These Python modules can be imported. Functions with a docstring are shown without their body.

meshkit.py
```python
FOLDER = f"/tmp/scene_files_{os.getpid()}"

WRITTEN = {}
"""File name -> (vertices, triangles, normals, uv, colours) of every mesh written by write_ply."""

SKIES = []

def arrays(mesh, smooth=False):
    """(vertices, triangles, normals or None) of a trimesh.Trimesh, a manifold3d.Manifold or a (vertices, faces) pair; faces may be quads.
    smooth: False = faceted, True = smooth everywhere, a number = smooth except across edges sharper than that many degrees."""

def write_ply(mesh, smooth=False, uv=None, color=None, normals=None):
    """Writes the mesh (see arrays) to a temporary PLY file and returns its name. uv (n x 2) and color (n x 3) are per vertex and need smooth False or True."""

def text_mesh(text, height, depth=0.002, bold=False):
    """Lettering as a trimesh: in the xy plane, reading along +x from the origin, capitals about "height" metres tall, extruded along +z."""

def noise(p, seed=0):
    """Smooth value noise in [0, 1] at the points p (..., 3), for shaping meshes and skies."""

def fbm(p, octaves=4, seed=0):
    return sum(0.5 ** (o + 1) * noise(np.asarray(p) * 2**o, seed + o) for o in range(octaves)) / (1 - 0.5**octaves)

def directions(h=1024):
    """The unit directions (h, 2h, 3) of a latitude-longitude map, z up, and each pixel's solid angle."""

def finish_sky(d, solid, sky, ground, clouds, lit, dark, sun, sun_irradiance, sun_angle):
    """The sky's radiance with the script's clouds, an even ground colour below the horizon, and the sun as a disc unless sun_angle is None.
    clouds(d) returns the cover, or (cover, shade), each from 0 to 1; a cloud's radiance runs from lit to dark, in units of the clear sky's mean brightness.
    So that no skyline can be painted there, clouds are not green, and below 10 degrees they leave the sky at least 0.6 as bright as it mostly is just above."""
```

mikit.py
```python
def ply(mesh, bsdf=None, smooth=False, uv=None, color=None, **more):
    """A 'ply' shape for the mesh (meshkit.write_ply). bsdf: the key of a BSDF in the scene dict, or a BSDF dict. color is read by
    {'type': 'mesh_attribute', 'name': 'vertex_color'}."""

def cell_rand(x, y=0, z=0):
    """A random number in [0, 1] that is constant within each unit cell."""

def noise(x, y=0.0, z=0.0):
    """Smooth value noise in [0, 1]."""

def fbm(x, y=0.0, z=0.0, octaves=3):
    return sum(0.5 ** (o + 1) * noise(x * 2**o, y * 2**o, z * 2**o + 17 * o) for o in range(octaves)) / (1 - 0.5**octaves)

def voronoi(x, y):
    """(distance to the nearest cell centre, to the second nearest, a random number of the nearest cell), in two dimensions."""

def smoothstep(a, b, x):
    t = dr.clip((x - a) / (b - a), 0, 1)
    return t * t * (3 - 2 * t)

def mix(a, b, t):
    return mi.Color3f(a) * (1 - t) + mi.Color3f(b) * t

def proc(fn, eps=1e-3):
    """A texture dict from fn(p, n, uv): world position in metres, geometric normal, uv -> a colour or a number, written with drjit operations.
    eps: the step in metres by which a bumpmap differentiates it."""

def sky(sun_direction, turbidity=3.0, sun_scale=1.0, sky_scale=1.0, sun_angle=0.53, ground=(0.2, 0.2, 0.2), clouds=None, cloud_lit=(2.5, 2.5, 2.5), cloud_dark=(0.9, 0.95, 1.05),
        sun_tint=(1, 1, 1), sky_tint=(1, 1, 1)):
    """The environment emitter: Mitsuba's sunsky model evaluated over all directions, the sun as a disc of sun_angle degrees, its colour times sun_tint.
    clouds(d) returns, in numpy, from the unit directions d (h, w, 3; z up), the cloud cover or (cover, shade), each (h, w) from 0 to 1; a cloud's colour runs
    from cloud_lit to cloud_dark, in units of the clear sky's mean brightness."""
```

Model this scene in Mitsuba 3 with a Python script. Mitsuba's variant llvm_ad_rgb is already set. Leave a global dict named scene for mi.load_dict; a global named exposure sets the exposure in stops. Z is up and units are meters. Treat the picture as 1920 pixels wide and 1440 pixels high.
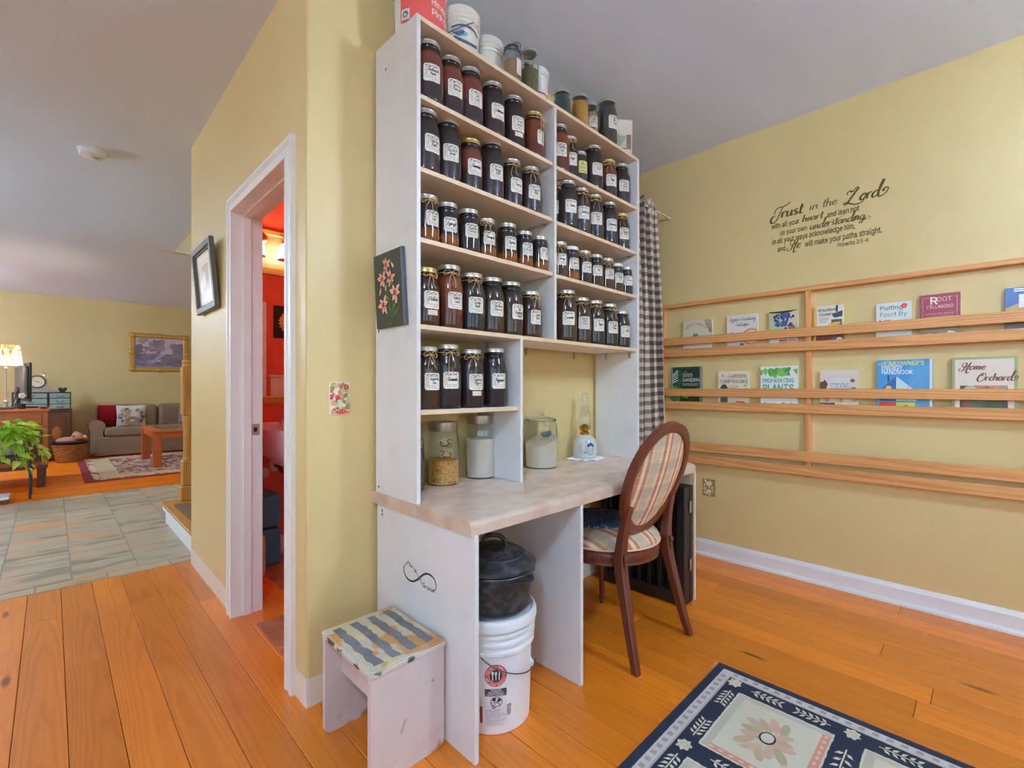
import math, random
import numpy as np
import trimesh
import drjit as dr
import mitsuba as mi
import mikit, meshkit
from shapely.geometry import Polygon, Point, LineString, box as sbox
from shapely import affinity
from shapely.ops import unary_union

T = mi.ScalarTransform4f
scene, labels = {}, {}
PI = math.pi
rng = random.Random(7)

# ------------------------------------------------------------------ camera, sky, exposure
EYE = 1.14                       # eye height in metres
YAW = math.radians(45.41)        # direction of view, from +x towards +y
scene['camera'] = {
    'type': 'perspective', 'fov': 2 * math.degrees(math.atan(960 / 876.4)), 'fov_axis': 'x',
    'principal_point_offset_y': -7.5 / 1440, 'near_clip': 0.02, 'far_clip': 200.0,
    'to_world': T().look_at(origin=[0, 0, EYE], target=[math.cos(YAW), math.sin(YAW), EYE], up=[0, 0, 1])}
scene['sky'] = mikit.sky([0.35, 0.62, 0.7], turbidity=4.0, sun_scale=0.0, sky_scale=8.5, ground=(0.25, 0.24, 0.22), sky_tint=(.92, 1.0, .92))
exposure = 0.95
LAMP_KITCHEN, LAMP_HALL, LAMP_LIVING, LAMP_TABLE, LAMP_VANITY = 60.0, 36.0, 78.0, 12.0, 13.0
LAMP_TINT = (.73, 1.0, 1.38)

# ------------------------------------------------------------------ colour and material helpers
def S(r, g, b):
    """sRGB 0-255 to linear reflectance."""
    c = np.array([r, g, b], float) / 255
    return [float(x) for x in np.where(c <= 0.04045, c / 12.92, ((c + 0.055) / 1.055) ** 2.4)]

def rgb(c):
    return {'type': 'rgb', 'value': [float(x) for x in c]}

def mat(name, base, rough=0.5, spec=0.5, metal=0.0, clear=0.0, sheen=0.0, bump=None, bscale=1.0):
    tex = base if isinstance(base, dict) else rgb(base)
    d = {'type': 'principled', 'base_color': tex, 'roughness': rough, 'specular': spec, 'metallic': metal}
    if clear: d['clearcoat'] = clear; d['clearcoat_gloss'] = 0.9
    if sheen: d['sheen'] = sheen
    if bump is not None:
        d = {'type': 'bumpmap', 'arbitrary': bump, 'scale': bscale, 'bsdf': d}
    scene[name] = {'type': 'twosided', 'bsdf': d}
    return name

VC = {'type': 'mesh_attribute', 'name': 'vertex_color'}
mat('print_matte', VC, 0.75, 0.3)
mat('print_satin', VC, 0.35, 0.5)
mat('jar_glass', VC, 0.03, 0.45, clear=0.2)
def wall_tex(base):
    b = S(*base)
    def fn(p, n, uv):
        v = mikit.fbm(p.x * 1.7, p.y * 1.7, p.z * 1.7)
        return mi.Color3f(b) * (0.97 + 0.06 * v)
    return mikit.proc(fn)
WALL = (216, 192, 133)
mat('wall_yellow', wall_tex(WALL), 0.42, 0.4)
mat('wall_coral', S(226, 104, 76), 0.5, 0.4)
mat('ceiling_white', wall_tex((208, 217, 227)), 0.85, 0.2)
mat('trim_white', S(230, 228, 223), 0.35, 0.5)
def board_fn(p, n, uv):
    v = mikit.fbm(p.x * 30, p.y * 30, p.z * 4)
    w = mikit.smoothstep(0.62, 0.8, mikit.fbm(p.x * 9 + 3, p.y * 9, p.z * 9))
    return mi.Color3f(S(223, 223, 222)) * (0.97 + 0.05 * v - 0.05 * w)
mat('board_white', mikit.proc(board_fn), 0.4, 0.45)
def shelf_fn(p, n, uv):
    v = mikit.fbm(p.x * 4, p.y * 40, p.z * 30)
    return mikit.mix(S(218, 204, 192), S(228, 218, 207), v)
mat('shelf_white', mikit.proc(shelf_fn), 0.45, 0.4)
def edge_fn(p, n, uv):
    v = mikit.fbm(p.x * 6, p.y * 30, p.z * 6)
    return mikit.mix(S(222, 196, 160), S(232, 214, 184), v)
mat('shelf_edge', mikit.proc(edge_fn), 0.5, 0.35)
mat('steel', S(190, 190, 188), 0.28, 0.5, metal=1.0)
mat('steel_dark', S(92, 92, 92), 0.4, 0.5, metal=0.7)
mat('lid_silver', S(205, 204, 198), 0.3, 0.5, metal=0.85)
mat('lid_gold', S(214, 190, 120), 0.3, 0.5, metal=0.85)
mat('lid_white', S(226, 224, 214), 0.35, 0.5)
mat('brass', S(196, 150, 70), 0.25, 0.5, metal=1.0)
mat('gold_frame', S(206, 158, 84), 0.4, 0.5, metal=0.5)
mat('black_iron', S(34, 34, 35), 0.42, 0.5)
mat('black_plastic', S(24, 24, 26), 0.4, 0.5)
mat('black_wood', S(22, 20, 21), 0.45, 0.5)
mat('twine', S(206, 164, 104), 0.85, 0.2)
mat('plastic_white', S(230, 231, 233), 0.32, 0.5)
mat('plastic_cream', S(226, 222, 208), 0.35, 0.5)
mat('ceramic_white', S(236, 237, 238), 0.12, 0.6, clear=0.4)
mat('dark_gap', S(52, 36, 24), 0.9, 0.2)
mat('grout', S(150, 140, 124), 0.9, 0.2)
scene['solid_glass'] = {'type': 'dielectric', 'int_ior': 1.5}
scene['mirror_glass'] = {'type': 'twosided', 'bsdf': {'type': 'conductor', 'material': 'Ag'}}

# wood: uv.x = 10*k + metres across, uv.y = metres along (k = number of the board)
def wood_fn(light, dark, tone=0.16, ring=3.0, freq=55.0, knots=True, con=0.40):
    lt, dk = S(*light), S(*dark)
    def fn(p, n, uv):
        k = dr.floor(uv.x / 10)
        a, b = uv.x - 10 * k, uv.y
        r1, r2 = mikit.cell_rand(k, 3), mikit.cell_rand(k, 7)
        c = a - 0.02 - 0.09 * r1
        f = c * c * 260 + b * 0.55 + 1.1 * mikit.noise(b * 1.3, a * 9, k) + 0.25 * mikit.noise(b * 5, a * 60, k + 5)
        s = 0.5 + 0.5 * dr.sin(f * ring * 6.283)
        s = s * s
        fine = mikit.noise(a * freq * 8, b * 5, k)
        tn = 1 + tone * (r2 - 0.5) * 2 + 0.12 * (mikit.noise(a * 6, b * 1.1, k + 9) - 0.5)
        col = mikit.mix(lt, dk, con * s + 0.20 * fine) * tn
        if knots:
            d1, d2, q = mikit.voronoi(a * 3 + k * 3.7, b * 0.75)
            kn = dr.select(q > 0.72, mikit.smoothstep(0.055, 0.015, d1), 0.0)
            col = col * (1 - 0.72 * kn)
        return col
    return mikit.proc(fn)
mat('floor_pine', wood_fn((224, 128, 32), (184, 88, 12), ring=2.2, con=0.24), 0.33, 0.5, clear=0.2)
mat('floor_far', wood_fn((246, 130, 14), (214, 92, 6)), 0.5, 0.3)
mat('rail_pine', wood_fn((222, 160, 96), (178, 108, 54), 0.05, 2.0, 40.0, False), 0.42, 0.4)
mat('oak_gold', wood_fn((196, 138, 66), (150, 92, 34), 0.03, 2.0, 40.0, False), 0.35, 0.5)
mat('cherry', wood_fn((204, 104, 42), (158, 66, 22), 0.04, 2.0, 40.0, False), 0.3, 0.5, clear=0.3)
mat('walnut', wood_fn((98, 58, 34), (52, 28, 16), 0.05, 2.0, 40.0, False), 0.35, 0.5)
mat('mahogany', S(92, 40, 24), 0.28, 0.5, clear=0.35)
def slate_fn(p, n, uv):
    k = dr.floor(uv.x / 10)
    a, b = uv.x - 10 * k, uv.y
    r1, r2 = mikit.cell_rand(k, 1), mikit.cell_rand(k, 2)
    v = mikit.fbm(a * 4 + k, b * 11 + k * 3, k, 3)
    w = mikit.fbm(a * 2.2 + 2 * k, b * 7, k + 31, 3)
    col = mikit.mix(S(190, 172, 146), S(168, 156, 132), v)
    col = mikit.mix(col, S(206, 152, 104), mikit.smoothstep(0.5, 0.72, w) * (0.25 + 0.75 * r1))
    col = mikit.mix(col, S(136, 128, 110), mikit.smoothstep(0.55, 0.75, v) * r2)
    return col
mat('slate', mikit.proc(slate_fn), 0.42, 0.35)
def bath_tile_fn(p, n, uv):
    v = mikit.fbm(p.x * 14, p.y * 14, 0, 4)
    return mikit.mix(S(150, 92, 58), S(186, 124, 84), v)
mat('bath_tile', mikit.proc(bath_tile_fn), 0.45, 0.4)
def lam_fn(p, n, uv):
    v = mikit.fbm(p.x * 9 + 2, p.y * 15, p.z * 9, 4)
    w = mikit.fbm(p.x * 26, p.y * 40, p.z * 26, 3)
    return mikit.mix(S(196, 166, 146), S(212, 192, 174), mikit.smoothstep(0.25, 0.75, 0.7 * v + 0.3 * w))
mat('laminate', mikit.proc(lam_fn), 0.3, 0.5)

# ------------------------------------------------------------------ mesh helpers
def join(*ms):
    ms = [m for x in ms for m in (x if isinstance(x, (list, tuple)) else [x])]
    return trimesh.util.concatenate(ms)

def bx(x0, x1, y0, y1, z0, z1, c=0.0):
    """A box, its edges chamfered by c."""
    if c <= 0:
        m = trimesh.creation.box((x1 - x0, y1 - y0, z1 - z0))
        m.apply_translation(((x0 + x1) / 2, (y0 + y1) / 2, (z0 + z1) / 2))
        return m
    c = min(c, 0.49 * min(x1 - x0, y1 - y0, z1 - z0))
    pts = []
    for X, sx in ((x0, 1), (x1, -1)):
        for Y, sy in ((y0, 1), (y1, -1)):
            for Z, sz in ((z0, 1), (z1, -1)):
                pts += [(X, Y + sy * c, Z + sz * c), (X + sx * c, Y, Z + sz * c), (X + sx * c, Y + sy * c, Z)]
    return trimesh.convex.convex_hull(np.array(pts))

def rbx(x0, x1, y0, y1, z0, z1, r, n=3):
    """A box with rounded edges (hull of eight spheres)."""
    s = trimesh.creation.icosphere(subdivisions=n - 1, radius=r)
    r = min(r, 0.499 * min(x1 - x0, y1 - y0, z1 - z0))
    s.apply_scale(r / s.bounds[1][0])
    p = [s.vertices + np.array([X, Y, Z]) for X in (x0 + r, x1 - r) for Y in (y0 + r, y1 - r) for Z in (z0 + r, z1 - r)]
    return trimesh.convex.convex_hull(np.vstack(p))

def lathe(prof, n=48, centre=(0, 0, 0)):
    prof = np.array(prof, float)
    a = np.arange(n) * 2 * PI / n
    v = np.stack([np.outer(prof[:, 0], np.cos(a)), np.outer(prof[:, 0], np.sin(a)), np.repeat(prof[:, 1:2], n, 1)], -1).reshape(-1, 3) + np.array(centre)
    f = []
    for i in range(len(prof) - 1):
        j = np.arange(n); k = (j + 1) % n
        A, B, C, D = i * n + j, i * n + k, (i + 1) * n + k, (i + 1) * n + j
        if prof[i, 0] > 1e-9: f.append(np.stack([A, B, C], 1))
        if prof[i + 1, 0] > 1e-9: f.append(np.stack([A, C, D], 1))
    return trimesh.Trimesh(v, np.vstack(f), process=False)

def smooth_pts(p, k=6, closed=False):
    """Catmull-Rom through the points."""
    p = np.array(p, float)
    if len(p) < 3: return p
    q = np.vstack([p[-1], p, p[0], p[1]]) if closed else np.vstack([2 * p[0] - p[1], p, 2 * p[-1] - p[-2]])
    out = []
    for i in range(1, len(q) - 2):
        a, b, c, d = q[i - 1], q[i], q[i + 1], q[i + 2]
        for t in np.arange(k) / k:
            out.append(0.5 * (2 * b + (c - a) * t + (2 * a - 5 * b + 4 * c - d) * t * t + (3 * b - a - 3 * c + d) * t ** 3))
    if not closed: out.append(p[-1])
    return np.array(out)

def sweep(pts, section, closed=False, up=(0, 0, 1), scale=None):
    """A section (m x 2) carried along pts; section x lies along 'side', y along 'up-ish' axis."""
    p = np.array(pts, float); m = len(section); n = len(p)
    if closed:
        t = np.roll(p, -1, 0) - np.roll(p, 1, 0)
    else:
        t = np.gradient(p, axis=0)
    t /= np.linalg.norm(t, axis=1, keepdims=True) + 1e-12
    up = np.array(up, float)
    v = []
    sec = np.array(section, float)
    for i in range(n):
        s = np.cross(t[i], up)
        if np.linalg.norm(s) < 1e-3: s = np.cross(t[i], [0.31, 0.95, 0.1])
        s /= np.linalg.norm(s); u = np.cross(s, t[i])
        sc = 1.0 if scale is None else scale[i]
        v.append(p[i] + (sec[:, :1] * sc) * s + (sec[:, 1:] * sc) * u)
    v = np.vstack(v)
    f = []
    for i in range(n if closed else n - 1):
        a, b = i * m, ((i + 1) % n) * m
        j = np.arange(m); k = (j + 1) % m
        f += [np.stack([a + j, a + k, b + k], 1), np.stack([a + j, b + k, b + j], 1)]
    if not closed:
        for base, flip in ((0, True), ((n - 1) * m, False)):
            j = np.arange(1, m - 1)
            c = np.stack([base + 0 * j, base + j, base + j + 1], 1)
            f.append(c[:, ::-1] if flip else c)
    return trimesh.Trimesh(v, np.vstack(f), process=False)

def ring_sec(r, n=8):
    a = np.arange(n) * 2 * PI / n
    return np.stack([r * np.cos(a), r * np.sin(a)], 1)

def tube(pts, r, n=8, closed=False, scale=None):
    p = np.array(pts, float)
    up = (0.123, 0.234, 0.964)
    return sweep(p, ring_sec(r, n), closed, up, scale)

def extr(poly, h):
    return trimesh.creation.extrude_polygon(poly, h, engine='earcut')

def put(m, loc=(0, 0, 0), rz=0.0, rx=0.0, ry=0.0, s=1.0):
    m = m.copy()
    M = trimesh.transformations.euler_matrix(rx, ry, rz, 'sxyz')
    M[:3, :3] *= s
    M[:3, 3] = loc
    m.apply_transform(M)
    return m

def frame(m, o, ex, ey, ez):
    """Local x, y, z axes of the mesh onto ex, ey, ez at o."""
    m = m.copy(); M = np.eye(4)
    M[:3, 0], M[:3, 1], M[:3, 2], M[:3, 3] = ex, ey, ez, o
    m.apply_transform(M)
    if np.linalg.det(M[:3, :3]) < 0: m.invert()
    return m

def wood_uv(m, along, k, across=None):
    """uv for wood: metres along one axis, the other axes folded into 'across'."""
    v = np.array(m.vertices)
    ax = [i for i in range(3) if i != along]
    a = v[:, ax[0]] - v[:, ax[0]].min() + v[:, ax[1]] - v[:, ax[1]].min()
    return np.stack([10 * k + np.clip(a, 0, 9.9), v[:, along] + 7.3 * k], 1)

# ------------------------------------------------------------------ scene helpers
count = {}
def key(name):
    k = count.get(name, 0); count[name] = k + 1
    return name if k == 0 else f'{name}_{k:03d}'

def tag(k, label, cat, group=None, kind=None):
    d = {'label': label, 'category': cat}
    if group: d['group'] = group
    if kind: d['kind'] = kind
    labels[k] = d

def thing(name, label, cat, group=None):
    k = key(name); tag(k, label, cat, group)
    return k

def shape(mesh, bsdf, smooth=False, uv=None, color=None):
    if uv is not None or color is not None: smooth = bool(smooth)
    return mikit.ply(mesh, bsdf, smooth=smooth, uv=uv, color=color)

def add(parent, name, mesh, bsdf, smooth=False, uv=None, color=None, label=None, world=None, kind=None):
    """A part of a thing (or of a part); a ready shape dict may come in place of the mesh."""
    k = key(f'{parent}__{name}')
    d = mesh if isinstance(mesh, dict) else shape(mesh, bsdf, smooth, uv, color)
    scene[k] = {**d, 'to_world': world} if world is not None else d
    if label or kind:
        labels[k] = {}
        if label: labels[k]['label'] = label
        if kind: labels[k]['kind'] = kind
    return k

def one(name, mesh, bsdf, label, cat, group=None, smooth=False, uv=None, color=None, kind=None):
    k = key(name)
    scene[k] = shape(mesh, bsdf, smooth, uv, color)
    tag(k, label, cat, group, kind)
    return k

def struct(name, mesh, bsdf, smooth=False, uv=None, label=None):
    k = key(name)
    if mesh is not None: scene[k] = shape(mesh, bsdf, smooth, uv)
    labels[k] = {'kind': 'structure'}
    if label: labels[k]['label'] = label
    return k

# ------------------------------------------------------------------ flat print and lettering
class Print:
    """Coloured flat shapes in layers: one mesh with colours at its vertices."""
    def __init__(s, eps=0.0003):
        s.v, s.f, s.c, s.n, s.eps = [], [], [], 0, eps
    def tri(s, v2, f, col, layer):
        v2 = np.asarray(v2, float)
        if len(v2) == 0 or len(f) == 0: return
        s.v.append(np.column_stack([v2, np.full(len(v2), layer * s.eps)]))
        s.f.append(np.asarray(f) + s.n); s.n += len(v2)
        s.c.append(np.tile(S(*col), (len(v2), 1)))
    def poly(s, shp, col, layer=0, strip=None):
        for g in getattr(shp, 'geoms', [shp]):
            if g.is_empty or g.geom_type != 'Polygon' or g.area < 1e-12: continue
            if strip:
                x0, y0, x1, y1 = g.bounds
                for i in range(int(math.ceil((x1 - x0) / strip))):
                    s.poly(g.intersection(sbox(x0 + i * strip, y0 - 1, x0 + (i + 1) * strip, y1 + 1)), col, layer)
                continue
            v, f = trimesh.creation.triangulate_polygon(g, engine='earcut')
            s.tri(v, f, col, layer)
    def rect(s, x0, y0, x1, y1, col, layer=0, strip=None):
        s.poly(sbox(x0, y0, x1, y1), col, layer, strip)
    def disc(s, x, y, r, col, layer=0, ry=None, rot=0, n=6):
        s.poly(affinity.translate(affinity.rotate(affinity.scale(Point(0, 0).buffer(1, n), r, ry or r), rot, origin=(0, 0)), x, y), col, layer)
    def line(s, pts, w, col, layer=0):
        p = np.asarray(pts, float)
        if len(p) < 2: return
        t = np.gradient(p, axis=0); t /= np.linalg.norm(t, axis=1, keepdims=True) + 1e-12
        nrm = np.stack([-t[:, 1], t[:, 0]], 1)
        ww = (np.asarray(w) * np.ones(len(p)))[:, None] / 2
        v = np.vstack([p + nrm * ww, p - nrm * ww]); n = len(p); i = np.arange(n - 1)
        s.tri(v, np.vstack([np.stack([i, i + n, i + n + 1], 1), np.stack([i, i + n + 1, i + 1], 1)]), col, layer)
    def text(s, txt, x, y, h, col, layer=1, align='l', shear=0.0, bold=False, width=None, rot=0.0):
        m = meshkit.text_mesh(txt, h, 0.001, bold)
        up = m.face_normals[:, 2] > 0.5
        v = np.array(m.vertices)[:, :2]; f = np.array(m.faces)[up]
        used = np.unique(f); remap = np.zeros(len(v), int); remap[used] = np.arange(len(used)); v, f = v[used], remap[f]
        w = v[:, 0].max()
        if width: v[:, 0] *= width / w; w = width
        v[:, 0] += shear * v[:, 1]
        v[:, 0] -= {'l': 0, 'c': w / 2, 'r': w}[align]
        if rot: c, q = math.cos(rot), math.sin(rot); v = v @ np.array([[c, q], [-q, c]])
        s.tri(v + [x, y], f, col, layer)
    def script(s, txt, x, y, h, col, layer=1, align='l', shear=0.25, pen=0.1, width=None, k=1, contrast=0.0, rot=0.0, caps=None):
        """Handwriting from strokes; h = x-height."""
        out, cx = [], 0.0
        for ch in txt:
            st, adv = (caps or {}).get(ch) or GLYPH.get(ch, ([], 0.6))
            for g in st: out.append(np.array(g, float) + [cx, 0])
            cx += adv
        sc = np.array([(width / cx) if width else h, h])
        for g in out:
            if k > 1: g = smooth_pts(g, k)
            g = g * sc; g[:, 0] += shear * g[:, 1] - {'l': 0, 'c': cx * sc[0] / 2, 'r': cx * sc[0]}[align]
            d = np.gradient(g, axis=0); d /= np.linalg.norm(d, axis=1, keepdims=True) + 1e-12
            w = pen * h * (1 + contrast * np.clip(-d[:, 1], 0, 1) ** 1.5)
            if rot: c, q = math.cos(rot), math.sin(rot); g = g @ np.array([[c, q], [-q, c]])
            s.line(g + [x, y], w, col, layer)
        return cx * sc[0]
    def mesh(s, fn):
        v, f, c = np.vstack(s.v), np.vstack(s.f), np.vstack(s.c)
        v3 = fn(v)
        return trimesh.Trimesh(v3, f, process=False), c

def on_plane(o, ex, ey):
    o, ex, ey = (np.array(a, float) for a in (o, ex, ey)); en = np.cross(ex, ey); en /= np.linalg.norm(en)
    return lambda v: o + v[:, :1] * ex + v[:, 1:2] * ey + v[:, 2:] * en

def on_cyl(c, R, a0, z0):
    """Wrap around a vertical cylinder: a0 = angle of u = 0, seen from outside u runs to the right."""
    def fn(v):
        a = a0 + v[:, 0] / R
        return np.stack([c[0] + (R + v[:, 2]) * np.cos(a), c[1] + (R + v[:, 2]) * np.sin(a), z0 + v[:, 1]], 1)
    return fn

GLYPH = {
 'a': ([[(.75,.9),(.45,1),(.12,.65),(.12,.25),(.35,0),(.6,.2),(.75,.9),(.75,.25),(.9,0),(1.05,.15)]], .98),
 'b': ([[(.1,2),(.1,.1),(.4,0),(.7,.35),(.65,.8),(.4,1),(.12,.7)]], .85),
 'c': ([[(.7,.8),(.45,1),(.12,.6),(.2,.15),(.5,0),(.8,.2)]], .78),
 'd': ([[(.75,.9),(.4,1),(.1,.6),(.15,.15),(.4,0),(.65,.25),(.8,2),(.75,.3),(.85,0),(1.0,.12)]], .98),
 'e': ([[(.1,.45),(.5,.55),(.7,.8),(.45,1),(.12,.6),(.2,.12),(.5,0),(.8,.25)]], .78),
 'f': ([[(.8,1.8),(.6,2),(.4,1.6),(.3,0),(.2,-.8)], [(.1,1),(.7,1)]], .65),
 'g': ([[(.75,.9),(.4,1),(.1,.6),(.15,.15),(.4,0),(.7,.3),(.75,.95),(.7,-.6),(.4,-1),(.1,-.8),(.5,-.2),(.95,.2)]], .92),
 'h': ([[(.1,2),(.1,0)], [(.1,.6),(.4,1),(.65,.8),(.65,.2),(.8,0),(.92,.12)]], .9),
 'i': ([[(.15,1),(.15,.2),(.3,0),(.42,.12)], [(.15,1.4),(.17,1.55)]], .42),
 'j': ([[(.3,1),(.3,-.6),(.1,-1),(-.1,-.8)]], .42),
 'k': ([[(.1,2),(.1,0)], [(.65,1),(.15,.5),(.7,0)]], .78),
 'l': ([[(.15,2),(.12,.2),(.3,0),(.42,.12)]], .42),
 'm': ([[(.1,1),(.1,0)], [(.1,.7),(.35,1),(.5,.8),(.5,0)], [(.5,.7),(.75,1),(.92,.8),(.92,.15),(1.1,0)]], 1.2),
 'n': ([[(.1,1),(.1,0)], [(.1,.65),(.4,1),(.62,.8),(.62,.2),(.78,0),(.9,.12)]], .9),
 'o': ([[(.45,1),(.1,.6),(.15,.15),(.42,0),(.72,.4),(.65,.85),(.45,1),(.9,.85)]], .86),
 'p': ([[(.1,1),(.05,-1)], [(.1,.7),(.4,1),(.7,.65),(.6,.1),(.35,0),(.1,.2)]], .82),
 'q': ([[(.7,.9),(.4,1),(.1,.6),(.15,.15),(.4,0),(.7,.3)], [(.72,1),(.7,-1)]], .85),
 'r': ([[(.1,1),(.12,0)], [(.12,.6),(.35,.98),(.6,.92)]], .70),
 's': ([[(.65,.85),(.4,1),(.15,.78),(.35,.52),(.6,.28),(.4,0),(.08,.12)]], .7),
 't': ([[(.3,1.7),(.25,.2),(.42,0),(.58,.12)], [(.02,1.1),(.6,1.15)]], .58),
 'u': ([[(.1,1),(.1,.25),(.3,0),(.55,.2),(.65,1),(.65,.2),(.8,0),(.9,.12)]], .9),
 'v': ([[(.05,1),(.35,0),(.7,1)]], .74), 'w': ([[(.05,1),(.3,0),(.5,.8),(.75,0),(1.0,1)]], 1.05),
 'x': ([[(.05,1),(.65,0)], [(.65,1),(.05,0)]], .7),
 'y': ([[(.1,1),(.15,.3),(.4,.05),(.65,.4)], [(.7,1),(.6,-.5),(.3,-1),(.05,-.75),(.5,-.1),(.9,.2)]], .82),
 'z': ([[(.05,1),(.65,1),(.05,0),(.7,0)]], .72),
 'A': ([[(0,0),(.5,1.9),(1,0)], [(.2,.7),(.8,.7)]], 1.1),
 'B': ([[(.1,0),(.1,1.9),(.7,1.7),(.65,1.1),(.15,1),(.8,.85),(.85,.2),(.1,0)]], 1),
 'C': ([[(.95,1.6),(.6,1.9),(.15,1.4),(.1,.6),(.4,0),(.95,.3)]], 1.05),
 'D': ([[(.1,0),(.1,1.9),(.8,1.5),(.95,.8),(.6,.1),(.1,0)]], 1.1),
 'E': ([[(.9,1.9),(.1,1.9),(.1,0),(.9,0)], [(.1,1),(.7,1)]], 1),
 'F': ([[(.9,1.9),(.1,1.9),(.1,0)], [(.1,1),(.7,1)]], .9),
 'G': ([[(.95,1.6),(.6,1.9),(.15,1.4),(.1,.6),(.4,0),(.9,.2),(.95,.85),(.55,.85)]], 1.1),
 'H': ([[(.1,1.9),(.1,0)], [(.9,1.9),(.9,0)], [(.1,1),(.9,1)]], 1.05),
 'L': ([[(.1,1.9),(.1,0),(.85,0)]], .9), 'M': ([[(.05,0),(.2,1.9),(.6,.5),(1,1.9),(1.15,0)]], 1.25),
 'N': ([[(.1,0),(.1,1.9),(.9,0),(.9,1.9)]], 1.05),
 'O': ([[(.5,1.9),(.1,1.2),(.15,.4),(.5,0),(.95,.5),(.9,1.4),(.5,1.9)]], 1.1),
 'P': ([[(.1,0),(.1,1.9),(.75,1.75),(.8,1.2),(.1,.95)]], .9),
 'R': ([[(.1,0),(.1,1.9),(.75,1.75),(.75,1.15),(.15,.95),(.9,0)]], 1),
 'S': ([[(.8,1.65),(.45,1.9),(.12,1.5),(.5,1),(.85,.5),(.45,0),(.05,.25)]], .95),
 'T': ([[(.5,1.9),(.5,0)], [(0,1.9),(1,1.9)]], 1), 'U': ([[(.1,1.9),(.1,.4),(.5,0),(.9,.4),(.9,1.9)]], 1.05),
 'V': ([[(0,1.9),(.5,0),(1,1.9)]], 1), 'W': ([[(0,1.9),(.35,0),(.65,1.3),(.95,0),(1.3,1.9)]], 1.35),
 ',': ([[(.2,.1),(.05,-.4)]], .4),
 'Y': ([[(0,1.9),(.5,1)], [(1,1.9),(.4,0)]], .95)}
# ------------------------------------------------------------------ the setting
CEIL, HALL = 2.77, 2.69
XB, YA, XL, YW = 3.195, 1.695, 0.645, 10.95     # right wall, shelf wall, door wall, far wall
XW, YS = -2.3, -3.2                             # left wall and wall behind the camera

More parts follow.
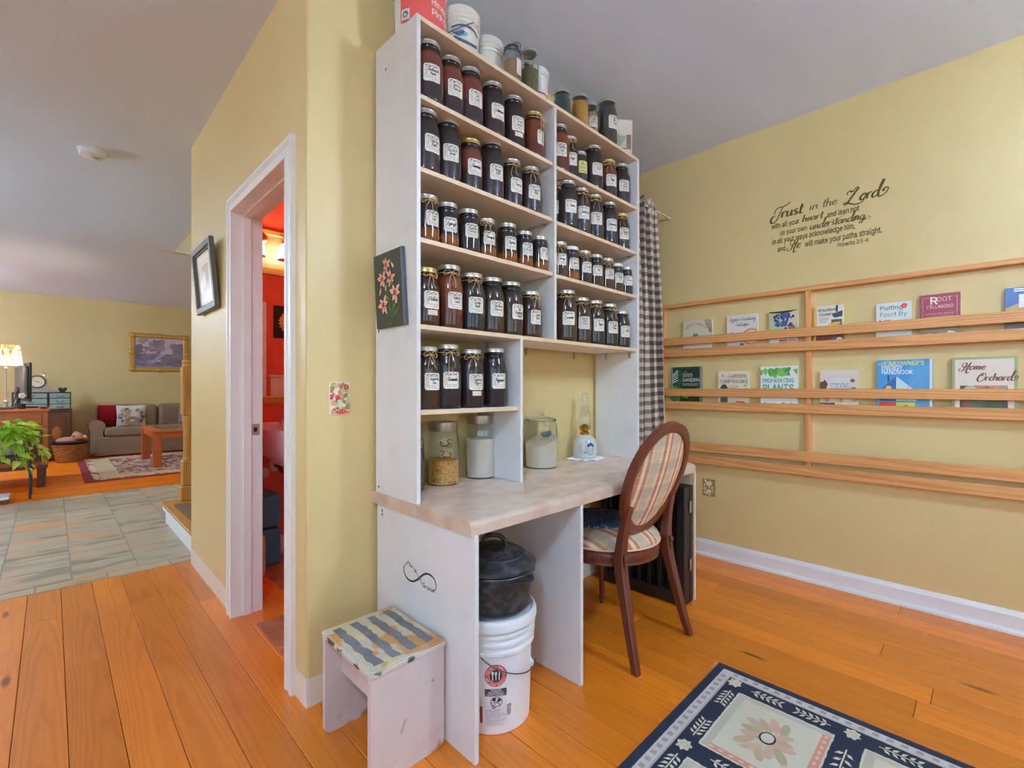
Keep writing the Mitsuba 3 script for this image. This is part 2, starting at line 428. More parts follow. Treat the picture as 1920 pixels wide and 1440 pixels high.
def wall_with_holes(axis, at, thick, a0, a1, z0, z1, holes):
    """Boxes of a wall across 'axis' at 'at' (grows by thick), along the other axis, around rectangular openings."""
    out = []
    def b(p, q, r, s):
        if q - p > 1e-6 and s - r > 1e-6:
            out.append(bx(at, at + thick, p, q, r, s) if axis == 'x' else bx(p, q, at, at + thick, r, s))
    cur = a0
    for h0, h1, k0, k1 in sorted(holes):
        b(cur, h0, z0, z1); b(h0, h1, z0, k0); b(h0, h1, k1, z1); cur = h1
    b(cur, a1, z0, z1)
    return join(out)

struct('wall_right', bx(XB, XB + .12, YS, YW + .12, -.05, CEIL + .3), 'wall_yellow')
struct('wall_far', bx(XW, XB + .12, YW, YW + .12, -.05, CEIL + .1), 'wall_yellow')
WIN_F = [(-2.1, -.4, .5, 2.3), (.7, 2.7, .8, 2.3)]
WIN_L = [(-2.9, 1.7, .95, 2.45), (4.2, 5.6, .1, 2.2), (7.6, 9.4, .6, 2.25)]
struct('wall_front', wall_with_holes('y', YS - .12, .12, XW - .12, XB + .12, -.05, CEIL + .1, WIN_F), 'wall_yellow')
struct('wall_left', wall_with_holes('x', XW - .12, .12, YS, YW + .12, -.05, CEIL + .1, WIN_L), 'wall_yellow')
rounded = lambda pts, r=.012: Polygon(pts).buffer(-r).buffer(r, 5)
def prism(poly, z0, z1):
    m = extr(poly, z1 - z0); m.apply_translation((0, 0, z0)); return m
struct('wall_back', prism(rounded([(XL, YA), (2.42, YA), (2.42, 1.80), (.761, 1.80), (.761, 1.852), (XL, 1.852)]), 0, CEIL + .02), 'wall_yellow', smooth=30)
struct('wall_door', join(prism(rounded([(XL, 2.633), (.761, 2.633), (.761, 3.5), (XB, 3.5), (XB, 3.62), (XL, 3.62)]), 0, HALL + .02),
                         bx(XL, .761, 1.84, 2.645, 2.030, HALL + .02)), 'wall_yellow', smooth=30)
struct('wall_nook', join(bx(2.30, 2.42, 1.80, 3.5, 0, CEIL), bx(2.42, XB, 2.6, 2.7, 0, CEIL)), 'wall_yellow')
struct('wall_bathroom', join(bx(.761, 2.30, 1.80, 1.806, 0, HALL), bx(.761, 2.30, 3.494, 3.5, 0, HALL), bx(2.294, 2.30, 1.8, 3.5, 0, HALL),
                             bx(.761, .766, 2.70, 3.5, 0, HALL), bx(.761, .766, 1.8, 2.72, 2.1, HALL), bx(.761, 2.3, 1.8, 3.5, HALL - .004, HALL)), 'wall_coral')
struct('wall_stairwell', join(bx(.89, .99, 3.64, 6.58, HALL + .16, 5), bx(.89, XB, 6.48, 6.58, HALL, 5), bx(.89, XB, 3.64, 3.74, HALL, 5),
                              bx(.99 - .004, .99, 3.74, 6.48, HALL, HALL + .2)), 'wall_yellow')
struct('ceiling', join(bx(XW - .12, XB + .12, YS - .12, 1.75, CEIL, CEIL + .15), bx(2.42, XB + .12, 1.75, 2.75, CEIL, CEIL + .15)), 'ceiling_white')
struct('ceiling', join(bx(XW - .12, .986, 1.70, YW + .12, HALL, HALL + .16), bx(.986, 2.42, 1.76, 3.74, HALL, HALL + .16), bx(2.42, XB + .12, 2.75, 3.74, HALL, HALL + .16),
                       bx(.986, XB + .12, 6.48, YW + .12, HALL, HALL + .16), bx(.8, XB + .12, 3.6, 6.6, 5, 5.1)), 'ceiling_white')
# windows out of view: white frames in the openings
def window(axis, at, h):
    a0, a1, z0, z1 = h; t = .05
    def b(p, q, r, s):
        return bx(at - .09, at - .03, p, q, r, s, .004) if axis == 'x' else bx(p, q, at - .09, at - .03, r, s, .004)
    k = struct(f'window_{count.get("win", 0) + 1}', None, None); count['win'] = count.get('win', 0) + 1
    m = (a0 + a1) / 2
    add(k, 'frame', join(b(a0, a1, z0, z0 + t), b(a0, a1, z1 - t, z1), b(a0, a0 + t, z0, z1), b(a1 - t, a1, z0, z1)), 'trim_white')
    add(k, 'mullion', b(m - .02, m + .02, z0 + t, z1 - t), 'trim_white')
for h in WIN_F: window('y', YS, h)
for h in WIN_L: window('x', XW, h)

# floors: boards, slate tiles, boards again in the far room
struct('floor', bx(XW - .1, XB + .1, YS - .1, 6.77, -.05, -.006), 'dark_gap')
bn = [0]
def board(x0, x1, y0, y1, bsdf, along=1):
    g = .0009; bn[0] += 1
    m = bx(x0 + g, x1 - g, y0 + g, y1 - g, -.02, 0.0, .0016)
    a = np.array(m.vertices)
    across = a[:, 0] - x0 if along == 1 else a[:, 1] - y0
    add('floor', 'plank', m, bsdf, uv=np.stack([10 * bn[0] + np.clip(across, 0, 1), a[:, along] + 1.37 * bn[0]], 1))
W = .1303
for i in range(-24, 25):
    x0 = .039 + i * W; x1 = min(x0 + W, XB)
    if x0 < XW - .05 or x1 - x0 < .02: continue
    cuts = [YS]
    while cuts[-1] < 3.7 - 1.2: cuts.append(cuts[-1] + rng.uniform(1.7, 3.6))
    cuts = [c for c in cuts if c < 3.7 - .35] + [3.70]
    for a, b in zip(cuts, cuts[1:]): board(x0, x1, a, b, 'floor_pine')
y = 6.76; j = 0
while y < YW:
    cuts = [XW, rng.uniform(-1.2, -.2), rng.uniform(.9, 2.2), XB]
    for a, b in zip(cuts, cuts[1:]): board(a, b, y, min(y + W, YW), 'floor_far', 0)
    y += W
add('floor', 'grout', bx(XW, XB, 3.70, 6.76, -.03, -.0025), 'grout')
tn = [0]
def tile(x0, x1, y0, y1, parent='floor', bsdf='slate'):
    if x1 - x0 < .03 or y1 - y0 < .03: return
    g = .0035; tn[0] += 1
    m = bx(x0 + g, x1 - g, y0 + g, y1 - g, -.02, rng.uniform(-.0006, .0006), .0015)
    a = np.array(m.vertices)
    add(parent, 'tile', m, bsdf, uv=np.stack([10 * tn[0] + a[:, 0] - x0, a[:, 1] - y0], 1))
P_ = .3095
for i in range(-7, 11):
    x0 = .09 + i * P_
    for r in range(10):
        y0 = 3.815 + r * P_; y1 = min(y0 + P_, 6.755)
        xmax = .70 if y0 < 4.80 else XB
        tile(max(x0, XW), min(x0 + P_, xmax), y0, y1)
    tile(x0 + .155, min(x0 + .155 + P_, .70), 3.705, 3.815)
struct('floor', bx(.66, 2.3, 1.8, 3.5, -.03, -.003), 'grout')
for i in range(6):
    for r in range(6):
        tile(max(.70, .62 + i * .305), .62 + (i + 1) * .305, 1.87 + r * .305, min(1.87 + (r + 1) * .305, 3.5), 'floor_001', 'bath_tile')

# baseboards: a moulded board with a shoe, mitred at the corners; the path runs with the wall on its left
PROF = [(0, 0), (.034, 0), (.034, .010), (.028, .019), (.017, .022), (.017, .082), (.012, .093), (.006, .104), (0, .104)]
def base_run(path, prof=PROF):
    p = np.array(path, float); n = len(p); m = len(prof)
    d = np.diff(p, axis=0); d /= np.linalg.norm(d, axis=1, keepdims=True)
    nr = np.stack([d[:, 1], -d[:, 0]], 1)
    v = []
    for i in range(n):
        a, b = nr[max(i - 1, 0)], nr[min(i, n - 2)]
        o = (a + b) / (1 + a @ b)
        v += [(p[i, 0] + q[0] * o[0], p[i, 1] + q[0] * o[1], q[1]) for q in prof]
    v = np.array(v); f = []
    for i in range(n - 1):
        j = np.arange(m); k = (j + 1) % m
        f += [np.stack([i * m + j, (i + 1) * m + j, (i + 1) * m + k], 1), np.stack([i * m + j, (i + 1) * m + k, i * m + k], 1)]
    for base in (0, (n - 1) * m):
        j = np.arange(1, m - 1); f.append(np.stack([base + 0 * j, base + j, base + j + 1], 1))
    return trimesh.Trimesh(v, np.vstack(f), process=False)
struct('baseboard_right', base_run([(XB, 2.6), (XB, YS)]), 'trim_white')
struct('baseboard_back', base_run([(XL, 1.795), (XL, YA), (2.42, YA)][::-1]) if False else base_run([(2.42, YA), (XL, YA), (XL, 1.80)]), 'trim_white')
struct('baseboard_door', base_run([(XL, 2.69), (XL, 3.62), (.70, 3.62)]) , 'trim_white')
struct('baseboard_far', base_run([(XW, YW), (XB, YW)]), 'trim_white')
struct('baseboard_bathroom', base_run([(.80, 3.494), (2.29, 3.494)]), 'trim_white')

# the doorway to the bathroom: jambs, stops, casing and strike plate
D0, D1, DZ = 1.87, 2.615, 2.012
d1 = struct('door_1', None, None)
for y0, y1 in ((D0 - .02, D0), (D1, D1 + .02)):
    add(d1, 'jamb', bx(.629, .775, y0, y1, 0, DZ, .001), 'trim_white')
add(d1, 'jamb', bx(.629, .775, D0 - .02, D1 + .02, DZ - .0, DZ + .02, .001), 'trim_white')
for m in (bx(.683, .722, D0, D0 + .011, 0, DZ, .002), bx(.683, .722, D1 - .011, D1, 0, DZ, .002), bx(.683, .722, D0, D1, DZ - .011, DZ, .002)):
    add(d1, 'stop', m, 'trim_white')
def casing(y0, y1, z0, z1, inner):
    x = .645
    parts = [bx(x - .012, x + .001, y0, y1, z0, z1, .001)]
    w = .022; q = .018
    if inner == 'y1': parts += [bx(x - q, x, y0, y0 + w, z0, z1, .003), bx(x - .0155, x, y0 + w, y0 + w + .008, z0, z1, .002)]
    if inner == 'y0': parts += [bx(x - q, x, y1 - w, y1, z0, z1, .003), bx(x - .0155, x, y1 - w - .008, y1 - w, z0, z1, .002)]
    if inner == 'z0': parts += [bx(x - q, x, y0, y1, z1 - w, z1, .003), bx(x - .0155, x, y0, y1, z1 - w - .008, z1 - w, .002)]
    return join(parts)
add(d1, 'casing', casing(D0 - .072, D0 - .004, 0, DZ + .072, 'y1'), 'trim_white')
add(d1, 'casing', casing(D1 + .004, D1 + .072, 0, DZ + .072, 'y0'), 'trim_white')
add(d1, 'casing', casing(D0 - .072, D1 + .072, DZ + .004, DZ + .072, 'z0'), 'trim_white')
sp = add(d1, 'strike_plate', join(bx(.724, .760, D1 - .0025, D1 + .001, .90, .957, .0005)), 'steel', label='steel strike plate with a dark latch hole')
add(sp, 'latch_hole', bx(.733, .748, D1 - .0032, D1, .917, .940), 'dark_gap')

# ------------------------------------------------------------------ lamps of the house
def globe_lamp(x, y, z, power, where, r=.15, drop=.34):
    k = thing('ceiling_lamp', f'opal glass globe lamp hanging {where}', 'lamp')
    add(k, 'canopy', lathe([(0, z), (.065, z), (.06, z - .02), (.012, z - .03), (.008, z - drop + r - .01), (.035, z - drop + r - .004), (.04, z - drop + r * .96), (0, z - drop + r * .96)], 32, (x, y, 0)), 'steel', smooth=40)
    m = trimesh.creation.icosphere(3, r); m.apply_translation((x, y, z - drop))
    c = add(k, 'shade', m, 'plastic_white', smooth=True)
    scene[c]['emitter'] = {'type': 'area', 'radiance': rgb([power * q for q in LAMP_TINT])}
    return k
globe_lamp(-.70, -.25, CEIL, LAMP_KITCHEN * .8, 'over the kitchen')
globe_lamp(1.9, -.80, CEIL, LAMP_KITCHEN * .85, 'by the kitchen window')
globe_lamp(-1.3, 4.9, HALL, LAMP_HALL, 'over the slate floor')
globe_lamp(-1.6, 9.0, HALL, LAMP_LIVING, 'over the far room')
globe_lamp(2.2, 5.2, 5.0, LAMP_HALL * .6, 'above the stairs')
# ------------------------------------------------------------------ the shelf unit on its desk
YF, YBK = 1.39, 1.676                  # front of the shelves, their backs
PX0, PX1 = .905, .921                  # left panel
MX0, MX1 = 1.643, 1.660                # centre divider
RX0, RX1 = 2.369, 2.391                # right panel
LZ, TOPZ = 1.364, 2.446                # long lower shelf, top board (upper faces)
CT0, CT1 = .692, .737                  # worktop
th = .0165
u = thing('shelf_unit', 'tall white open shelf unit full of herb jars, standing on the laminate desk top', 'shelf unit')
def side_panel(x0, x1, z0, chamfer):
    pts = [(YF, z0), (YBK, z0), (YBK, TOPZ - (.012 if not chamfer else -.02)), (YF, TOPZ)]
    if chamfer: pts = [(YF, z0), (YBK, z0), (YBK, 2.425), (1.585, 2.446), (YF, TOPZ)]
    m = extr(Polygon(pts), x1 - x0)
    return frame(m, (x0, 0, 0), (0, 1, 0), (0, 0, 1), (1, 0, 0))
m = extr(Polygon([(YF, CT1), (YBK, CT1), (YBK, 2.455), (YF, TOPZ)]), PX1 - PX0)
lp = add(u, 'side_panel', frame(m, (PX0, 0, 0), (0, 1, 0), (0, 0, 1), (1, 0, 0)), 'board_white', label='left side panel, white')
rp = add(u, 'side_panel', bx(RX0, RX1, YF, YBK, CT1, TOPZ, .001), 'board_white', label='right side panel, white')
add(u, 'divider', bx(MX0, MX1, YF, YBK, LZ, TOPZ - th, .001), 'board_white', label='upper divider between the two columns')
LDX0, LDX1 = 1.421, 1.437
add(u, 'divider', bx(LDX0, LDX1, YF, YBK, CT1, LZ - th, .001), 'board_white', label='lower divider beside the open nook')
def shelf(x0, x1, ztop, y0=YF + .006, y1=YBK, name='shelf', lab=None):
    k = add(u, name, bx(x0, x1, y0 + .0015, y1, ztop - th, ztop, .0008), 'shelf_white', label=lab)
    add(k, 'front_edge', bx(x0, x1, y0, y0 + .0016, ztop - th, ztop), 'shelf_edge')
    return k
shelf(PX1, RX0, TOPZ, YF + .001, name='top_board')
SL = [2.176, 1.920, 1.671]; SR = [2.170, 1.914, 1.667]
for z in SL: shelf(PX1, MX0 - .004, z)
for z in SR: shelf(MX1, RX0 - .002, z)
shelf(PX1, RX0 - .004, LZ, YF + .001, lab='long lower shelf running across both columns')
LOWZ = 1.061
shelf(PX1, LDX0 - .003, LOWZ, YF + .012)
# small steel angle brackets under the shelf ends
def bracket(x, y, z, sx, leg=.036, arm=.016):
    add(u, 'bracket', join(bx(min(x, x + sx * .0020), max(x, x + sx * .0020), y - .007, y + .007, z - th - leg, z - th - .0005),
                           bx(min(x, x + sx * arm), max(x, x + sx * arm), y - .007, y + .007, z - th - .0025, z - th - .0005)), 'steel')
for z in SL + [LZ]: bracket(MX0 - .0003, 1.61, z, -1) if z != LZ else bracket(LDX0 - .0003, 1.60, z, -1)
for z in SR: bracket(RX0 - .0003, 1.60, z, -1)
bracket(RX0 - .0003, 1.44, LZ, -1); bracket(RX0 - .0003, 1.60, LZ, -1); bracket(LDX0 - .0003, 1.60, LOWZ, -1)
bracket(1.75, YBK - .004, LZ, 1); bracket(2.15, YBK - .004, LZ, 1)
bracket(MX0 - .0003, 1.45, SL[1], -1, .008, .018); bracket(RX0 - .0003, 1.44, SR[1], -1, .008, .018); bracket(RX0 - .0003, 1.44, SR[2], -1, .008, .018)
def screws(parent, pts, x):
    for y_, z_ in pts:
        m = lathe([(0, .0015), (.004, .001), (.005, 0)], 12)
        add(parent, 'screw', frame(m, (x, y_, z_), (0, 1, 0), (0, 0, 1), (-1, 0, 0)), 'steel_dark')
screws(lp, [(1.655, .757), (1.60, 2.35), (1.655, 1.36)], PX0)

# the desk below
d = thing('desk', 'white desk with a beige laminate worktop and a wide knee hole, carrying the shelf unit', 'desk')
RQ = .02
def worktop():
    x0, x1, y0, y1 = .898, 2.492, 1.085, YA - .002
    poly = Polygon([(x0, y0), (x1 - .05, y0), (x1, y0 + .06), (x1, y1), (x0, y1)])
    layers = []
    prof = [(.0, CT0), (.0, CT1 - .02), (.0015, CT1 - .013), (.006, CT1 - .0055), (.012, CT1 - .0015), (.02, CT1)]
    v = []
    for ins, z in prof:
        yy = y0 + ins; ex = min(ins, .004)
        v.append([(x0, yy, z), (x1 - .05 - ins * .3, yy, z), (x1 - ex, yy + .06, z), (x1 - ex, y1, z), (x0, y1, z)])
    n = 5; vv = np.array(v).reshape(-1, 3); f = []
    for i in range(len(prof) - 1):
        for j in range(n):
            a, b = i * n + j, i * n + (j + 1) % n
            f += [(a, b, b + n), (a, b + n, a + n)]
    b0 = (len(prof) - 1) * n
    f += [(b0, b0 + 1, b0 + 2), (b0, b0 + 2, b0 + 3), (b0, b0 + 3, b0 + 4), (0, 2, 1), (0, 3, 2), (0, 4, 3)]
    return trimesh.Trimesh(vv, f, process=False)
add(d, 'worktop', worktop(), 'laminate', smooth=40)
e0 = add(d, 'end_panel', bx(.909, .926, 1.082, YA - .022, 0, CT0, .001), 'board_white', label='left end panel with a black infinity decal')
screws(e0, [(1.635, .668), (1.635, .652)], .909)
add(d, 'partition', bx(1.438, 1.455, 1.086, YA - .022, 0, CT0, .001), 'board_white', label='upright partition right of the bucket')
e1 = add(d, 'end_panel', bx(2.462, 2.479, 1.10, YA - .022, 0, CT0, .001), 'shelf_edge', label='right end panel, raw wood edge')
add(d, 'back_rail', bx(.926, 2.462, YA - .04, YA - .022, CT0 - .09, CT0, .001), 'board_white')
# the decal on the left end panel
pr = Print(.0004)
INK = (58, 58, 60)
ts = np.linspace(0, 1, 60)
A_ = smooth_pts([(-.081, .016), (-.098, .004), (-.105, -.011), (-.100, -.026), (-.087, -.037), (-.066, -.042), (-.043, -.038), (-.021, -.027), (-.004, -.015), (.012, -.002), (.034, .010), (.055, .014), (.073, .011), (.086, .004), (.094, -.008), (.093, -.022), (.078, -.040)], 6)
w_ = .0022 + .0052 * np.sin(np.linspace(0, PI, len(A_))) ** 1.5
pr.line(A_, w_, INK, 1)
pr.line(smooth_pts([(-.028, .002), (-.004, -.017), (.014, -.034)], 6), .0020, INK, 1)
pr.script('Mercy', -.084, .013, .0075, INK, 1, shear=.2, pen=.22, k=3, width=.062, rot=-.20)
pr.script('Grace', .012, -.040, .0085, INK, 1, shear=.2, pen=.22, k=3, width=.070, rot=.02)
m, c = pr.mesh(on_plane((.9086, 1.374, .497), (0, -1, 0), (0, 0, 1)))
add(e0, 'decal', m, 'print_matte', color=c, label='black infinity sign lettered Mercy and Grace')

# ------------------------------------------------------------------ things hung on the left panel and the walls
pr = Print(.0006)
Wq, Hq = .214, .284
def lily(x, y, r, rot, open_=True):
    PK = (240, 196, 172)
    for i in range(6):
        a = rot + i * PI / 3 + (0.25 if i % 2 else 0)
        L = r * (1.0 if i % 2 == 0 else .82)
        pts = [(0, -.0), (.25 * L, .20 * L), (.62 * L, .22 * L), (.9 * L, .10 * L), (1.02 * L, 0), (.9 * L, -.10 * L), (.62 * L, -.22 * L), (.25 * L, -.20 * L)]
        q = affinity.translate(affinity.rotate(Polygon(pts), a, origin=(0, 0), use_radians=True), x, y)
        pr.poly(q, PK if i % 2 else (232, 184, 158), 3 + i % 2)
        pr.line([(x, y), (x + .75 * L * math.cos(a), y + .75 * L * math.sin(a))], .0022, (206, 120, 96), 5)
    pr.disc(x, y, r * .26, (176, 70, 56), 6)
    for i in range(5):
        a = rot + .4 + i * 1.25
        pr.disc(x + r * .42 * math.cos(a), y + r * .42 * math.sin(a), r * .045, (120, 50, 34), 7, n=2)
def leaf(x, y, L, a, col=(84, 116, 62), w=.13):
    q = Polygon([(0, 0), (.3 * L, w * L), (.7 * L, w * .7 * L), (L, 0), (.7 * L, -w * .7 * L), (.3 * L, -w * L)])
    pr.poly(affinity.translate(affinity.rotate(q, a, origin=(0, 0), use_radians=True), x, y), col, 2)
GN = (86, 118, 60)
for pts in ([(.125, .03), (.105, .10), (.085, .16), (.098, .24)], [(.120, .03), (.13, .09), (.12, .16), (.125, .19)], [(.118, .03), (.09, .08), (.06, .10)], [(.12, .04), (.15, .10), (.16, .13)]):
    pr.line(smooth_pts(pts, 4), .0028, GN, 1)
for x, y, r, a in ((.098, .236, .032, .4), (.062, .186, .037, .9), (.122, .182, .036, .2), (.152, .122, .042, .7), (.064, .086, .042, 1.1)): lily(x, y, r, a)
for x, y, L, a in ((.10, .04, .05, 2.4), (.13, .04, .06, .5), (.12, .05, .045, 2.0), (.13, .06, .05, 1.0), (.11, .10, .05, 2.6), (.12, .11, .05, .9), (.09, .15, .04, 2.2), (.10, .20, .04, .8), (.13, .15, .035, 1.4), (.115, .03, .04, -1.9)): leaf(x, y, L, a, (72 + rng.randint(0, 40), 108 + rng.randint(0, 30), 56))
for x, y, L, a in ((.035, .125, .035, 1.1), (.150, .215, .034, 2.2), (.08, .135, .03, 1.2)): leaf(x, y, L, a, (232, 186, 160), .17)
def skew(v):
    U, V = v[:, 0] / Wq, v[:, 1] / Hq
    yv = 1.6735 - .207 * U - .026 * (1 - V); zv = 1.3665 + .2825 * V
    return np.stack([.8935 - v[:, 2], yv, zv], 1)
board_ = extr(sbox(0, 0, Wq, Hq), .0110)
v = np.array(board_.vertices); v[:, 2] -= .011
lb = thing('lily_plaque', 'dark green slate plaque painted with pink lilies, on the left side of the shelf unit', 'painting')
mat('slate_dark', S(62, 66, 58), 0.5, 0.4); mat('slate_edge', S(92, 104, 122), 0.4, 0.5)
bb = trimesh.Trimesh(skew(v), board_.faces, process=False); bb.fix_normals()
add(lb, 'board', bb, 'slate_dark')
e = extr(sbox(Wq - .014, 0, Wq, Hq), .0125); v = np.array(e.vertices); v[:, 2] -= .0118
bb = trimesh.Trimesh(skew(v), e.faces, process=False); bb.fix_normals()
add(lb, 'edge', bb, 'slate_edge', label='blue grey bevelled edge')
m, c = pr.mesh(skew)
add(lb, 'lilies', m, 'print_matte', color=c, label='painted spray of pink lilies with green leaves')

def floral_plate(name, o, ex, ey, w, h, label, base, cols, seed, n, big):
    r = random.Random(seed)
    k = thing(name, label, 'wall plate')
    pts = rbx(0, w, 0, h, -.003, .0055, .003)
    o, ex, ey = np.array(o, float), np.array(ex, float), np.array(ey, float); ez = np.cross(ex, ey)
    add(k, 'plate', frame(pts, o, ex, ey, ez), base)
    p = Print(.00012)
    for i in range(n):
        x, y = r.uniform(.08 * w, .92 * w), r.uniform(.05 * h, .95 * h); rad = r.uniform(.4, 1) * big
        col = cols[r.randrange(len(cols))]
        q = [Point(x + rad * .55 * math.cos(a), y + rad * .55 * math.sin(a)).buffer(rad * .42, 2) for a in np.arange(5) * 1.2566 + r.random()]
        p.poly(unary_union(q).intersection(sbox(.003, .003, w - .003, h - .003)), col, 1 + i % 9)
    m, c = p.mesh(on_plane(o + ez * .0055, ex, ey))
    add(k, 'flowers', m, 'print_satin', color=c)
    return k
mat('plate_cream', S(228, 214, 186), 0.35, 0.5)
mat('plate_olive', S(150, 128, 70), 0.4, 0.5)
fp = floral_plate('switch_plate', (.7245, YA - .001, 1.0405), (1, 0, 0), (0, 0, 1), .0815, .1225, 'wall plate papered with red flowers, on the yellow wall left of the shelf unit', 'plate_cream',
             [(198, 62, 62), (172, 44, 64), (226, 120, 84), (232, 176, 160), (206, 70, 90), (176, 190, 120), (120, 142, 84), (236, 226, 206), (214, 150, 90), (196, 208, 160)], 5, 70, .012)
fo = floral_plate('outlet_plate', (XB - .001, 1.366, .405), (0, -1, 0), (0, 0, 1), .082, .114, 'cream and brown lace patterned outlet plate low on the yellow wall by the desk', 'plate_olive',
             [(226, 212, 164), (232, 222, 184), (214, 198, 150), (222, 206, 160)], 9, 42, .009)
for z_ in (.435, .489):
    add(fo, 'socket', frame(rbx(-.016, .016, -.013, .013, -.001, .003, .002), (XB - .0065, 1.325, z_), (0, -1, 0), (0, 0, 1), (-1, 0, 0)), 'plate_cream')

# small framed print on the door wall, its top leaning out
k = thing('picture_frame', 'small dark grey framed print in a cream mat, hung beside the bathroom door', 'picture')
fw_, fh_ = .445, .372
o = np.array([.641, 3.305, 1.573]); ex = np.array([0, -1, 0]); ey = np.array([-.083, 0, .9965]); ez = np.cross(ex, ey)
def fr_bar(w, h, b, t):
    outer = [bx(0, w, 0, b, 0, t, .004), bx(0, w, h - b, h, 0, t, .004), bx(0, b, 0, h, 0, t, .004), bx(w - b, w, 0, h, 0, t, .004)]
    inner = [bx(b - .004, w - b + .004, b - .002, b + .008, 0, t * .6, .002), bx(b - .004, w - b + .004, h - b - .008, h - b + .002, 0, t * .6, .002),
             bx(b - .002, b + .008, b, h - b, 0, t * .6, .002), bx(w - b - .008, w - b + .002, b, h - b, 0, t * .6, .002)]
    return join(outer + inner)
mat('frame_grey', S(84, 82, 74), 0.4, 0.5)
add(k, 'frame', frame(fr_bar(fw_, fh_, .036, .024), o, ex, ey, ez), 'frame_grey')
p = Print(.0005)
p.rect(.034, .034, fw_ - .034, fh_ - .034, (230, 214, 186), 0)
p.rect(.10, .09, fw_ - .10, fh_ - .085, (222, 202, 168), 1); p.rect(.15, .12, fw_ - .15, fh_ - .11, (190, 168, 122), 2)
p.rect(.17, .14, fw_ - .21, fh_ - .15, (222, 204, 178), 3); p.rect(.08, .055, fw_ - .08, .058, (190, 172, 140), 1)
m, c = p.mesh(on_plane(o + ez * .006, ex, ey)); add(k, 'print', m, 'print_satin', color=c, label='pale print in a cream mat')

# smoke alarm on the hall ceiling
k = thing('smoke_alarm', 'white round smoke alarm on the hall ceiling', 'smoke alarm')
c0 = (.19, 4.11)
add(k, 'base', lathe([(0, HALL), (.075, HALL), (.075, HALL - .012), (0, HALL - .012)], 40, (*c0, 0)), 'plastic_white', smooth=40)
add(k, 'cover', lathe([(.066, HALL - .012), (.064, HALL - .03), (.05, HALL - .042), (0, HALL - .045)], 40, (*c0, 0)), 'plastic_white', smooth=40)
add(k, 'button', lathe([(.014, HALL - .044), (.013, HALL - .048), (0, HALL - .049)], 20, (c0[0] + .02, c0[1] - .02, 0)), 'steel', smooth=40)
# ------------------------------------------------------------------ herb jars
def jar_profile(R, H, nk):
    hb = H - .018
    return [(0, .002), (R * .80, 0), (R * .93, .003), (R * .985, .010), (R, .020), (R, .3 * H), (R, .5 * H), (R, .60 * H), (R * .985, .66 * H), (R * .95, .72 * H),
            (R * .88, .775 * H), (nk * 1.06, .825 * H), (nk * .98, .85 * H), (nk * .97, .885 * H), (nk * 1.02, .893 * H), (nk * 1.02, .905 * H), (nk * .96, .915 * H), (nk * .96, hb + .004), (0, hb + .004)]
JT = {'big': (.0560, .234, .0425), 'mid': (.0515, .212, .0405), 'quart': (.0465, .176, .0395), 'slim': (.0425, .166, .036), 'tall': (.0540, .246, .0425)}
BODY = {   # colour of the glass and its contents from the bottom up: (fraction of height, sRGB)
 'dark':   [(0, (36, 26, 26)), (.55, (44, 33, 34)), (.80, (34, 26, 26)), (.86, (16, 14, 15)), (1, (16, 14, 15))],
 'red':    [(0, (48, 36, 35)), (.36, (56, 40, 37)), (.44, (98, 50, 38)), (.76, (104, 52, 36)), (.84, (26, 18, 17)), (1, (16, 14, 15))],
 'plum':   [(0, (54, 38, 38)), (.5, (48, 36, 36)), (.8, (36, 28, 29)), (.86, (18, 15, 16)), (1, (16, 14, 15))],
 'grey':   [(0, (50, 48, 48)), (.6, (60, 54, 52)), (.8, (46, 42, 42)), (.86, (20, 18, 18)), (1, (16, 15, 15))],
 'amber':  [(0, (96, 48, 14)), (.20, (128, 68, 20)), (.27, (110, 58, 20)), (.30, (40, 31, 28)), (.82, (34, 28, 27)), (.86, (18, 16, 16)), (1, (16, 15, 15))],
 'brown':  [(0, (58, 36, 22)), (.5, (54, 36, 24)), (.8, (36, 26, 20)), (.86, (18, 15, 14)), (1, (16, 14, 14))],
 'rust':   [(0, (70, 32, 22)), (.5, (98, 46, 26)), (.78, (110, 52, 26)), (.84, (30, 18, 14)), (1, (16, 14, 14))],
 'green':  [(0, (40, 36, 26)), (.5, (48, 42, 32)), (.8, (34, 32, 28)), (.86, (18, 17, 16)), (1, (16, 15, 15))]}
_jar = {}
def jar_body(kind, col):
    if (kind, col) not in _jar:
        R, H, nk = JT[kind]
        n = 40
        prof = jar_profile(R, H, nk)
        # extra rings where the colour changes
        zs = [f * H for f, _ in BODY[col][1:-1]]
        pr2 = np.array(prof); side = pr2[3:17]
        for z in zs:
            if 0 < z < side[-1, 1]:
                prof.append((float(np.interp(z, side[:, 1], side[:, 0])), z))
        head, mid, tail = prof[:3], sorted(prof[3:17] + prof[19:], key=lambda q: q[1]), prof[17:19]
        prof = head + mid + tail
        m = lathe(prof, n)
        fr = np.clip(np.array(m.vertices)[:, 2] / H, 0, 1)
        fs = [f for f, _ in BODY[col]]; cs = np.array([S(*c) for _, c in BODY[col]])
        colr = np.stack([np.interp(fr, fs, cs[:, i]) for i in range(3)], 1)
        _jar[kind, col] = mikit.ply(m, 'jar_glass', smooth=True, color=colr)
    return _jar[kind, col]
def jar_lid(kind, lc):
    if ('lid', kind, lc) not in _jar:
        R, H, nk = JT[kind]; r = nk + .0018
        prof = [(0, H - .0012), (r * .86, H - .0012), (r * .88, H), (r * .96, H), (r, H - .002), (r, H - .0055), (r * .985, H - .007), (r, H - .0085), (r, H - .015), (r * 1.01, H - .0165), (r * .99, H - .018), (r * .9, H - .018)]
        _jar['lid', kind, lc] = mikit.ply(lathe(prof, 40), lc, smooth=35)
    return _jar['lid', kind, lc]
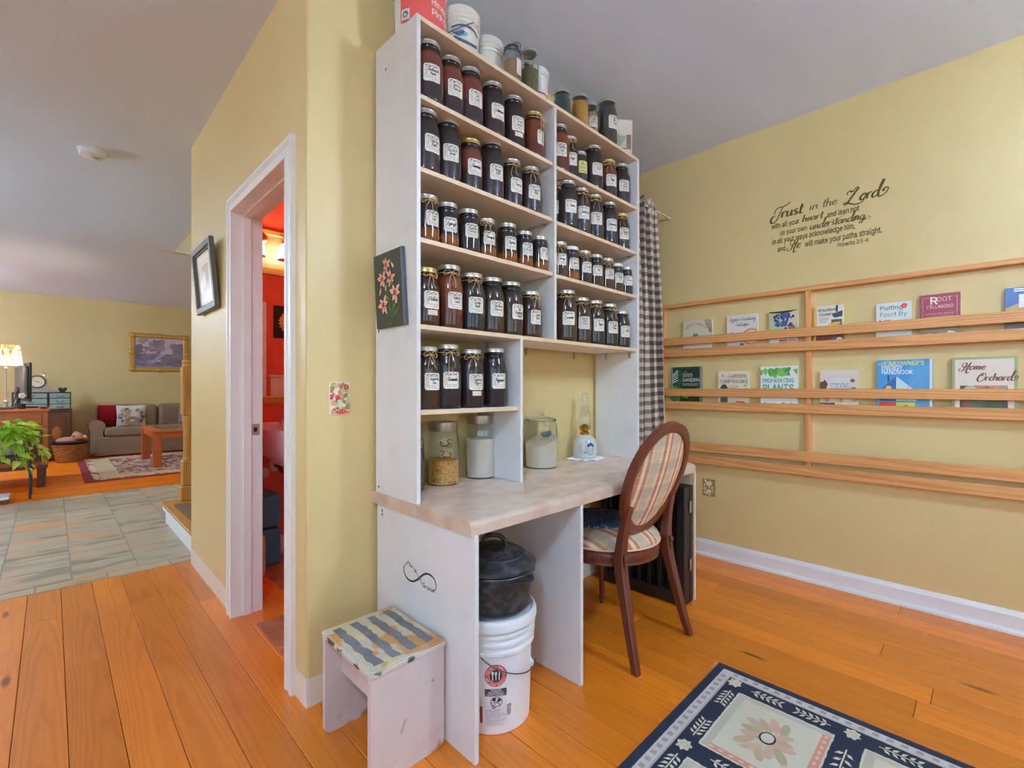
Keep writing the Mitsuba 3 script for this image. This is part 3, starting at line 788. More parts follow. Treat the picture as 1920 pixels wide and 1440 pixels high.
def jar_twine(kind, var):
    if ('tw', kind, var) not in _jar:
        R, H, nk = JT[kind]; r = random.Random(var * 11 + 3)
        z = H * .872; rr = nk * 1.0 + .0012; w = .0013
        parts = [tube([(rr * math.cos(a), rr * math.sin(a), z + .0008 * math.sin(3 * a)) for a in np.arange(28) * 2 * PI / 28], w, 5, True)]
        def on(a, zz, off=.002):          # a point just off the jar at angle a and height zz
            rad = float(np.interp(zz, [.6 * H, .66 * H, .72 * H, .775 * H, .825 * H, .86 * H, H], [R, R * .985, R * .95, R * .88, nk * 1.06, nk, nk])) + off
            return (rad * math.cos(a), rad * math.sin(a), zz)
        a0 = r.uniform(-.25, .25)
        parts.append(trimesh.creation.icosphere(1, .0034)); parts[-1].apply_translation(on(a0, z, .0035))
        for sgn in (-1, 1):
            s = r.uniform(.38, .6); dz = r.uniform(.008, .02)
            lp = [on(a0, z, .004), on(a0 + sgn * s * .55, z + .010, .010), on(a0 + sgn * s * 1.05, z + .002, .012), on(a0 + sgn * s * .95, z - dz * .7, .010), on(a0 + sgn * s * .4, z - .004, .008), on(a0, z, .005)]
            parts.append(tube(smooth_pts(lp, 4), w, 5))
            dl = r.uniform(.045, .085) * (H / .234)
            tl = [on(a0, z, .004), on(a0 + sgn * .16, z - dl * .35, .006), on(a0 + sgn * r.uniform(.1, .35), z - dl * .75, .003), on(a0 + sgn * r.uniform(.1, .38), z - dl, .003)]
            parts.append(tube(smooth_pts(tl, 4), w, 5))
        _jar['tw', kind, var] = mikit.ply(join(parts), 'twine', smooth=True)
    return _jar['tw', kind, var]

PAPER, DK = (232, 229, 218), (44, 42, 42)
def herb_label(p, w, h, txt, seed, style='frame', paper=PAPER):
    r = random.Random(seed)
    body = Polygon([(-w / 2 + .006, -h / 2), (w / 2 - .006, -h / 2), (w / 2 - .001, -h / 2 + .006), (w / 2 - .001, h / 2 - .006), (w / 2 - .006, h / 2), (-w / 2 + .006, h / 2), (-w / 2, h / 2 - .006), (-w / 2, -h / 2 + .006)])
    p.poly(body, paper, 0, strip=.0075)
    if style == 'note':
        for i, t in enumerate(txt): p.script(t, 0, h * .18 - i * h * .30, h * .11, (60, 62, 50), 1, 'c', pen=.22, width=min(w * .7, .16 * w * len(t)))
        return
    x0, x1, y0, y1 = -w * .30, w * .40, -h * .26, h * .30
    for a, b in (((x0, y0), (x1, y0)), ((x0, y1), (x1, y1)), ((x0, y0), (x0, y1)), ((x1, y0), (x1, y1))):
        n = 6; p.line([(a[0] + (b[0] - a[0]) * t, a[1] + (b[1] - a[1]) * t) for t in np.linspace(0, 1, n)], .0011, DK, 1)
    for i in range(9):                                   # scrolls above the frame
        x = -w * .34 + i * w * .085 + r.uniform(-.001, .001)
        p.disc(x, h * .385 + .0022 * math.sin(i * 1.7), .0026 if i % 3 else .0036, DK, 1, ry=.0018, rot=30 * (i % 4), n=2)
    for i in range(9):                                   # curls at the left
        p.line([(-w * .41 + .002 * math.sin(i * 2.1), -h * .30 + i * h * .075), (-w * .37 - .002 * math.sin(i * 1.3), -h * .27 + i * h * .075)], .0014, DK, 1)
    for i in range(6):                                   # dashes below
        x = -w * .28 + i * w * .125
        p.line([(x, -h * .375), (x + w * .06, -h * .385 + .001 * (i % 2))], .0016 if i != 3 else .003, DK, 1)
    n = len(txt)
    for i, t in enumerate(txt):
        hh = h * (.105 if n > 1 else .125)
        p.script(t, w * .05, h * (.08 if n > 1 else -.04) - i * h * .22, hh, (40, 42, 48), 2, 'c', shear=.15, pen=.26, width=min(w * .6, .085 * w * len(t)))

def jar(x, y, z, kind, col, lid, txt, twine, ang, label, group, style='frame', note=False, seed=0):
    R, H, nk = JT[kind]
    k = thing('herb_jar', label, 'jar', group)
    at = T().translate([x, y, z]).rotate([0, 0, 1], rng.uniform(0, 360))
    add(k, 'body', jar_body(kind, col), None, world=at)
    add(k, 'lid', jar_lid(kind, lid), None, world=at)
    p = Print(.00018)
    w, h = (.066, .064) if kind in ('big', 'mid', 'tall') else (.058, .055)
    if style == 'note': w, h = .055, .062
    herb_label(p, w, h, txt, seed, style, (222, 216, 130) if style == 'note' else PAPER)
    zc = H * (.44 if kind in ('big', 'mid', 'tall') else .50)
    m, c = p.mesh(on_cyl((x, y), R + .0005, ang, z + zc))
    lk = add(k, 'label', m, 'print_matte', color=c)
    if note:
        p2 = Print(.00018); p2.rect(-.02, -.011, .022, .008, (226, 208, 190), 0, strip=.007)
        for q in (-.005, .0, .004): p2.line([(-.016, q), (.016, q)], .0007, (120, 104, 92), 1)
        m, c = p2.mesh(on_cyl((x, y), R + .0005, ang, z + zc - h / 2 - .012))
        add(k, 'label', m, 'print_matte', color=c, label='small printed slip under the label')
    if twine is not None:
        add(k, 'twine', jar_twine(kind, twine), None, world=T().translate([x, y, z]).rotate([0, 0, 1], math.degrees(ang) + rng.uniform(-14, 10)))
    return k

ORD = ['first', 'second', 'third', 'fourth', 'fifth', 'sixth', 'seventh']
LIDW = {'lid_silver': 'silver', 'lid_gold': 'gold', 'lid_white': 'white'}
COLW = {'dark': 'nearly black', 'red': 'red brown', 'plum': 'plum brown', 'grey': 'grey brown', 'amber': 'amber bottomed', 'brown': 'brown', 'rust': 'rusty red', 'green': 'greenish black'}
def row(where, group, z, spec, base_ang, y0=1.462):
    for i, (px_, kind, col, lid, txt, tw, *opt) in enumerate(spec):
        o = opt[0] if opt else {}
        R, H, nk = JT[kind]
        y = y0 + o.get('dy', 0) + rng.uniform(-.006, .006)
        # the column of the photograph where the jar stands gives its x on this shelf
        t = (px_ - 960) / 876.4
        dx, dy = math.cos(YAW) + t * math.sin(YAW), math.sin(YAW) - t * math.cos(YAW)
        x = max(o.get('xmin', 0), y * dx / dy)
        words = ' '.join(txt)
        lab = f'{COLW[col]} jar, {LIDW[lid]} lid' + (', twine bow' if tw is not None else '') + f', {ORD[i]} from left on {where}'
        jar(x, y, z, kind, col, lid, txt, tw, base_ang + rng.uniform(-.16, .16) + o.get('da', 0), lab, group, o.get('style', 'frame'), o.get('note', False), seed=int(px_) + int(z * 100))
LA, RA = math.radians(-100), math.radians(-116)
SIL, GOL, WHT = 'lid_silver', 'lid_gold', 'lid_white'
row('the top left shelf', 'jars on the top left shelf', SL[0], [
 (803, 'big', 'red', SIL, ('Horehound', 'Herb'), None, {'xmin': PX1 + .0575}), (843, 'big', 'red', SIL, ('Arnica', 'Flower'), None), (880, 'big', 'red', SIL, ('Oak', 'Leaf'), None),
 (922, 'big', 'plum', SIL, ('Echinacea',), None), (961, 'big', 'dark', SIL, ('Sweet', 'Annie'), None, {'note': True}), (999, 'mid', 'rust', GOL, ('Wild', 'Cherry', 'Bark'), 1, {'da': .5})], LA)
row('the second left shelf', 'jars on the second left shelf', SL[1], [
 (797, 'big', 'plum', SIL, ('Valerian', 'Root'), None, {'xmin': PX1 + .0575}), (839, 'tall', 'plum', SIL, ('Burdock', 'Root'), None), (881, 'mid', 'red', GOL, ('Chamomile',), None),
 (921, 'tall', 'plum', SIL, ('Ginger', 'Root'), None), (958, 'mid', 'plum', SIL, ('Yarrow',), 0), (993, 'mid', 'plum', SIL, ('Mugwort', 'Herb'), 1)], LA)
row('the third left shelf', 'jars on the third left shelf', SL[2], [
 (800, 'quart', 'amber', SIL, ('Cats', 'Claw'), 2, {'xmin': PX1 + .048}), (838, 'quart', 'amber', SIL, ('Eyebright',), None), (878, 'quart', 'dark', SIL, ('Feverfew', 'Flowers'), None), (911, 'slim', 'amber', SIL, ('Fenugreek',), 3),
 (950, 'quart', 'amber', SIL, ('Hyssop',), None), (982, 'slim', 'amber', SIL, ('Milk', 'Thistle'), None), (1011, 'slim', 'amber', SIL, ('Prickly', 'Ash'), None)], LA)
row('the fourth left shelf', 'jars on the fourth left shelf', LZ, [
 (798, 'mid', 'brown', GOL, ('Mullein',), 0, {'xmin': PX1 + .053, 'note': True, 'dy': -.01}), (842, 'tall', 'rust', SIL, ('Golden', 'Seal'), 1), (884, 'big', 'dark', SIL, ('Cramp', 'Bark'), 2), (921, 'big', 'brown', SIL, ('Hawthorn', 'Berries'), None),
 (957, 'big', 'brown', SIL, ('Red', 'Raspberry', 'Leaf'), None), (993, 'mid', 'brown', SIL, ('Lemon', 'Balm'), 3)], LA)
row('the fifth left shelf', 'jars on the small lower shelf', LOWZ, [
 (799, 'big', 'brown', SIL, ('Jasmine', 'Tea'), 0, {'xmin': PX1 + .0575, 'dy': .012}), (839, 'tall', 'dark', SIL, ('Chamomile',), 1), (882, 'big', 'dark', SIL, ('Cayenne', 'Pepper'), 2, {'note': True}), (926, 'tall', 'dark', SIL, ('Peppermint',), None)], LA, 1.475)
row('the top right shelf', 'jars on the top right shelf', SR[0], [
 (1046, 'big', 'rust', SIL, ('Nettle', 'Leaf'), None, {'xmin': MX1 + .0575}), (1066, 'mid', 'dark', SIL, ('Sage',), 0), (1086, 'slim', 'grey', SIL, ('Olive', 'leaf', 'dried'), None, {'style': 'note'}), (1111, 'big', 'dark', SIL, ('Dill',), None),
 (1139, 'mid', 'red', GOL, ('Thyme',), 2), (1163, 'big', 'plum', SIL, ('Red', 'Clover'), None)], RA)
row('the second right shelf', 'jars on the second right shelf', SR[1], [
 (1046, 'big', 'dark', SIL, ('Anise',), 3, {'xmin': MX1 + .0575, 'dy': .03}), (1062, 'big', 'dark', SIL, ('Senna',), None, {'dy': -.012}), (1087, 'big', 'plum', SIL, ('Comfrey',), 1), (1112, 'big', 'dark', SIL, ('Rose', 'Hips'), 2), (1139, 'big', 'dark', SIL, ('Rosemary',), None),
 (1163, 'mid', 'dark', GOL, ('Slippery', 'Elm'), 0)], RA)
row('the third right shelf', 'jars on the third right shelf', SR[2], [
 (1047, 'quart', 'brown', SIL, ('Borage',), 1, {'xmin': MX1 + .048}), (1069, 'quart', 'amber', WHT, ('Joy Leaf',), None), (1093, 'quart', 'dark', SIL, ('Catnip',), 2), (1115, 'quart', 'brown', SIL, ('Mint',), None), (1136, 'quart', 'brown', SIL, ('Ashwa', 'gandha'), 3),
 (1155, 'slim', 'brown', WHT, ('Orange', 'Peel'), None), (1173, 'slim', 'dark', SIL, ('Cloves',), None)], RA)
row('the fourth right shelf', 'jars on the long lower shelf', LZ, [
 (1045, 'mid', 'brown', SIL, ('Basil',), 2, {'xmin': MX1 + .053, 'dy': .07}), (1061, 'tall', 'brown', SIL, ('Lavender',), 0, {'dy': -.025}), (1088, 'big', 'brown', SIL, ('Elder', 'Flower'), 1), (1114, 'big', 'dark', SIL, ('Thyme',), 3), (1140, 'big', 'green', SIL, ('Marsh', 'Mallow'), 0), (1164, 'mid', 'dark', SIL, ('Nettle',), None)], RA)
# ------------------------------------------------------------------ glass canisters, jars and pails
def corn_fn(c1, c2, c3, f):
    a, b, c = S(*c1), S(*c2), S(*c3)
    def fn(p, n, uv):
        v = mikit.noise(p.x * f, p.y * f, p.z * f); w = mikit.noise(p.x * f * 1.7 + 9, p.y * f * 1.7, p.z * f * 1.7)
        return mikit.mix(mikit.mix(a, b, v), c, mikit.smoothstep(.62, .8, w))
    return mikit.proc(fn)
mat('corn', corn_fn((216, 146, 44), (238, 190, 96), (130, 76, 24), 150), 0.5, 0.4)
mat('yellow_corn', corn_fn((228, 172, 62), (240, 196, 92), (190, 130, 40), 240), 0.5, 0.4)
mat('grains', corn_fn((176, 140, 96), (206, 176, 130), (120, 90, 58), 240), 0.7, 0.3)
mat('dry_herb', corn_fn((104, 112, 74), (150, 152, 104), (80, 84, 58), 130), 0.8, 0.2)
mat('rice_flour', corn_fn((228, 221, 208), (234, 228, 217), (222, 214, 201), 160), 0.85, 0.2)
mat('flour', S(248, 243, 230), 0.9, 0.2)
mat('poppy_dark', corn_fn((70, 68, 66), (92, 90, 86), (50, 48, 48), 200), 0.4, 0.5, clear=.6)
mat('dark_beans', corn_fn((40, 36, 38), (62, 56, 56), (26, 24, 26), 200), 0.5, 0.4)
mat('teal_stuff', S(38, 92, 92), 0.25, 0.5, clear=0.6)
mat('brushed_lid', S(172, 160, 146), 0.32, 0.5, metal=0.9)

def glass_shell(prof, x, y, z, t=.0026, open_bottom=False):
    """A closed vessel wall of thickness t around the profile (r, z)."""
    p = [q for q in prof if q[0] > 1e-6]
    inner = [(max(r - t, .002), max(q, p[0][1] + .0045) if not open_bottom else q) for r, q in p][::-1]
    path = ([(0, p[0][1])] + p + inner + [(0, p[0][1] + .0045)]) if not open_bottom else (p + inner + [p[0]])
    return lathe(path, 56, (x, y, z))
def glass_pot(k, x, y, z, prof, fill, fz, bsdf, heap=0.0, slope=None):
    """A clear glass vessel of profile (r, z) with its contents up to height fz; heap raises the middle, slope tilts the surface."""
    add(k, 'glass', glass_shell(prof, x, y, z), 'solid_glass', smooth=40)
    pr_ = np.array(prof); zz = np.linspace(.0056, fz, 8)
    side = pr_[np.argsort(pr_[:, 1], kind='stable')]
    rr = np.interp(zz, side[side[:, 0] > .02][:, 1], side[side[:, 0] > .02][:, 0]) - .0036
    inner = [(0, .0056)] + [(r, q) for r, q in zip(rr, zz)] + [(rr[-1] * f, fz + heap * (1 - f * f) + .0012 * math.sin(f * 40)) for f in (.92, .7, .45, .2)] + [(0, fz + heap)]
    m = lathe(inner, 48, (x, y, z))
    if slope:
        v = np.array(m.vertices); w = np.clip((v[:, 2] - z) / fz, 0, 1.3) ** 3
        v[:, 2] += w * (slope[0] * (v[:, 0] - x) + slope[1] * (v[:, 1] - y)) / rr[-1]
        m = trimesh.Trimesh(v, m.faces, process=False)
    return add(k, fill, m, bsdf, smooth=40)

def canister(x, y, r, h, fz, fill, bsdf, label, heap=0.004):
    k = thing('canister', label, 'canister', None)
    hb = h - .036
    prof = [(0, .002), (r * .9, 0), (r * .97, .004), (r, .014), (r, hb * .74), (r * .97, hb * .86), (r * .88, hb * .95), (r * .80, hb), (r * .80, hb + .01)]
    glass_pot(k, x, y, CT1, prof, fill, fz, bsdf, heap)
    add(k, 'lid', lathe([(r * .90, hb - .003), (r * .93, hb), (r * .93, h - .004), (r * .90, h), (0, h)], 48, (x, y, CT1)), 'brushed_lid', smooth=35)
    return k
def swirl(k, x, y, r, zc, size, ang):
    p = Print(.0003)
    for sx, sy, fl in ((0, .032, 1), (0, -.008, -1)):
        pts = smooth_pts([(.020 * fl, .012 + sy), (.012 * fl, .018 + sy), (.006 * fl, .010 + sy), (.014 * fl, .004 + sy), (.004 * fl, -.004 + sy), (-.012 * fl, -.006 + sy), (-.020 * fl, .004 + sy), (-.014 * fl, .010 + sy), (-.010 * fl, .004 + sy)], 5)
        p.line(pts * size, .0026 * size * (1 + .5 * np.sin(np.linspace(0, PI, len(pts)))), (70, 46, 34), 1)
        pts = smooth_pts([(.0, -.002 + sy), (.010 * fl, -.012 + sy), (.022 * fl, -.006 + sy), (.018 * fl, .002 + sy)], 5)
        p.line(pts * size, .0018 * size, (70, 46, 34), 1)
        p.disc(-.004 * fl * size, (.014 + sy) * size, .002 * size, (70, 46, 34), 1)
    m, c = p.mesh(on_cyl((x, y), r + .0006, ang, zc)); add(k, 'scroll_decal', m, 'print_matte', color=c, label='black scroll decal')
cA, cB = (1.182, 1.612), (1.392, 1.616)
k = canister(*cA, .066, .262, .102, 'corn', 'corn', 'glass canister of orange corn kernels with a steel lid, on the desk'); swirl(k, *cA, .066, CT1 + .135, 1.15, math.radians(-118))
k = canister(*cB, .066, .282, .175, 'flour', 'rice_flour', 'glass canister of off white meal with a steel lid, beside the lower divider')
canister(1.0, 1.598, .064, .262, .16, 'beans', 'dark_beans', 'glass canister of dark beans half hidden behind the left side panel of the shelf unit')

k = thing('cookie_jar', 'big glass jar of white flour with a blue scoop inside and knobbed lid', 'jar')
fx, fy, fr_ = 1.788, 1.602, .083
glass_pot(k, fx, fy, CT1, [(0, .003), (.074, 0), (.081, .004), (fr_, .014), (fr_, .195), (.080, .214), (.074, .224), (.074, .236), (.078, .240)], 'flour', .135, 'flour', 0.0, (.030, .0))
add(k, 'lid', lathe([(0, .2405), (.079, .2405), (.080, .241), (.079, .246), (.05, .256), (.026, .262), (.018, .266), (.014, .274), (.022, .284), (.024, .292), (.018, .300), (0, .302)], 48, (fx, fy, CT1)), 'solid_glass', smooth=40, label='domed glass lid with a round knob')
add(k, 'rim', put(lathe([(.0765 + .0045 * math.cos(a), .2365 + .0035 * math.sin(a)) for a in np.linspace(0, 2 * PI, 9)], 56), (fx, fy, CT1)), 'solid_glass', smooth=True, label='thick glass rim')
mat('scoop_blue', S(70, 142, 164), 0.3, 0.5, clear=.5); mat('scoop_grip', S(206, 206, 196), 0.2, 0.5)
sc = thing('flour_scoop', 'blue plastic scoop lying on the flour in the big glass jar', 'scoop')
m = trimesh.creation.icosphere(3, 1.0); v = np.array(m.vertices) * [.032, .019, .014]; v[:, 2] += .006 * (v[:, 0] / .03) ** 2
add(sc, 'bowl', put(trimesh.Trimesh(v, m.faces, process=False), (fx + .020, fy - .016, CT1 + .165), rz=-.35, ry=-.12), 'scoop_blue', smooth=True)
add(sc, 'handle', tube([(fx - .062, fy - .018, CT1 + .135), (fx - .03, fy - .014, CT1 + .152), (fx - .006, fy - .010, CT1 + .163)], .0045, 8), 'scoop_grip', smooth=True)

# oil lamp with a painted stoneware base on a daisy trivet
k = thing('trivet', 'white daisy shaped trivet under the oil lamp on the desk', 'trivet')
ox, oy = 2.165, 1.606
pet = []
for i in range(10):
    a = i * 2 * PI / 10 + .1
    pet.append(put(rbx(.052, .108, -.017, .017, .0005, .009, .004, 2), (ox, oy, CT1), rz=a) if i % 1 == 0 else None)
    if oy + .108 * math.sin(a) > YA - .004: pet[-1] = put(rbx(.045, .080, -.014, .014, .0005, .009, .004, 2), (ox, oy, CT1), rz=a)
for m in pet: add(k, 'petal', m, 'ceramic_white', smooth=30)
add(k, 'centre', lathe([(0, .0005), (.055, .0005), (.058, .004), (.055, .008), (0, .0085)], 32, (ox, oy, CT1)), 'ceramic_white', smooth=35)
k = thing('oil_lamp', 'oil lamp with a grey white stoneware base painted blue, brass burner and tall glass chimney', 'oil lamp')
z0 = CT1 + .009
mat('stoneware', S(206, 210, 206), 0.22, 0.5, clear=.4)
add(k, 'base', lathe([(0, 0), (.060, 0), (.066, .006), (.067, .03), (.066, .075), (.058, .102), (.044, .117), (.030, .123), (.026, .128), (0, .129)], 48, (ox, oy, z0)), 'stoneware', smooth=40)
add(k, 'handle', tube(smooth_pts([(ox - .044, oy - .045, z0 + .10), (ox - .062, oy - .056, z0 + .095), (ox - .066, oy - .06, z0 + .06), (ox - .052, oy - .048, z0 + .035)], 5), .006, 8), 'stoneware', smooth=True)
add(k, 'burner', lathe([(.022, .128), (.026, .134), (.026, .142), (.018, .147), (.016, .152), (.030, .158), (.032, .166), (.027, .172), (.020, .182), (.008, .190), (0, .191)], 32, (ox, oy, z0)), 'brass', smooth=40)
for i in range(10):
    a = i * 2 * PI / 10
    add(k, 'prong', tube([(ox + .030 * math.cos(a), oy + .030 * math.sin(a), z0 + .165), (ox + .034 * math.cos(a), oy + .034 * math.sin(a), z0 + .180)], .0012, 5), 'brass')
add(k, 'wick_knob', put(lathe([(0, 0), (.006, 0), (.007, .003), (0, .004)], 16), (ox - .040, oy - .012, z0 + .150), ry=PI / 2), 'brass', smooth=35)
add(k, 'chimney', glass_shell([(.027, .170), (.029, .185), (.036, .205), (.038, .222), (.033, .245), (.023, .275), (.018, .30), (.0165, .335), (.018, .362)], ox, oy, z0, .0018, True), 'solid_glass', smooth=40)
add(k, 'chimney_rim', put(lathe([(.018 + .0016 * math.cos(a), .362 + .0016 * math.sin(a)) for a in np.linspace(0, 2 * PI, 9)], 32), (ox, oy, z0)), 'solid_glass', smooth=True)
p = Print(.0003); BL = (54, 80, 138)
p.line([(-.020, .034), (-.015, .0)], .0022, BL, 1); p.line([(.020, .034), (.015, .0)], .0022, BL, 1); p.line(smooth_pts([(-.015, .0), (0, -.004), (.015, 0)], 3), .0026, BL, 1)
for q in (.010, .022): p.line([(-.019, q), (.019, q)], .0016, BL, 1)
for q in (-.008, 0, .008): p.line([(q * 1.2, .033), (q, .0)], .0010, BL, 1)
p.poly(Polygon([(-.026, .035), (.026, .035), (.022, .042), (-.022, .042)]), BL, 1)
for q, w_, h_ in ((-.012, .048, .010), (.002, .055, .011), (.014, .048, .009)): p.disc(q, w_, .009, BL, 1, ry=h_ * .8, n=3)
p.line([(-.040, .008), (-.024, .004)], .0016, BL, 1); p.line([(-.036, .013), (-.026, .006)], .0012, BL, 1)
m, c = p.mesh(on_cyl((ox, oy), .0672, math.radians(-116), z0 + .026)); add(k, 'painting', m, 'print_satin', color=c, label='blue painted crock motif')

# ------------------------------------------------------------------ on top of the shelf unit
def pail(name, x, y, z, r, h, bsdf, label, bands=(.72, .80, .88), handle=None):
    k = thing(name, label, 'pail')
    prof = [(0, 0), (r * .90, 0), (r * .92, .004)]
    for b in bands: prof += [(r * (.92 + .06 * b), h * b - .006), (r * (.92 + .06 * b) + .006, h * b - .003), (r * (.92 + .06 * b) + .006, h * b + .003), (r * (.92 + .06 * b), h * b + .006)]
    prof += [(r * .985, h - .022), (0, h - .022)]
    add(k, 'body', lathe(prof, 48, (x, y, z)), bsdf, smooth=35)
    add(k, 'lid', lathe([(r * 1.0, h - .026), (r * 1.06, h - .024), (r * 1.06, h - .004), (r * 1.02, h), (r * .96, h), (r * .93, h - .006), (0, h - .006)], 48, (x, y, z)), bsdf, smooth=35)
    if handle:
        a0, drop = handle; rr = r * 1.03; pts = []
        for t in np.linspace(-1, 1, 21):
            a = a0 + t * PI / 2; pts.append((x + rr * math.cos(a) * 1.01, y + rr * math.sin(a) * 1.01, z + h * .78 - drop * math.cos(t * PI / 2)))
        add(k, 'bail', tube(pts, .0018, 6), 'steel_dark', smooth=True)
        for s_ in (-1, 1):
            a = a0 + s_ * PI / 2
            add(k, 'ear', put(lathe([(0, 0), (.014, 0), (.012, .006), (0, .007)], 16), (x + rr * .985 * math.cos(a), y + rr * .985 * math.sin(a), z + h * .78), rz=a, ry=PI / 2), bsdf, smooth=35)
    return k
ZT = TOPZ
k = pail('salt_pail', 1.015, 1.535, ZT, .100, .285, 'plastic_white', 'white pail with a salmon red label, leftmost on top of the shelf unit', handle=(math.radians(-150), .10))
p = Print(.0004)
p.rect(-.105, -.075, .135, .075, (222, 92, 84), 0, strip=.012); p.rect(-.105, .045, -.02, .07, (226, 112, 102), 1, strip=.012)
for i in range(3): p.rect(-.095, .052 + i * .006, -.03, .054 + i * .006, (240, 190, 180), 2, strip=.012)
p.text('Himalayan', .015, -.004, .024, (246, 236, 230), 2, 'l', bold=True, width=.115); p.text('Pink Salt', .015, -.042, .024, (246, 236, 230), 2, 'l', bold=True, width=.115)
p.rect(-.10, -.070, -.065, -.03, (236, 232, 230), 1, strip=.012); p.disc(-.083, -.05, .012, (110, 130, 140), 2)
m, c = p.mesh(on_cyl((1.015, 1.535), .0985, math.radians(-108), ZT + .115)); add(k, 'label', m, 'print_satin', color=c, label='salmon red label lettered Himalayan Pink Salt')
k = pail('ribbed_pail', 1.208, 1.53, ZT, .078, .222, 'plastic_cream', 'cream pail with a blue emblem and wire bail, on top of the shelf unit', handle=(math.radians(-170), .06))
p = Print(.0004); NB = (58, 92, 124)
p.line(smooth_pts([(-.06, .028), (-.02, .036), (.03, .034), (.066, .02)], 5), .007, NB, 1)
p.line(smooth_pts([(-.05, -.010), (-.01, -.026), (.03, -.03), (.06, -.024)], 5), .009, NB, 1)
p.disc(-.02, .006, .018, (120, 150, 172), 1, ry=.012); p.poly(Polygon([(-.06, .012), (-.035, .006), (-.01, .018), (.0, .0), (-.03, -.008)]), NB, 2); p.disc(.0, .004, .008, (150, 176, 190), 3)
m, c = p.mesh(on_cyl((1.208, 1.53), .0775, math.radians(-112), ZT + .105)); add(k, 'emblem', m, 'print_satin', color=c, label='blue oval emblem')
k = pail('plain_pail', 1.388, 1.568, ZT, .070, .222, 'plastic_cream', 'plain cream ribbed pail, third on top of the shelf unit behind a wire bail jar')
k = pail('striped_pail', 1.680, 1.555, ZT, .072, .226, 'plastic_white', 'white pail with a thin red stripe, on top of the shelf unit', bands=(.86,))
p = Print(.0004); p.rect(-.09, .024, .09, .030, (206, 76, 56), 0, strip=.012); p.rect(-.05, -.02, -.02, -.012, (120, 120, 126), 0, strip=.012)
m, c = p.mesh(on_cyl((1.680, 1.555), .0705, math.radians(-100), ZT + .075)); add(k, 'stripe', m, 'print_satin', color=c)

def clear_jar(name, x, y, z, r, h, fz, fill, bsdf, label, lid='lid_silver', cat='jar'):
    k = thing(name, label, cat)
    nk = r * .80
    prof = [(0, .002), (r * .88, 0), (r * .97, .004), (r, .014), (r, h * .68), (r * .95, h * .76), (nk * 1.06, h * .84), (nk, h * .88), (nk, h - .006)]
    glass_pot(k, x, y, z, prof, fill, fz, bsdf, .004)
    if lid: add(k, 'lid', lathe([(0, h), (nk + .001, h), (nk + .003, h - .003), (nk + .003, h - .016), (nk + .001, h - .018)], 36, (x, y, z)), lid, smooth=35)
    return k
k = clear_jar('wire_bail_jar', 1.432, 1.452, ZT, .042, .178, .105, 'grain', 'grains', 'glass jar of tan grain with a wire bail, on top of the shelf unit', None)
bz, bxx, byy = ZT + .160, 1.432, 1.452
add(k, 'lid', lathe([(0, .158), (.035, .158), (.038, .164), (.034, .174), (0, .178)], 36, (bxx, byy, ZT)), 'solid_glass', smooth=35)
add(k, 'wire', join(tube([(bxx + .037 * math.cos(a), byy + .037 * math.sin(a), bz - .010) for a in np.arange(24) * 2 * PI / 24], .0014, 5, True),
                    tube(smooth_pts([(bxx - .036, byy - .012, bz - .010), (bxx - .02, byy - .034, bz + .014), (bxx + .012, byy - .038, bz + .018), (bxx + .036, byy - .012, bz - .008)], 4), .0014, 5),
                    tube(smooth_pts([(bxx - .036, byy - .012, bz - .012), (bxx - .015, byy - .042, bz - .022), (bxx + .01, byy - .044, bz - .03), (bxx + .02, byy - .04, bz - .006)], 4), .0014, 5)), 'black_iron', smooth=True)
p = Print(.0003); p.rect(-.016, -.035, .016, .035, (226, 206, 202), 0, strip=.008)
m, c = p.mesh(on_cyl((bxx, byy), .0428, math.radians(-86), ZT + .075)); add(k, 'label', m, 'print_matte', color=c, label='blank pinkish paper label')
k = clear_jar('glass_herb_jar', 1.545, 1.455, ZT, .042, .222, .125, 'herbs', 'dry_herb', 'clear glass jar half full of green herbs, on top of the shelf unit')
mat('herb_leaf', S(126, 134, 92), 0.7, 0.3)
lv = []
for i in range(26):
    a, rr, zz = rng.uniform(0, 6.28), rng.uniform(.008, .034), rng.uniform(.115, .165)
    q = trimesh.creation.icosphere(1, 1.0); q.apply_scale((.012, .0045, .002)); q = put(q, (1.545 + rr * math.cos(a), 1.455 + rr * math.sin(a), ZT + zz), rz=a, rx=rng.uniform(-1, 1), ry=rng.uniform(-1, 1)); lv.append(q)
add(k, 'sprigs', join(lv), 'herb_leaf', smooth=True, kind='stuff')
k = clear_jar('teal_jar', 1.822, 1.492, ZT, .043, .178, .150, 'paint', 'teal_stuff', 'clear jar of teal green contents with a silver lid, on top of the shelf unit')
k = clear_jar('small_jar', 1.965, 1.575, ZT, .036, .166, .12, 'grain', 'grains', 'small grain jar half hidden left of the yellow corn jar on the shelf top')
k = clear_jar('corn_jar', 1.930, 1.462, ZT, .046, .188, .148, 'corn', 'yellow_corn', 'clear jar of yellow corn with a silver lid, on top of the shelf unit')
k = clear_jar('labelled_jar', 2.050, 1.482, ZT, .041, .205, .150, 'grain', 'grains', 'grain jar with a white label, between the corn jar and big dark jar')
p = Print(.0003); herb_label(p, .056, .058, ('Wheat', 'Berries'), 77)
m, c = p.mesh(on_cyl((2.050, 1.482), .0418, math.radians(-118), ZT + .095)); add(k, 'label', m, 'print_matte', color=c)
k = clear_jar('dark_jar', 2.172, 1.462, ZT, .058, .262, .215, 'seeds', 'poppy_dark', 'large jar of dark grey seeds with a white label, on the shelf top')
p = Print(.0003); herb_label(p, .074, .072, ('Black', 'Cumin'), 78)
m, c = p.mesh(on_cyl((2.172, 1.462), .0588, math.radians(-100), ZT + .125)); add(k, 'label', m, 'print_matte', color=c)
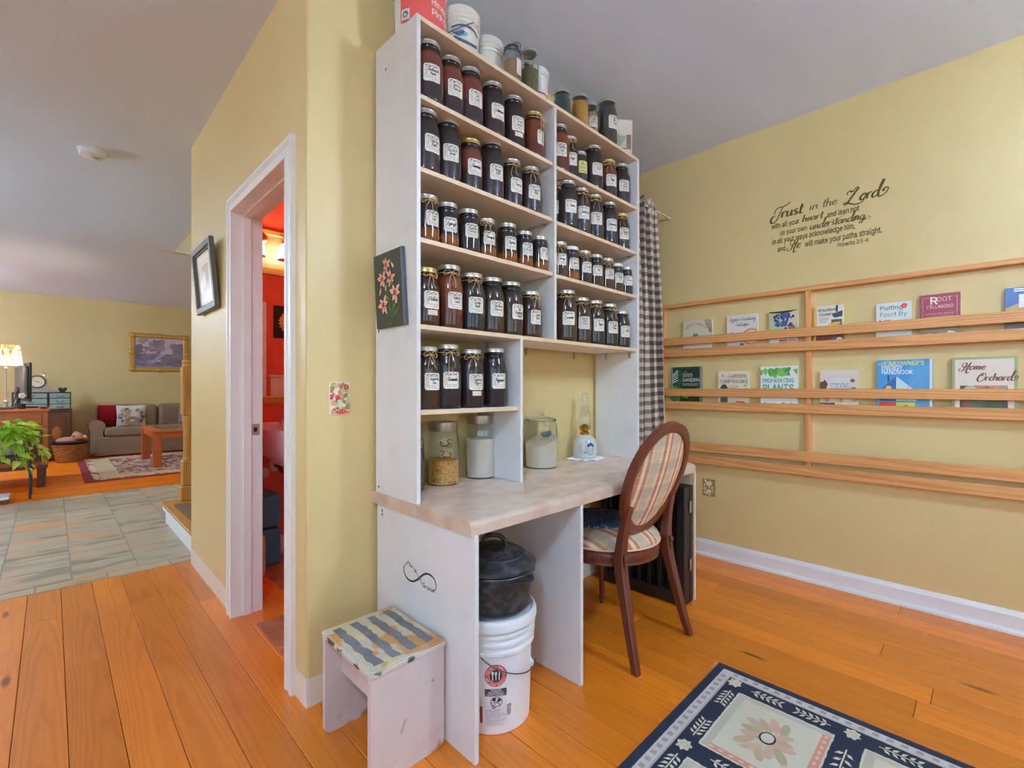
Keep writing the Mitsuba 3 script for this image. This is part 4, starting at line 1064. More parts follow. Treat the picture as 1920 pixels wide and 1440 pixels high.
# a printed paper pouch
k = thing('paper_pouch', 'cream paper pouch with brown and green print, right end of the shelf top', 'pouch')
mat('pouch_paper', S(222, 214, 196), 0.7, 0.3)
g = []
nx, nz = 7, 8
for sgn in (-1, 1):
    for j in range(nz):
        for i in range(nx):
            U, Vv = i / (nx - 1) * 2 - 1, j / (nz - 1)
            g.append((U * .062, sgn * (.028 * (1 - Vv) ** .7 * (1 - U * U * .6) + .001), Vv * .215 + .006 * math.sin(3 * U + sgn) * Vv))
g = np.array(g); f = []
for s_ in (0, 1):
    for j in range(nz - 1):
        for i in range(nx - 1):
            a = s_ * nx * nz + j * nx + i
            q = [(a, a + 1, a + nx + 1), (a, a + nx + 1, a + nx)]
            f += q if s_ == 0 else [t[::-1] for t in q]
for j in range(nz - 1):
    for i in (0, nx - 1):
        a, b = j * nx + i, nx * nz + j * nx + i
        f += [(a, a + nx, b + nx), (a, b + nx, b)] if i == 0 else [(a, b, b + nx), (a, b + nx, a + nx)]
pm = put(trimesh.Trimesh(g, f, process=False), (2.315, 1.462, ZT), rz=math.radians(-30), rx=math.radians(4))
add(k, 'bag', pm, 'pouch_paper', smooth=True)
p = Print(.0006)
p.rect(.02, .05, .05, .13, (132, 104, 90), 1); p.rect(-.045, .06, .012, .12, (150, 152, 128), 1); p.rect(-.05, .128, .05, .134, (170, 140, 84), 1); p.poly(Polygon([(-.02, .06), (.014, .11), (.018, .06)]), (196, 206, 196), 2)
p.line([(-.05, .055), (.02, .047)], .004, (70, 62, 58), 2); p.rect(.024, .018, .046, .046, (206, 196, 182), 1)
m, c = p.mesh(lambda v: np.stack([v[:, 0], -(.028 * (1 - v[:, 1] / .215) ** .7 * (1 - (v[:, 0] / .062) ** 2 * .55) + .0035 + v[:, 2]), v[:, 1]], 1))
add(k, 'print', put(m, (2.315, 1.462, ZT), rz=math.radians(-30), rx=math.radians(4)), 'print_matte', color=c)
# ------------------------------------------------------------------ step stool
k = thing('step_stool', 'small worn white painted step stool with grip strips, standing beside the desk end', 'stool')
def paint_fn(p, n, uv):
    v = mikit.fbm(p.x * 26, p.y * 26, p.z * 7, 4)
    w = mikit.fbm(p.x * 40 + 7, p.y * 40, p.z * 40, 3)
    col = mikit.mix(S(214, 202, 198), S(200, 186, 182), v)
    low = mikit.smoothstep(.075, .0, p.z + .05 * (w - .5)) * mikit.smoothstep(.47, .62, mikit.fbm(p.x * 16 + 3, p.y * 16, p.z * 11, 3))
    col = mikit.mix(col, S(176, 128, 70), low)
    chip = mikit.smoothstep(.70, .76, w) * mikit.smoothstep(.55, .7, mikit.fbm(p.x * 9, p.y * 9, p.z * 9 + 4, 2))
    return mikit.mix(col, S(150, 136, 128), chip)
mat('stool_paint', mikit.proc(paint_fn), 0.5, 0.4)
def crackle_fn(p, n, uv):
    d1, d2, q = mikit.voronoi(p.x * 130, p.y * 130 + p.z * 90)
    v = mikit.fbm(p.x * 22, p.y * 22, p.z * 22, 4)
    col = mikit.mix(S(206, 192, 146), S(190, 184, 168), mikit.smoothstep(.4, .6, v))
    col = mikit.mix(col, S(196, 142, 84), mikit.smoothstep(.56, .66, mikit.fbm(p.x * 15 + 5, p.y * 15, 1, 3)))
    return col * (.72 + .28 * mikit.smoothstep(.0, .16, d2 - d1))
mat('stool_crackle', mikit.proc(crackle_fn), 0.4, 0.5)
def rough_edge_fn(p, n, uv):
    v = mikit.fbm(p.x * 70, p.y * 70, p.z * 90, 4); w = mikit.fbm(p.x * 24, p.y * 24, p.z * 40 + 2, 3)
    col = mikit.mix(S(196, 190, 178), S(214, 206, 200), v)
    col = mikit.mix(col, S(84, 70, 56), mikit.smoothstep(.55, .66, w))
    return mikit.mix(col, S(84, 112, 92), mikit.smoothstep(.60, .68, mikit.fbm(p.x * 30 + 9, p.y * 30, p.z * 30, 2)))
mat('stool_rim', mikit.proc(rough_edge_fn), 0.55, 0.35)
sx0, sx1, sy0, sy1, sz = .636, .897, 1.211, 1.546, .336
add(k, 'seat', bx(sx0, sx1, sy0, sy1, sz - .019, sz - .0045, .002), 'stool_rim', label='worn edge of the top board')
add(k, 'top_surface', bx(sx0 + .002, sx1 - .002, sy0 + .002, sy1 - .002, sz - .005, sz, .0022), 'stool_crackle', label='crackled varnished top')
def leg_panel(y0, y1):
    r = .022
    poly = Polygon([(sx0 + .004, .0), (sx1 - .003, .0), (sx1 - .003, sz - .019), (sx0 + .004, sz - .019)]).buffer(-r).buffer(r, 6).union(sbox(sx0 + .004, .03, sx1 - .003, sz - .019))
    return frame(extr(poly, y1 - y0), (0, y1, 0), (1, 0, 0), (0, 0, 1), (0, -1, 0))
add(k, 'leg_panel', leg_panel(1.216, 1.234), 'stool_paint', label='near leg panel, stained at the bottom corner')
add(k, 'leg_panel', leg_panel(1.523, 1.541), 'stool_paint')
add(k, 'stretcher', bx(sx0 + .060, sx0 + .076, 1.234, 1.523, .185, sz - .019, .0015), 'stool_paint')
def strip_fn(p, n, uv):
    v = mikit.fbm(p.x * 26, p.y * 26, 2, 4)
    return mikit.mix(S(92, 94, 100), S(128, 126, 130), v)
mat('grip_strip', mikit.proc(strip_fn), 0.6, 0.4)
for i in range(4):
    r = random.Random(40 + i); xs = .664 + i * .0605; a = []
    for t in np.linspace(0, 1, 16): a.append((xs + r.uniform(-.0035, .0035), 1.242 + t * .276))
    b = [(q[0] + .028 + r.uniform(-.0035, .0035), q[1] + r.uniform(-.004, .004)) for q in a]
    poly = Polygon(a + b[::-1]).buffer(0)
    poly = max(getattr(poly, 'geoms', [poly]), key=lambda g: g.area)
    m = extr(poly, .0016); m.apply_translation((0, 0, sz - .0003)); add(k, 'grip_strip', m, 'grip_strip', label='torn dark grip strip')
p = Print(.0003); p.poly(Polygon([(-.010, -.018), (.000, -.018), (.016, .018), (.006, .018)]), (170, 166, 162), 1)
m, c = p.mesh(on_plane((.742, 1.2158, .135), (1, 0, 0), (0, 0, 1))); add(k, 'scuff', m, 'print_matte', color=c)

# ------------------------------------------------------------------ bucket and cast iron pot under the desk
bx_, by_ = 1.118, 1.232
k = thing('food_bucket', 'white five gallon bucket with a red round emblem, lid on, under the desk', 'bucket')
prof = [(0, 0), (.126, 0), (.130, .004), (.1335, .10), (.1375, .262), (.1375, .262), (.147, .266), (.147, .274), (.1385, .279), (.1385, .292), (.149, .296), (.149, .303), (.1395, .308), (.140, .320), (.151, .324), (.151, .331), (.142, .336), (.142, .355), (0, .355)]
add(k, 'body', lathe(prof, 64, (bx_, by_, 0)), 'plastic_white', smooth=35)
add(k, 'lid', lathe([(.144, .342), (.154, .344), (.156, .350), (.155, .368), (.150, .377), (.144, .379), (.139, .372), (.131, .366), (0, .366)], 64, (bx_, by_, 0)), 'plastic_white', smooth=35, label='white snap lid')
FA = math.radians(-133)                                          # towards the camera
pts = []
for t in np.linspace(0, 1, 17):
    a = FA - .25 + t * 1.75
    pts.append((bx_ + .1505 * math.cos(a), by_ + .1505 * math.sin(a), .268 - .088 * math.sin(min(1, t * 1.12) * PI / 2) ** .8))
add(k, 'bail', tube(smooth_pts(pts, 2), .0021, 6), 'steel_dark', smooth=True, label='steel wire bail hanging down')
gp = np.array(pts[-2])
add(k, 'grip', tube([gp + [-.012, .004, -.004], gp + [.004, .04, .006], gp + [.012, .10, .02]], .011, 12), 'plastic_white', smooth=35)
add(k, 'ear', put(lathe([(0, -.004), (.009, -.004), (.009, .004), (0, .006)], 16), (bx_ + .146 * math.cos(FA - .25), by_ + .146 * math.sin(FA - .25), .268), rz=FA - .25, ry=PI / 2), 'plastic_white', smooth=35)
p = Print(.0004)
RD, BK, WH, GY = (206, 66, 74), (46, 44, 48), (232, 228, 230), (150, 148, 152)
def ringtext(p, txt, r, a0, a1, h, flip=False):
    n = len(txt)
    for i, ch in enumerate(txt):
        if ch == ' ': continue
        a = a0 + (a1 - a0) * (i + .5) / n
        p.text(ch, .052 * 0 + r * math.cos(a), .262 * 0 + r * math.sin(a), h, (244, 214, 214), 4, 'c', bold=True, rot=a - PI / 2 if not flip else a + PI / 2)
def circ(p, x, y, r, col, layer): p.poly(affinity.translate(Point(0, 0).buffer(r, 12), x, y), col, layer, strip=.01)
circ(p, 0, 0, .0375, (226, 190, 192), 0); circ(p, 0, 0, .0362, RD, 1); circ(p, 0, 0, .0232, WH, 2); circ(p, 0, 0, .0215, BK, 3)
ringtext(p, 'FOOD GRADE CONTAINER', .0268, PI * .97, PI * .03, .0062)
ringtext(p, 'BPA FREE PLASTIC', .0330, PI * 1.06, PI * 1.94, .0062, True)
for q in (-.0105, 0, .0105):
    p.rect(q - .0016, -.014, q + .0016, .006, WH, 4)
p.disc(-.0105, .010, .0042, WH, 4, ry=.0056); p.rect(-.0036, .004, .0036, .014, WH, 4); p.poly(Polygon([(.0086, .004), (.013, .004), (.0125, .016), (.010, .017)]), WH, 4)
for q in (-.0018, .0010): p.rect(q, .009, q + .0009, .0142, BK, 5)
y1 = -.044
p.rect(-.036, y1 - .125, .036, y1, (206, 204, 208), 0, strip=.01); p.rect(-.0353, y1 - .1243, .0353, y1 - .0007, (226, 225, 229), 1, strip=.01)
p.rect(-.036, y1 - .024, .036, y1, BK, 2, strip=.01)
for i, t in enumerate(('WARNING', 'ADVERTENCIA', 'AVERTISSEMENT')):
    p.text(t, 0, y1 - .0066 - i * .0078, .0052, (226, 226, 230), 3, 'c', bold=True)
for q in (y1 - .0082, y1 - .016): p.rect(-.036, q, .036, q + .0005, (190, 188, 192), 3, strip=.01)
# the pictogram: a toddler in a pail, struck through
p.line([(.019 * math.cos(a) + .002, .0155 * math.sin(a) + y1 - .043) for a in np.linspace(0, 2 * PI, 25)], .0018, BK, 3)
p.disc(-.006, y1 - .034, .0062, BK, 3); p.disc(.011, y1 - .037, .0058, BK, 3); p.line([(-.010, y1 - .056), (.016, y1 - .031)], .0022, BK, 3)
p.poly(Polygon([(-.014, y1 - .046), (.004, y1 - .042), (.002, y1 - .056), (-.012, y1 - .058)]), (226, 225, 229), 2); p.line([(-.014, y1 - .046), (.004, y1 - .042), (.001, y1 - .056), (-.011, y1 - .058), (-.014, y1 - .046)], .0014, BK, 3)
p.line([(-.002, y1 - .040), (.010, y1 - .048), (.014, y1 - .056)], .002, BK, 3); p.rect(-.013, y1 - .064, -.002, y1 - .061, BK, 3)
r = random.Random(3)
for i in range(11):
    q = y1 - .070 - i * .0049
    if i in (1, 3, 5): p.rect(-.036, q + .0030, .036, q + .0034, GY, 2, strip=.01)
    x = -.032; end = r.uniform(.008, .028)
    while x < end:
        w_ = r.uniform(.003, .009); p.rect(x, q, x + w_, q + .0016, (150, 148, 152), 2); x += w_ + .0012
for i in range(7): p.rect(.0385, y1 - .092 + i * .0028, .0530, y1 - .0906 + i * .0028, (120, 118, 122), 2)
for i in range(6): p.rect(.0385, y1 - .067 + i * .0028 - .004, .0530, y1 - .0656 + i * .0028 - .004, (120, 118, 122), 2)
p.poly(sbox(-.0505, y1 - .112, -.0475, y1 - .062).buffer(.003), (150, 46, 48), 1)
for i in range(7): p.rect(-.0500, y1 - .056 + i * .004, -.0480, y1 - .0535 + i * .004, (110, 106, 110), 1)
m, c = p.mesh(lambda v: (lambda R: np.stack([bx_ + R * np.cos(FA + .09 + v[:, 0] / .1355), by_ + R * np.sin(FA + .09 + v[:, 0] / .1355), .200 + v[:, 1]], 1))(np.interp(.200 + v[:, 1], [0, .004, .10, .262, .3], [.1262, .1302, .1337, .1377, .1377]) + .0006 + v[:, 2]))
add(k, 'print', m, 'print_satin', color=c, label='red food grade emblem over a printed warning panel')

k = thing('dutch_oven', 'black cast iron dutch oven with a domed lid, sitting on the white bucket', 'pot')
pz = .3795
def iron_fn(p, n, uv):
    v = mikit.fbm(p.x * 40, p.y * 40, p.z * 40, 4)
    return mikit.mix(S(30, 30, 31), S(58, 58, 60), mikit.smoothstep(.35, .8, v))
mat('cast_iron', mikit.proc(iron_fn), 0.42, 0.5)
px0, py0 = 1.126, 1.236
add(k, 'pot', lathe([(0, 0), (.118, 0), (.128, .006), (.134, .05), (.142, .118), (.148, .122), (.149, .130), (.146, .134), (.139, .132), (.132, .06), (0, .01)], 64, (px0, py0, pz)), 'cast_iron', smooth=35)
add(k, 'lid', lathe([(.146, .136), (.151, .139), (.151, .147), (.144, .153), (.130, .164), (.112, .174), (.109, .178), (.09, .188), (.05, .198), (0, .202)], 64, (px0, py0, pz)), 'cast_iron', smooth=25)
ha = math.radians(-135) + PI / 2
hx, hy = math.cos(ha), math.sin(ha)
add(k, 'handle', sweep(smooth_pts([(px0 - .045 * hx, py0 - .045 * hy, pz + .192), (px0 - .038 * hx, py0 - .038 * hy, pz + .218), (px0 - .018 * hx, py0 - .018 * hy, pz + .234), (px0 + .018 * hx, py0 + .018 * hy, pz + .234), (px0 + .038 * hx, py0 + .038 * hy, pz + .218), (px0 + .045 * hx, py0 + .045 * hy, pz + .192)], 5), ring_sec(.0075, 10)), 'cast_iron', smooth=True, label='arched lid handle')
for s_ in (0, PI):
    a = math.radians(-92) + s_
    ea = [(px0 + R * math.cos(a + t), py0 + R * math.sin(a + t), pz + .122) for R, t in ((.142, -.26), (.166, -.20), (.176, 0), (.166, .20), (.142, .26))]
    add(k, 'ear', sweep(smooth_pts(ea, 5), [(-.006, -.005), (.006, -.005), (.006, .005), (-.006, .005)]), 'cast_iron', smooth=30)

# ------------------------------------------------------------------ the chair
k = thing('oval_back_chair', 'oval backed mahogany chair with plaid upholstery and round seat, at the white desk', 'chair')
def plaid_fn(p, n, uv):
    x, y = uv.x, uv.y
    nz = mikit.noise(x * 420, y * 420) * .06 + mikit.noise(x * 40, y * 40) * .04
    def band(v, c, w, soft=.0022): return mikit.smoothstep(w / 2 + soft, w / 2 - soft, dr.abs(v - c))
    P = .142
    fx_ = x - dr.floor(x / P) * P; PY = .115; fy_ = y - dr.floor(y / PY) * PY
    col = mi.Color3f(S(206, 186, 156))
    col = mikit.mix(col, S(188, 170, 142), band(fx_, .115, .046, .006) * .8)
    col = mikit.mix(col, S(172, 166, 150), band(fy_, .06, .042, .006) * .6)
    col = mikit.mix(col, S(170, 104, 84), band(fx_, .028, .020, .004) * .85)
    col = mikit.mix(col, S(170, 104, 84), band(fx_, .070, .017, .004) * .8)
    col = mikit.mix(col, S(224, 200, 164), band(fx_, .050, .014, .004))
    col = mikit.mix(col, S(214, 130, 96), band(fx_, .0385, .0045) * .9)
    col = mikit.mix(col, S(214, 130, 96), band(fx_, .080, .004) * .9)
    col = mikit.mix(col, S(226, 214, 190), (band(fy_, .022, .0016, .0008) + band(fy_, .098, .0016, .0008)) * .7)
    col = mikit.mix(col, S(150, 130, 112), band(fy_, .075, .002, .001) * .45)
    col = mikit.mix(col, S(226, 214, 190), band(fx_, .115, .0014, .0008) * .55)
    return col * (.95 + nz)
mat('plaid', mikit.proc(plaid_fn), 0.85, 0.2, sheen=.3)
mat('welt', S(222, 192, 152), 0.7, 0.2)
cx, cy, cth = 1.905, 1.290, -.03
SR_, SZ = .250, .372
ct_, st_ = math.cos(cth), math.sin(cth)
def C3(x, y, z): return (cx + x * ct_ - y * st_, cy + x * st_ + y * ct_, z)       # chair space: +y towards the desk
def Cm(m): return put(m, (cx, cy, 0), rz=cth)
# seat rail with a carved rope
n, rows = 360, 15
v = []
for j in range(rows):
    t = j / (rows - 1); z = SZ + .062 * t
    for i in range(n):
        a = i * 2 * PI / n
        rope = 0
        if .2 < t < .86: rope = .0055 * math.sin(PI * (t - .2) / .66) * (.72 + .28 * math.sin(90 * a + 5.2 * (t - .5)))
        r = SR_ - .005 + rope + (.002 if t < .12 or t > .92 else 0)
        v.append((r * math.cos(a), r * math.sin(a), z))
v = np.array(v); f = []
for j in range(rows - 1):
    i = np.arange(n); q = (i + 1) % n
    f += [np.stack([j * n + i, j * n + q, (j + 1) * n + q], 1), np.stack([j * n + i, (j + 1) * n + q, (j + 1) * n + i], 1)]
rail = join(trimesh.Trimesh(v, np.vstack(f), process=False), lathe([(0, SZ), (SR_ - .004, SZ)], 48), lathe([(0, SZ + .0615), (SR_ - .003, SZ + .0615)][::-1], 48))
add(k, 'seat_rail', Cm(rail), 'mahogany', smooth=50, label='round seat rail carved like rope')
sp_ = [(SR_ - .002, SZ + .062), (SR_ + .002, SZ + .068), (SR_ + .001, SZ + .080), (SR_ - .010, SZ + .098), (SR_ - .035, SZ + .116), (SR_ - .075, SZ + .128), (SR_ - .13, SZ + .134), (.04, SZ + .136), (0, SZ + .136)]
m = lathe(sp_, 72); uvs = np.array(m.vertices)[:, :2] * 1.0
rad = np.linalg.norm(uvs, axis=1, keepdims=True); drop = (SZ + .136 - np.array(m.vertices)[:, 2:3])
uvs = uvs * (1 + drop / np.maximum(rad, .02) * .7) + [.031, .02]
seat = add(k, 'seat', Cm(m), 'plaid', smooth=True, uv=uvs, label='round plaid seat cushion')
add(seat, 'welt', Cm(tube([((SR_ + .001) * math.cos(a), (SR_ + .001) * math.sin(a), SZ + .067) for a in np.arange(72) * 2 * PI / 72], .0045, 8, True)), 'welt', smooth=True)
# back: oval frame leaning back, upholstered on both sides
OW, OH, OZ, LEAN, OY = .212, .248, .738, .34, -.266
def O3(a, w=0.0, d=0.0):
    """A point of the oval at angle a, w outwards, d towards the front."""
    egg = 1 + .07 * math.sin(a)
    x, s = (OW + w) * math.cos(a) * egg, (OH + w) * math.sin(a)
    return C3(x, OY - LEAN * s / math.hypot(1, LEAN) + d, OZ + s / math.hypot(1, LEAN) + LEAN * d)
loop = [O3(a) for a in np.arange(64) * 2 * PI / 64]
sec = [(-.022, -.012), (-.014, -.017), (.012, -.017), (.022, -.010), (.022, .010), (.012, .017), (-.014, .017), (-.022, .012)]
nrm = np.cross(np.subtract(O3(PI / 2), O3(-PI / 2)), (ct_, st_, 0)); nrm /= np.linalg.norm(nrm)
add(k, 'back_frame', sweep(loop, sec, True, up=nrm), 'mahogany', smooth=40, label='oval back frame')
def pad(side):
    v, uvs, f = [], [], []; R_, A_n = 9, 56
    for i in range(R_):
        q = i / (R_ - 1)
        for j in range(A_n):
            a = j * 2 * PI / A_n
            egg = 1 + .07 * math.sin(a)
            x, s = (OW - .018) * q * math.cos(a) * egg, (OH - .018) * q * math.sin(a)
            d = side * (.006 + .020 * (1 - q ** 2.2))
            v.append(C3(x, OY - LEAN * s / math.hypot(1, LEAN) + d, OZ + s / math.hypot(1, LEAN) + LEAN * d)); uvs.append((x + .058 + .0 * s, s + .1))
    for i in range(R_ - 1):
        for j in range(A_n):
            a, b = i * A_n + j, i * A_n + (j + 1) % A_n
            q = [(a, b, b + A_n), (a, b + A_n, a + A_n)]
            f += q if side < 0 else [t[::-1] for t in q]
    return trimesh.Trimesh(np.array(v), np.array(f), process=False), np.array(uvs)
for s_ in (-1, 1):
    m, uvs = pad(s_); add(k, 'back_pad', m, 'plaid', smooth=True, uv=uvs, label='plaid back panel')
# rear legs run up into the oval
def stick(pts, ws, ds):
    p_ = smooth_pts(pts, 6); t = np.linspace(0, 1, len(p_)); tt = np.linspace(0, 1, len(ws))
    out = []
    W_, D_ = np.interp(t, tt, ws), np.interp(t, tt, ds)
    vv, ff = [], []
    for i in range(len(p_)):
        c_ = .22
        for sx, sy in ((-1, -1 + c_), (-1 + c_, -1), (1 - c_, -1), (1, -1 + c_), (1, 1 - c_), (1 - c_, 1), (-1 + c_, 1), (-1, 1 - c_)):
            vv.append(np.array(p_[i]) + np.array([sx * W_[i] * ct_ - sy * D_[i] * st_, sx * W_[i] * st_ + sy * D_[i] * ct_, 0]))
    for i in range(len(p_) - 1):
        for j in range(8):
            a, b = i * 8 + j, i * 8 + (j + 1) % 8
            ff += [(a, b, b + 8), (a, b + 8, a + 8)]
    for base in (0, (len(p_) - 1) * 8): ff += [(base, base + j, base + j + 1) if base else (base, base + j + 1, base + j) for j in range(1, 7)]
    return trimesh.Trimesh(np.array(vv), np.array(ff), process=False)
for s_ in (-1, 1):
    q_ = -.016
    pts = [C3(s_ * .222 + q_, -.320, 0), C3(s_ * .210 + q_ * .7, -.284, .12), C3(s_ * .198 + q_ * .3, -.246, .26), C3(s_ * .190, -.216, .38), C3(s_ * .186, -.214, .45), C3(s_ * .182, -.224, .54), C3(s_ * .176, -.246, .64)]
    add(k, 'leg', stick(pts, [.015, .017, .020, .022, .021, .018, .016], [.015, .017, .020, .024, .021, .017, .014]), 'mahogany', smooth=40, label='curved rear leg rising into the oval back')
    a = math.atan2(-.205, s_ * .186)
    q = [lathe([(0, -.028), (.011, -.024), (.006, -.004), (.004, .004), (.008, .010), (.009, .018), (.005, .026), (.012, .034), (.013, .046), (.008, .056), (0, .058)], 14)]
    q[0].apply_scale((1, .6, 1))
    add(k, 'tassel', put(q[0], C3(s_ * .190, -.241, .385), rz=cth), 'mahogany', smooth=35, label='carved tassel')
for s_ in (-1, 1):
    q = lathe([(0, 0), (.008, 0), (.010, .006), (.008, .016), (.012, .022), (.013, .03), (.011, .05), (.016, .20), (.021, .31), (.019, .322), (.023, .33), (.023, .372)], 20)
    add(k, 'leg', put(q, C3(s_ * .158 + .015, .150, 0)), 'mahogany', smooth=35, label='turned front leg')
mat('foot_metal', S(176, 168, 158), .4, .5, metal=.6)
def padfn(p, n, uv):
    d1, d2, q = mikit.voronoi(p.x * 85 + .3 * p.z, p.y * 85)
    return mikit.mix(mikit.mix(S(46, 66, 98), S(70, 96, 134), q), S(196, 206, 214), mikit.smoothstep(.24, .14, d1) * mikit.smoothstep(.35, .6, q))
mat('blue_knit', mikit.proc(padfn), 0.9, 0.2)
pdm = lathe([(0, SZ + .137), (.150, SZ + .131), (.168, SZ + .1245), (.171, SZ + .131), (.166, SZ + .139), (.14, SZ + .145), (0, SZ + .149)], 56)
one('chair_pad', put(pdm, C3(0, .042, 0)), 'blue_knit', 'round dark blue flecked knitted pad lying on the plaid chair seat', 'chair pad', smooth=True)

# ------------------------------------------------------------------ folded black gate leaning at the right end of the desk
k = thing('folding_gate', 'folded black wooden gate standing under the right end of the desk', 'gate')
for i, (gx, yo) in enumerate(((2.325, 0), (2.362, .004), (2.399, .002))):
    y0, y1, z0, z1 = 1.092 + yo, 1.612, .012, .625
    pn = add(k, 'panel', join(bx(gx, gx + .032, y0, y0 + .045, z0, z1, .003), bx(gx, gx + .032, y1 - .045, y1, z0, z1, .003), bx(gx, gx + .032, y0 + .045, y1 - .045, z0, z0 + .06, .003), bx(gx, gx + .032, y0 + .045, y1 - .045, z1 - .05, z1, .003)), 'black_wood')
    for j in range(7):
        yy = y0 + .075 + j * .062
        add(pn, 'slat', bx(gx + .010, gx + .022, yy, yy + .020, z0 + .055, z1 - .045, .002), 'black_wood')
    for yy in (y0 + .02, y1 - .02): add(k, 'foot', lathe([(0, 0), (.01, 0), (.012, .012), (0, .013)], 12, (gx + .016, yy, 0)), 'black_plastic')
for z_ in (.21, .515): add(k, 'hinge', bx(2.383, 2.405, 1.0895, 1.0935, z_ - .030, z_ + .030, .0005), 'steel', label='small bright hinge plate')

# ------------------------------------------------------------------ the rug in the foreground
k = thing('kitchen_rug', 'navy bordered floral rug with cream panels on the pine floor, lower right corner', 'rug')
rx1, ry1, RL, RWd = 1.962, .772, 2.0, 1.25
mat('rug_navy', S(36, 42, 58), 0.95, 0.1, sheen=.3)
add(k, 'pile', bx(rx1 - RWd, rx1, ry1 - RL, ry1, .0005, .0085, .003), 'rug_navy')
p = Print(.0004); r = random.Random(12)
NV, CR, GR_, SA, TP, RO = (34, 40, 56), (206, 200, 178), (196, 194, 190), (206, 148, 124), (168, 152, 146), (206, 176, 150)
def rect_ring(x0, y0, x1, y1, w, col, l): p.poly(sbox(x0, y0, x1, y1).difference(sbox(x0 + w, y0 + w, x1 - w, y1 - w)), col, l)
def jag(poly, amt=.003):
    pts = [(x + r.uniform(-amt, amt), y + r.uniform(-amt, amt)) for x, y in poly.segmentize(.012).exterior.coords[:-1]]
    q = Polygon(pts).buffer(0)
    return max(getattr(q, 'geoms', [q]), key=lambda g: g.area)
# rug space: u to the left (-x), v towards the camera (-y) from the corner
p.rect(0, 0, RWd, RL, NV, 0)
rect_ring(.030, .030, RWd - .030, RL - .030, .034, GR_, 1)
for i in range(200):
    q = .036 + i * .0365
    for a, b, c_, d_ in ((q, .038, q + .017, .055), (.038, q, .055, q + .017)):
        if c_ < RWd - .03 and d_ < RL - .03 and q > .05: p.poly(jag(sbox(a, b, c_, d_), .0012), TP, 2)
rect_ring(.064, .064, RWd - .064, RL - .064, .006, (176, 164, 158), 1)
def rose(u, v, s):
    pts = [(u + s * (1 + .18 * math.sin(7 * a + u * 50)) * math.cos(a), v + s * .85 * (1 + .18 * math.sin(7 * a + u * 50)) * math.sin(a)) for a in np.linspace(0, 2 * PI, 36)[:-1]]
    p.poly(jag(Polygon(pts), .0015), CR, 3)
    p.line([(u + s * .45 * math.cos(a), v + s * .4 * math.sin(a)) for a in np.linspace(.4, 5.4, 12)], .0018, (186, 170, 140), 4)
def fern(u0, v0, u1, v1, n=5, s=.030):
    d = np.array([u1 - u0, v1 - v0]); L = np.hypot(*d); d /= L; q = np.array([-d[1], d[0]])
    p.line([(u0, v0), (u1, v1)], .0045, CR, 3)
    for i in range(n):
        b = np.array([u0, v0]) + d * L * (i + .5) / n
        for sg in (-1, 1):
            e = b + (d * .75 + q * sg * .85) * s; mid = (b + e) / 2; nn = np.array([-(e - b)[1], (e - b)[0]]) / np.hypot(*(e - b)) * s * .22
            p.poly(jag(Polygon([b + (e - b) * .15, mid + nn, e, mid - nn]), .0012), CR, 3)
PU, PV, GAP, B0 = .352, .300, .078, .142
us = [B0 + i * (PU + GAP) for i in range(3)]; vs = [B0 - .015 + j * (PV + GAP) for j in range(5)]
for j, v0 in enumerate(vs):
    for i, u0 in enumerate(us):
        if u0 + PU > RWd - .07: continue
        p.poly(jag(sbox(u0, v0, u0 + PU, v0 + PV), .0015), (208, 202, 180), 1)
        p.poly(sbox(u0 + .006, v0 + .006, u0 + PU - .006, v0 + .030), (188, 182, 164), 2); p.poly(sbox(u0 + .006, v0 + .006, u0 + .026, v0 + PV - .006), (192, 186, 168), 2)
        for (a, b, c_, d_) in ((u0 + PU - .030, v0 + .02, u0 + PU - .006, v0 + PV - .01), (u0 + .02, v0 + PV - .030, u0 + PU - .01, v0 + PV - .006)):
            p.rect(a, b, c_, d_, SA, 2)
            n = int(max(c_ - a, d_ - b) / .03)
            for t in range(n):
                if c_ - a > d_ - b: p.disc(a + (t + .5) * .03, (b + d_) / 2, .008, (222, 184, 160), 3, ry=.005, n=3)
                else: p.disc((a + c_) / 2, b + (t + .5) * .03, .005, (222, 184, 160), 3, ry=.008, n=3)
        uc, vc = u0 + PU / 2, v0 + PV / 2
        for t in range(14):
            a = t * 2 * PI / 14; rr = r.uniform(.045, .09)
            q = affinity.translate(affinity.rotate(affinity.scale(Point(0, 0).buffer(1, 4), .036, .014), math.degrees(a) + r.uniform(-30, 30)), uc + rr * math.cos(a), vc + rr * .8 * math.sin(a))
            p.poly(q, [(190, 168, 132), (200, 172, 146), (176, 164, 128), (206, 166, 144)][t % 4], 3 + t % 3)
        p.disc(uc, vc, .030, NV, 6, ry=.024, n=6); p.disc(uc, vc, .025, (214, 206, 186), 7, ry=.019, n=6)
rose(.095, .096, .026)
for v0 in vs:                                   # leafy bands between the panels
    vm = v0 + PV + GAP / 2
    if vm > RL - .1: break
    for u0 in us[:2]:
        fern(u0 + .05, vm, u0 + .15, vm, 3); fern(u0 + PU - .05, vm, u0 + PU - .16, vm, 3)
    rose(.100, vm, .025)
for i, u0 in enumerate(us[:3]):
    for v0 in vs:
        for um, vv in ((u0 + PU + GAP / 2, v0),):
            if um < RWd - .1: fern(um, vv + .055, um, vv + .14, 4, .024); fern(um, vv + PV - .03, um, vv + PV - .12, 4, .024)
    if u0 + PU + GAP / 2 < RWd - .1:
        for v0 in vs[:4]: rose(u0 + PU + GAP / 2, v0 + PV + GAP / 2, .026)
        rose(u0 + PU + GAP / 2, .100, .025)
for v0 in vs: fern(.104, v0 + .03, .104, v0 + .13, 5, .026); fern(.104, v0 + PV - .02, .104, v0 + PV - .12, 5, .026)
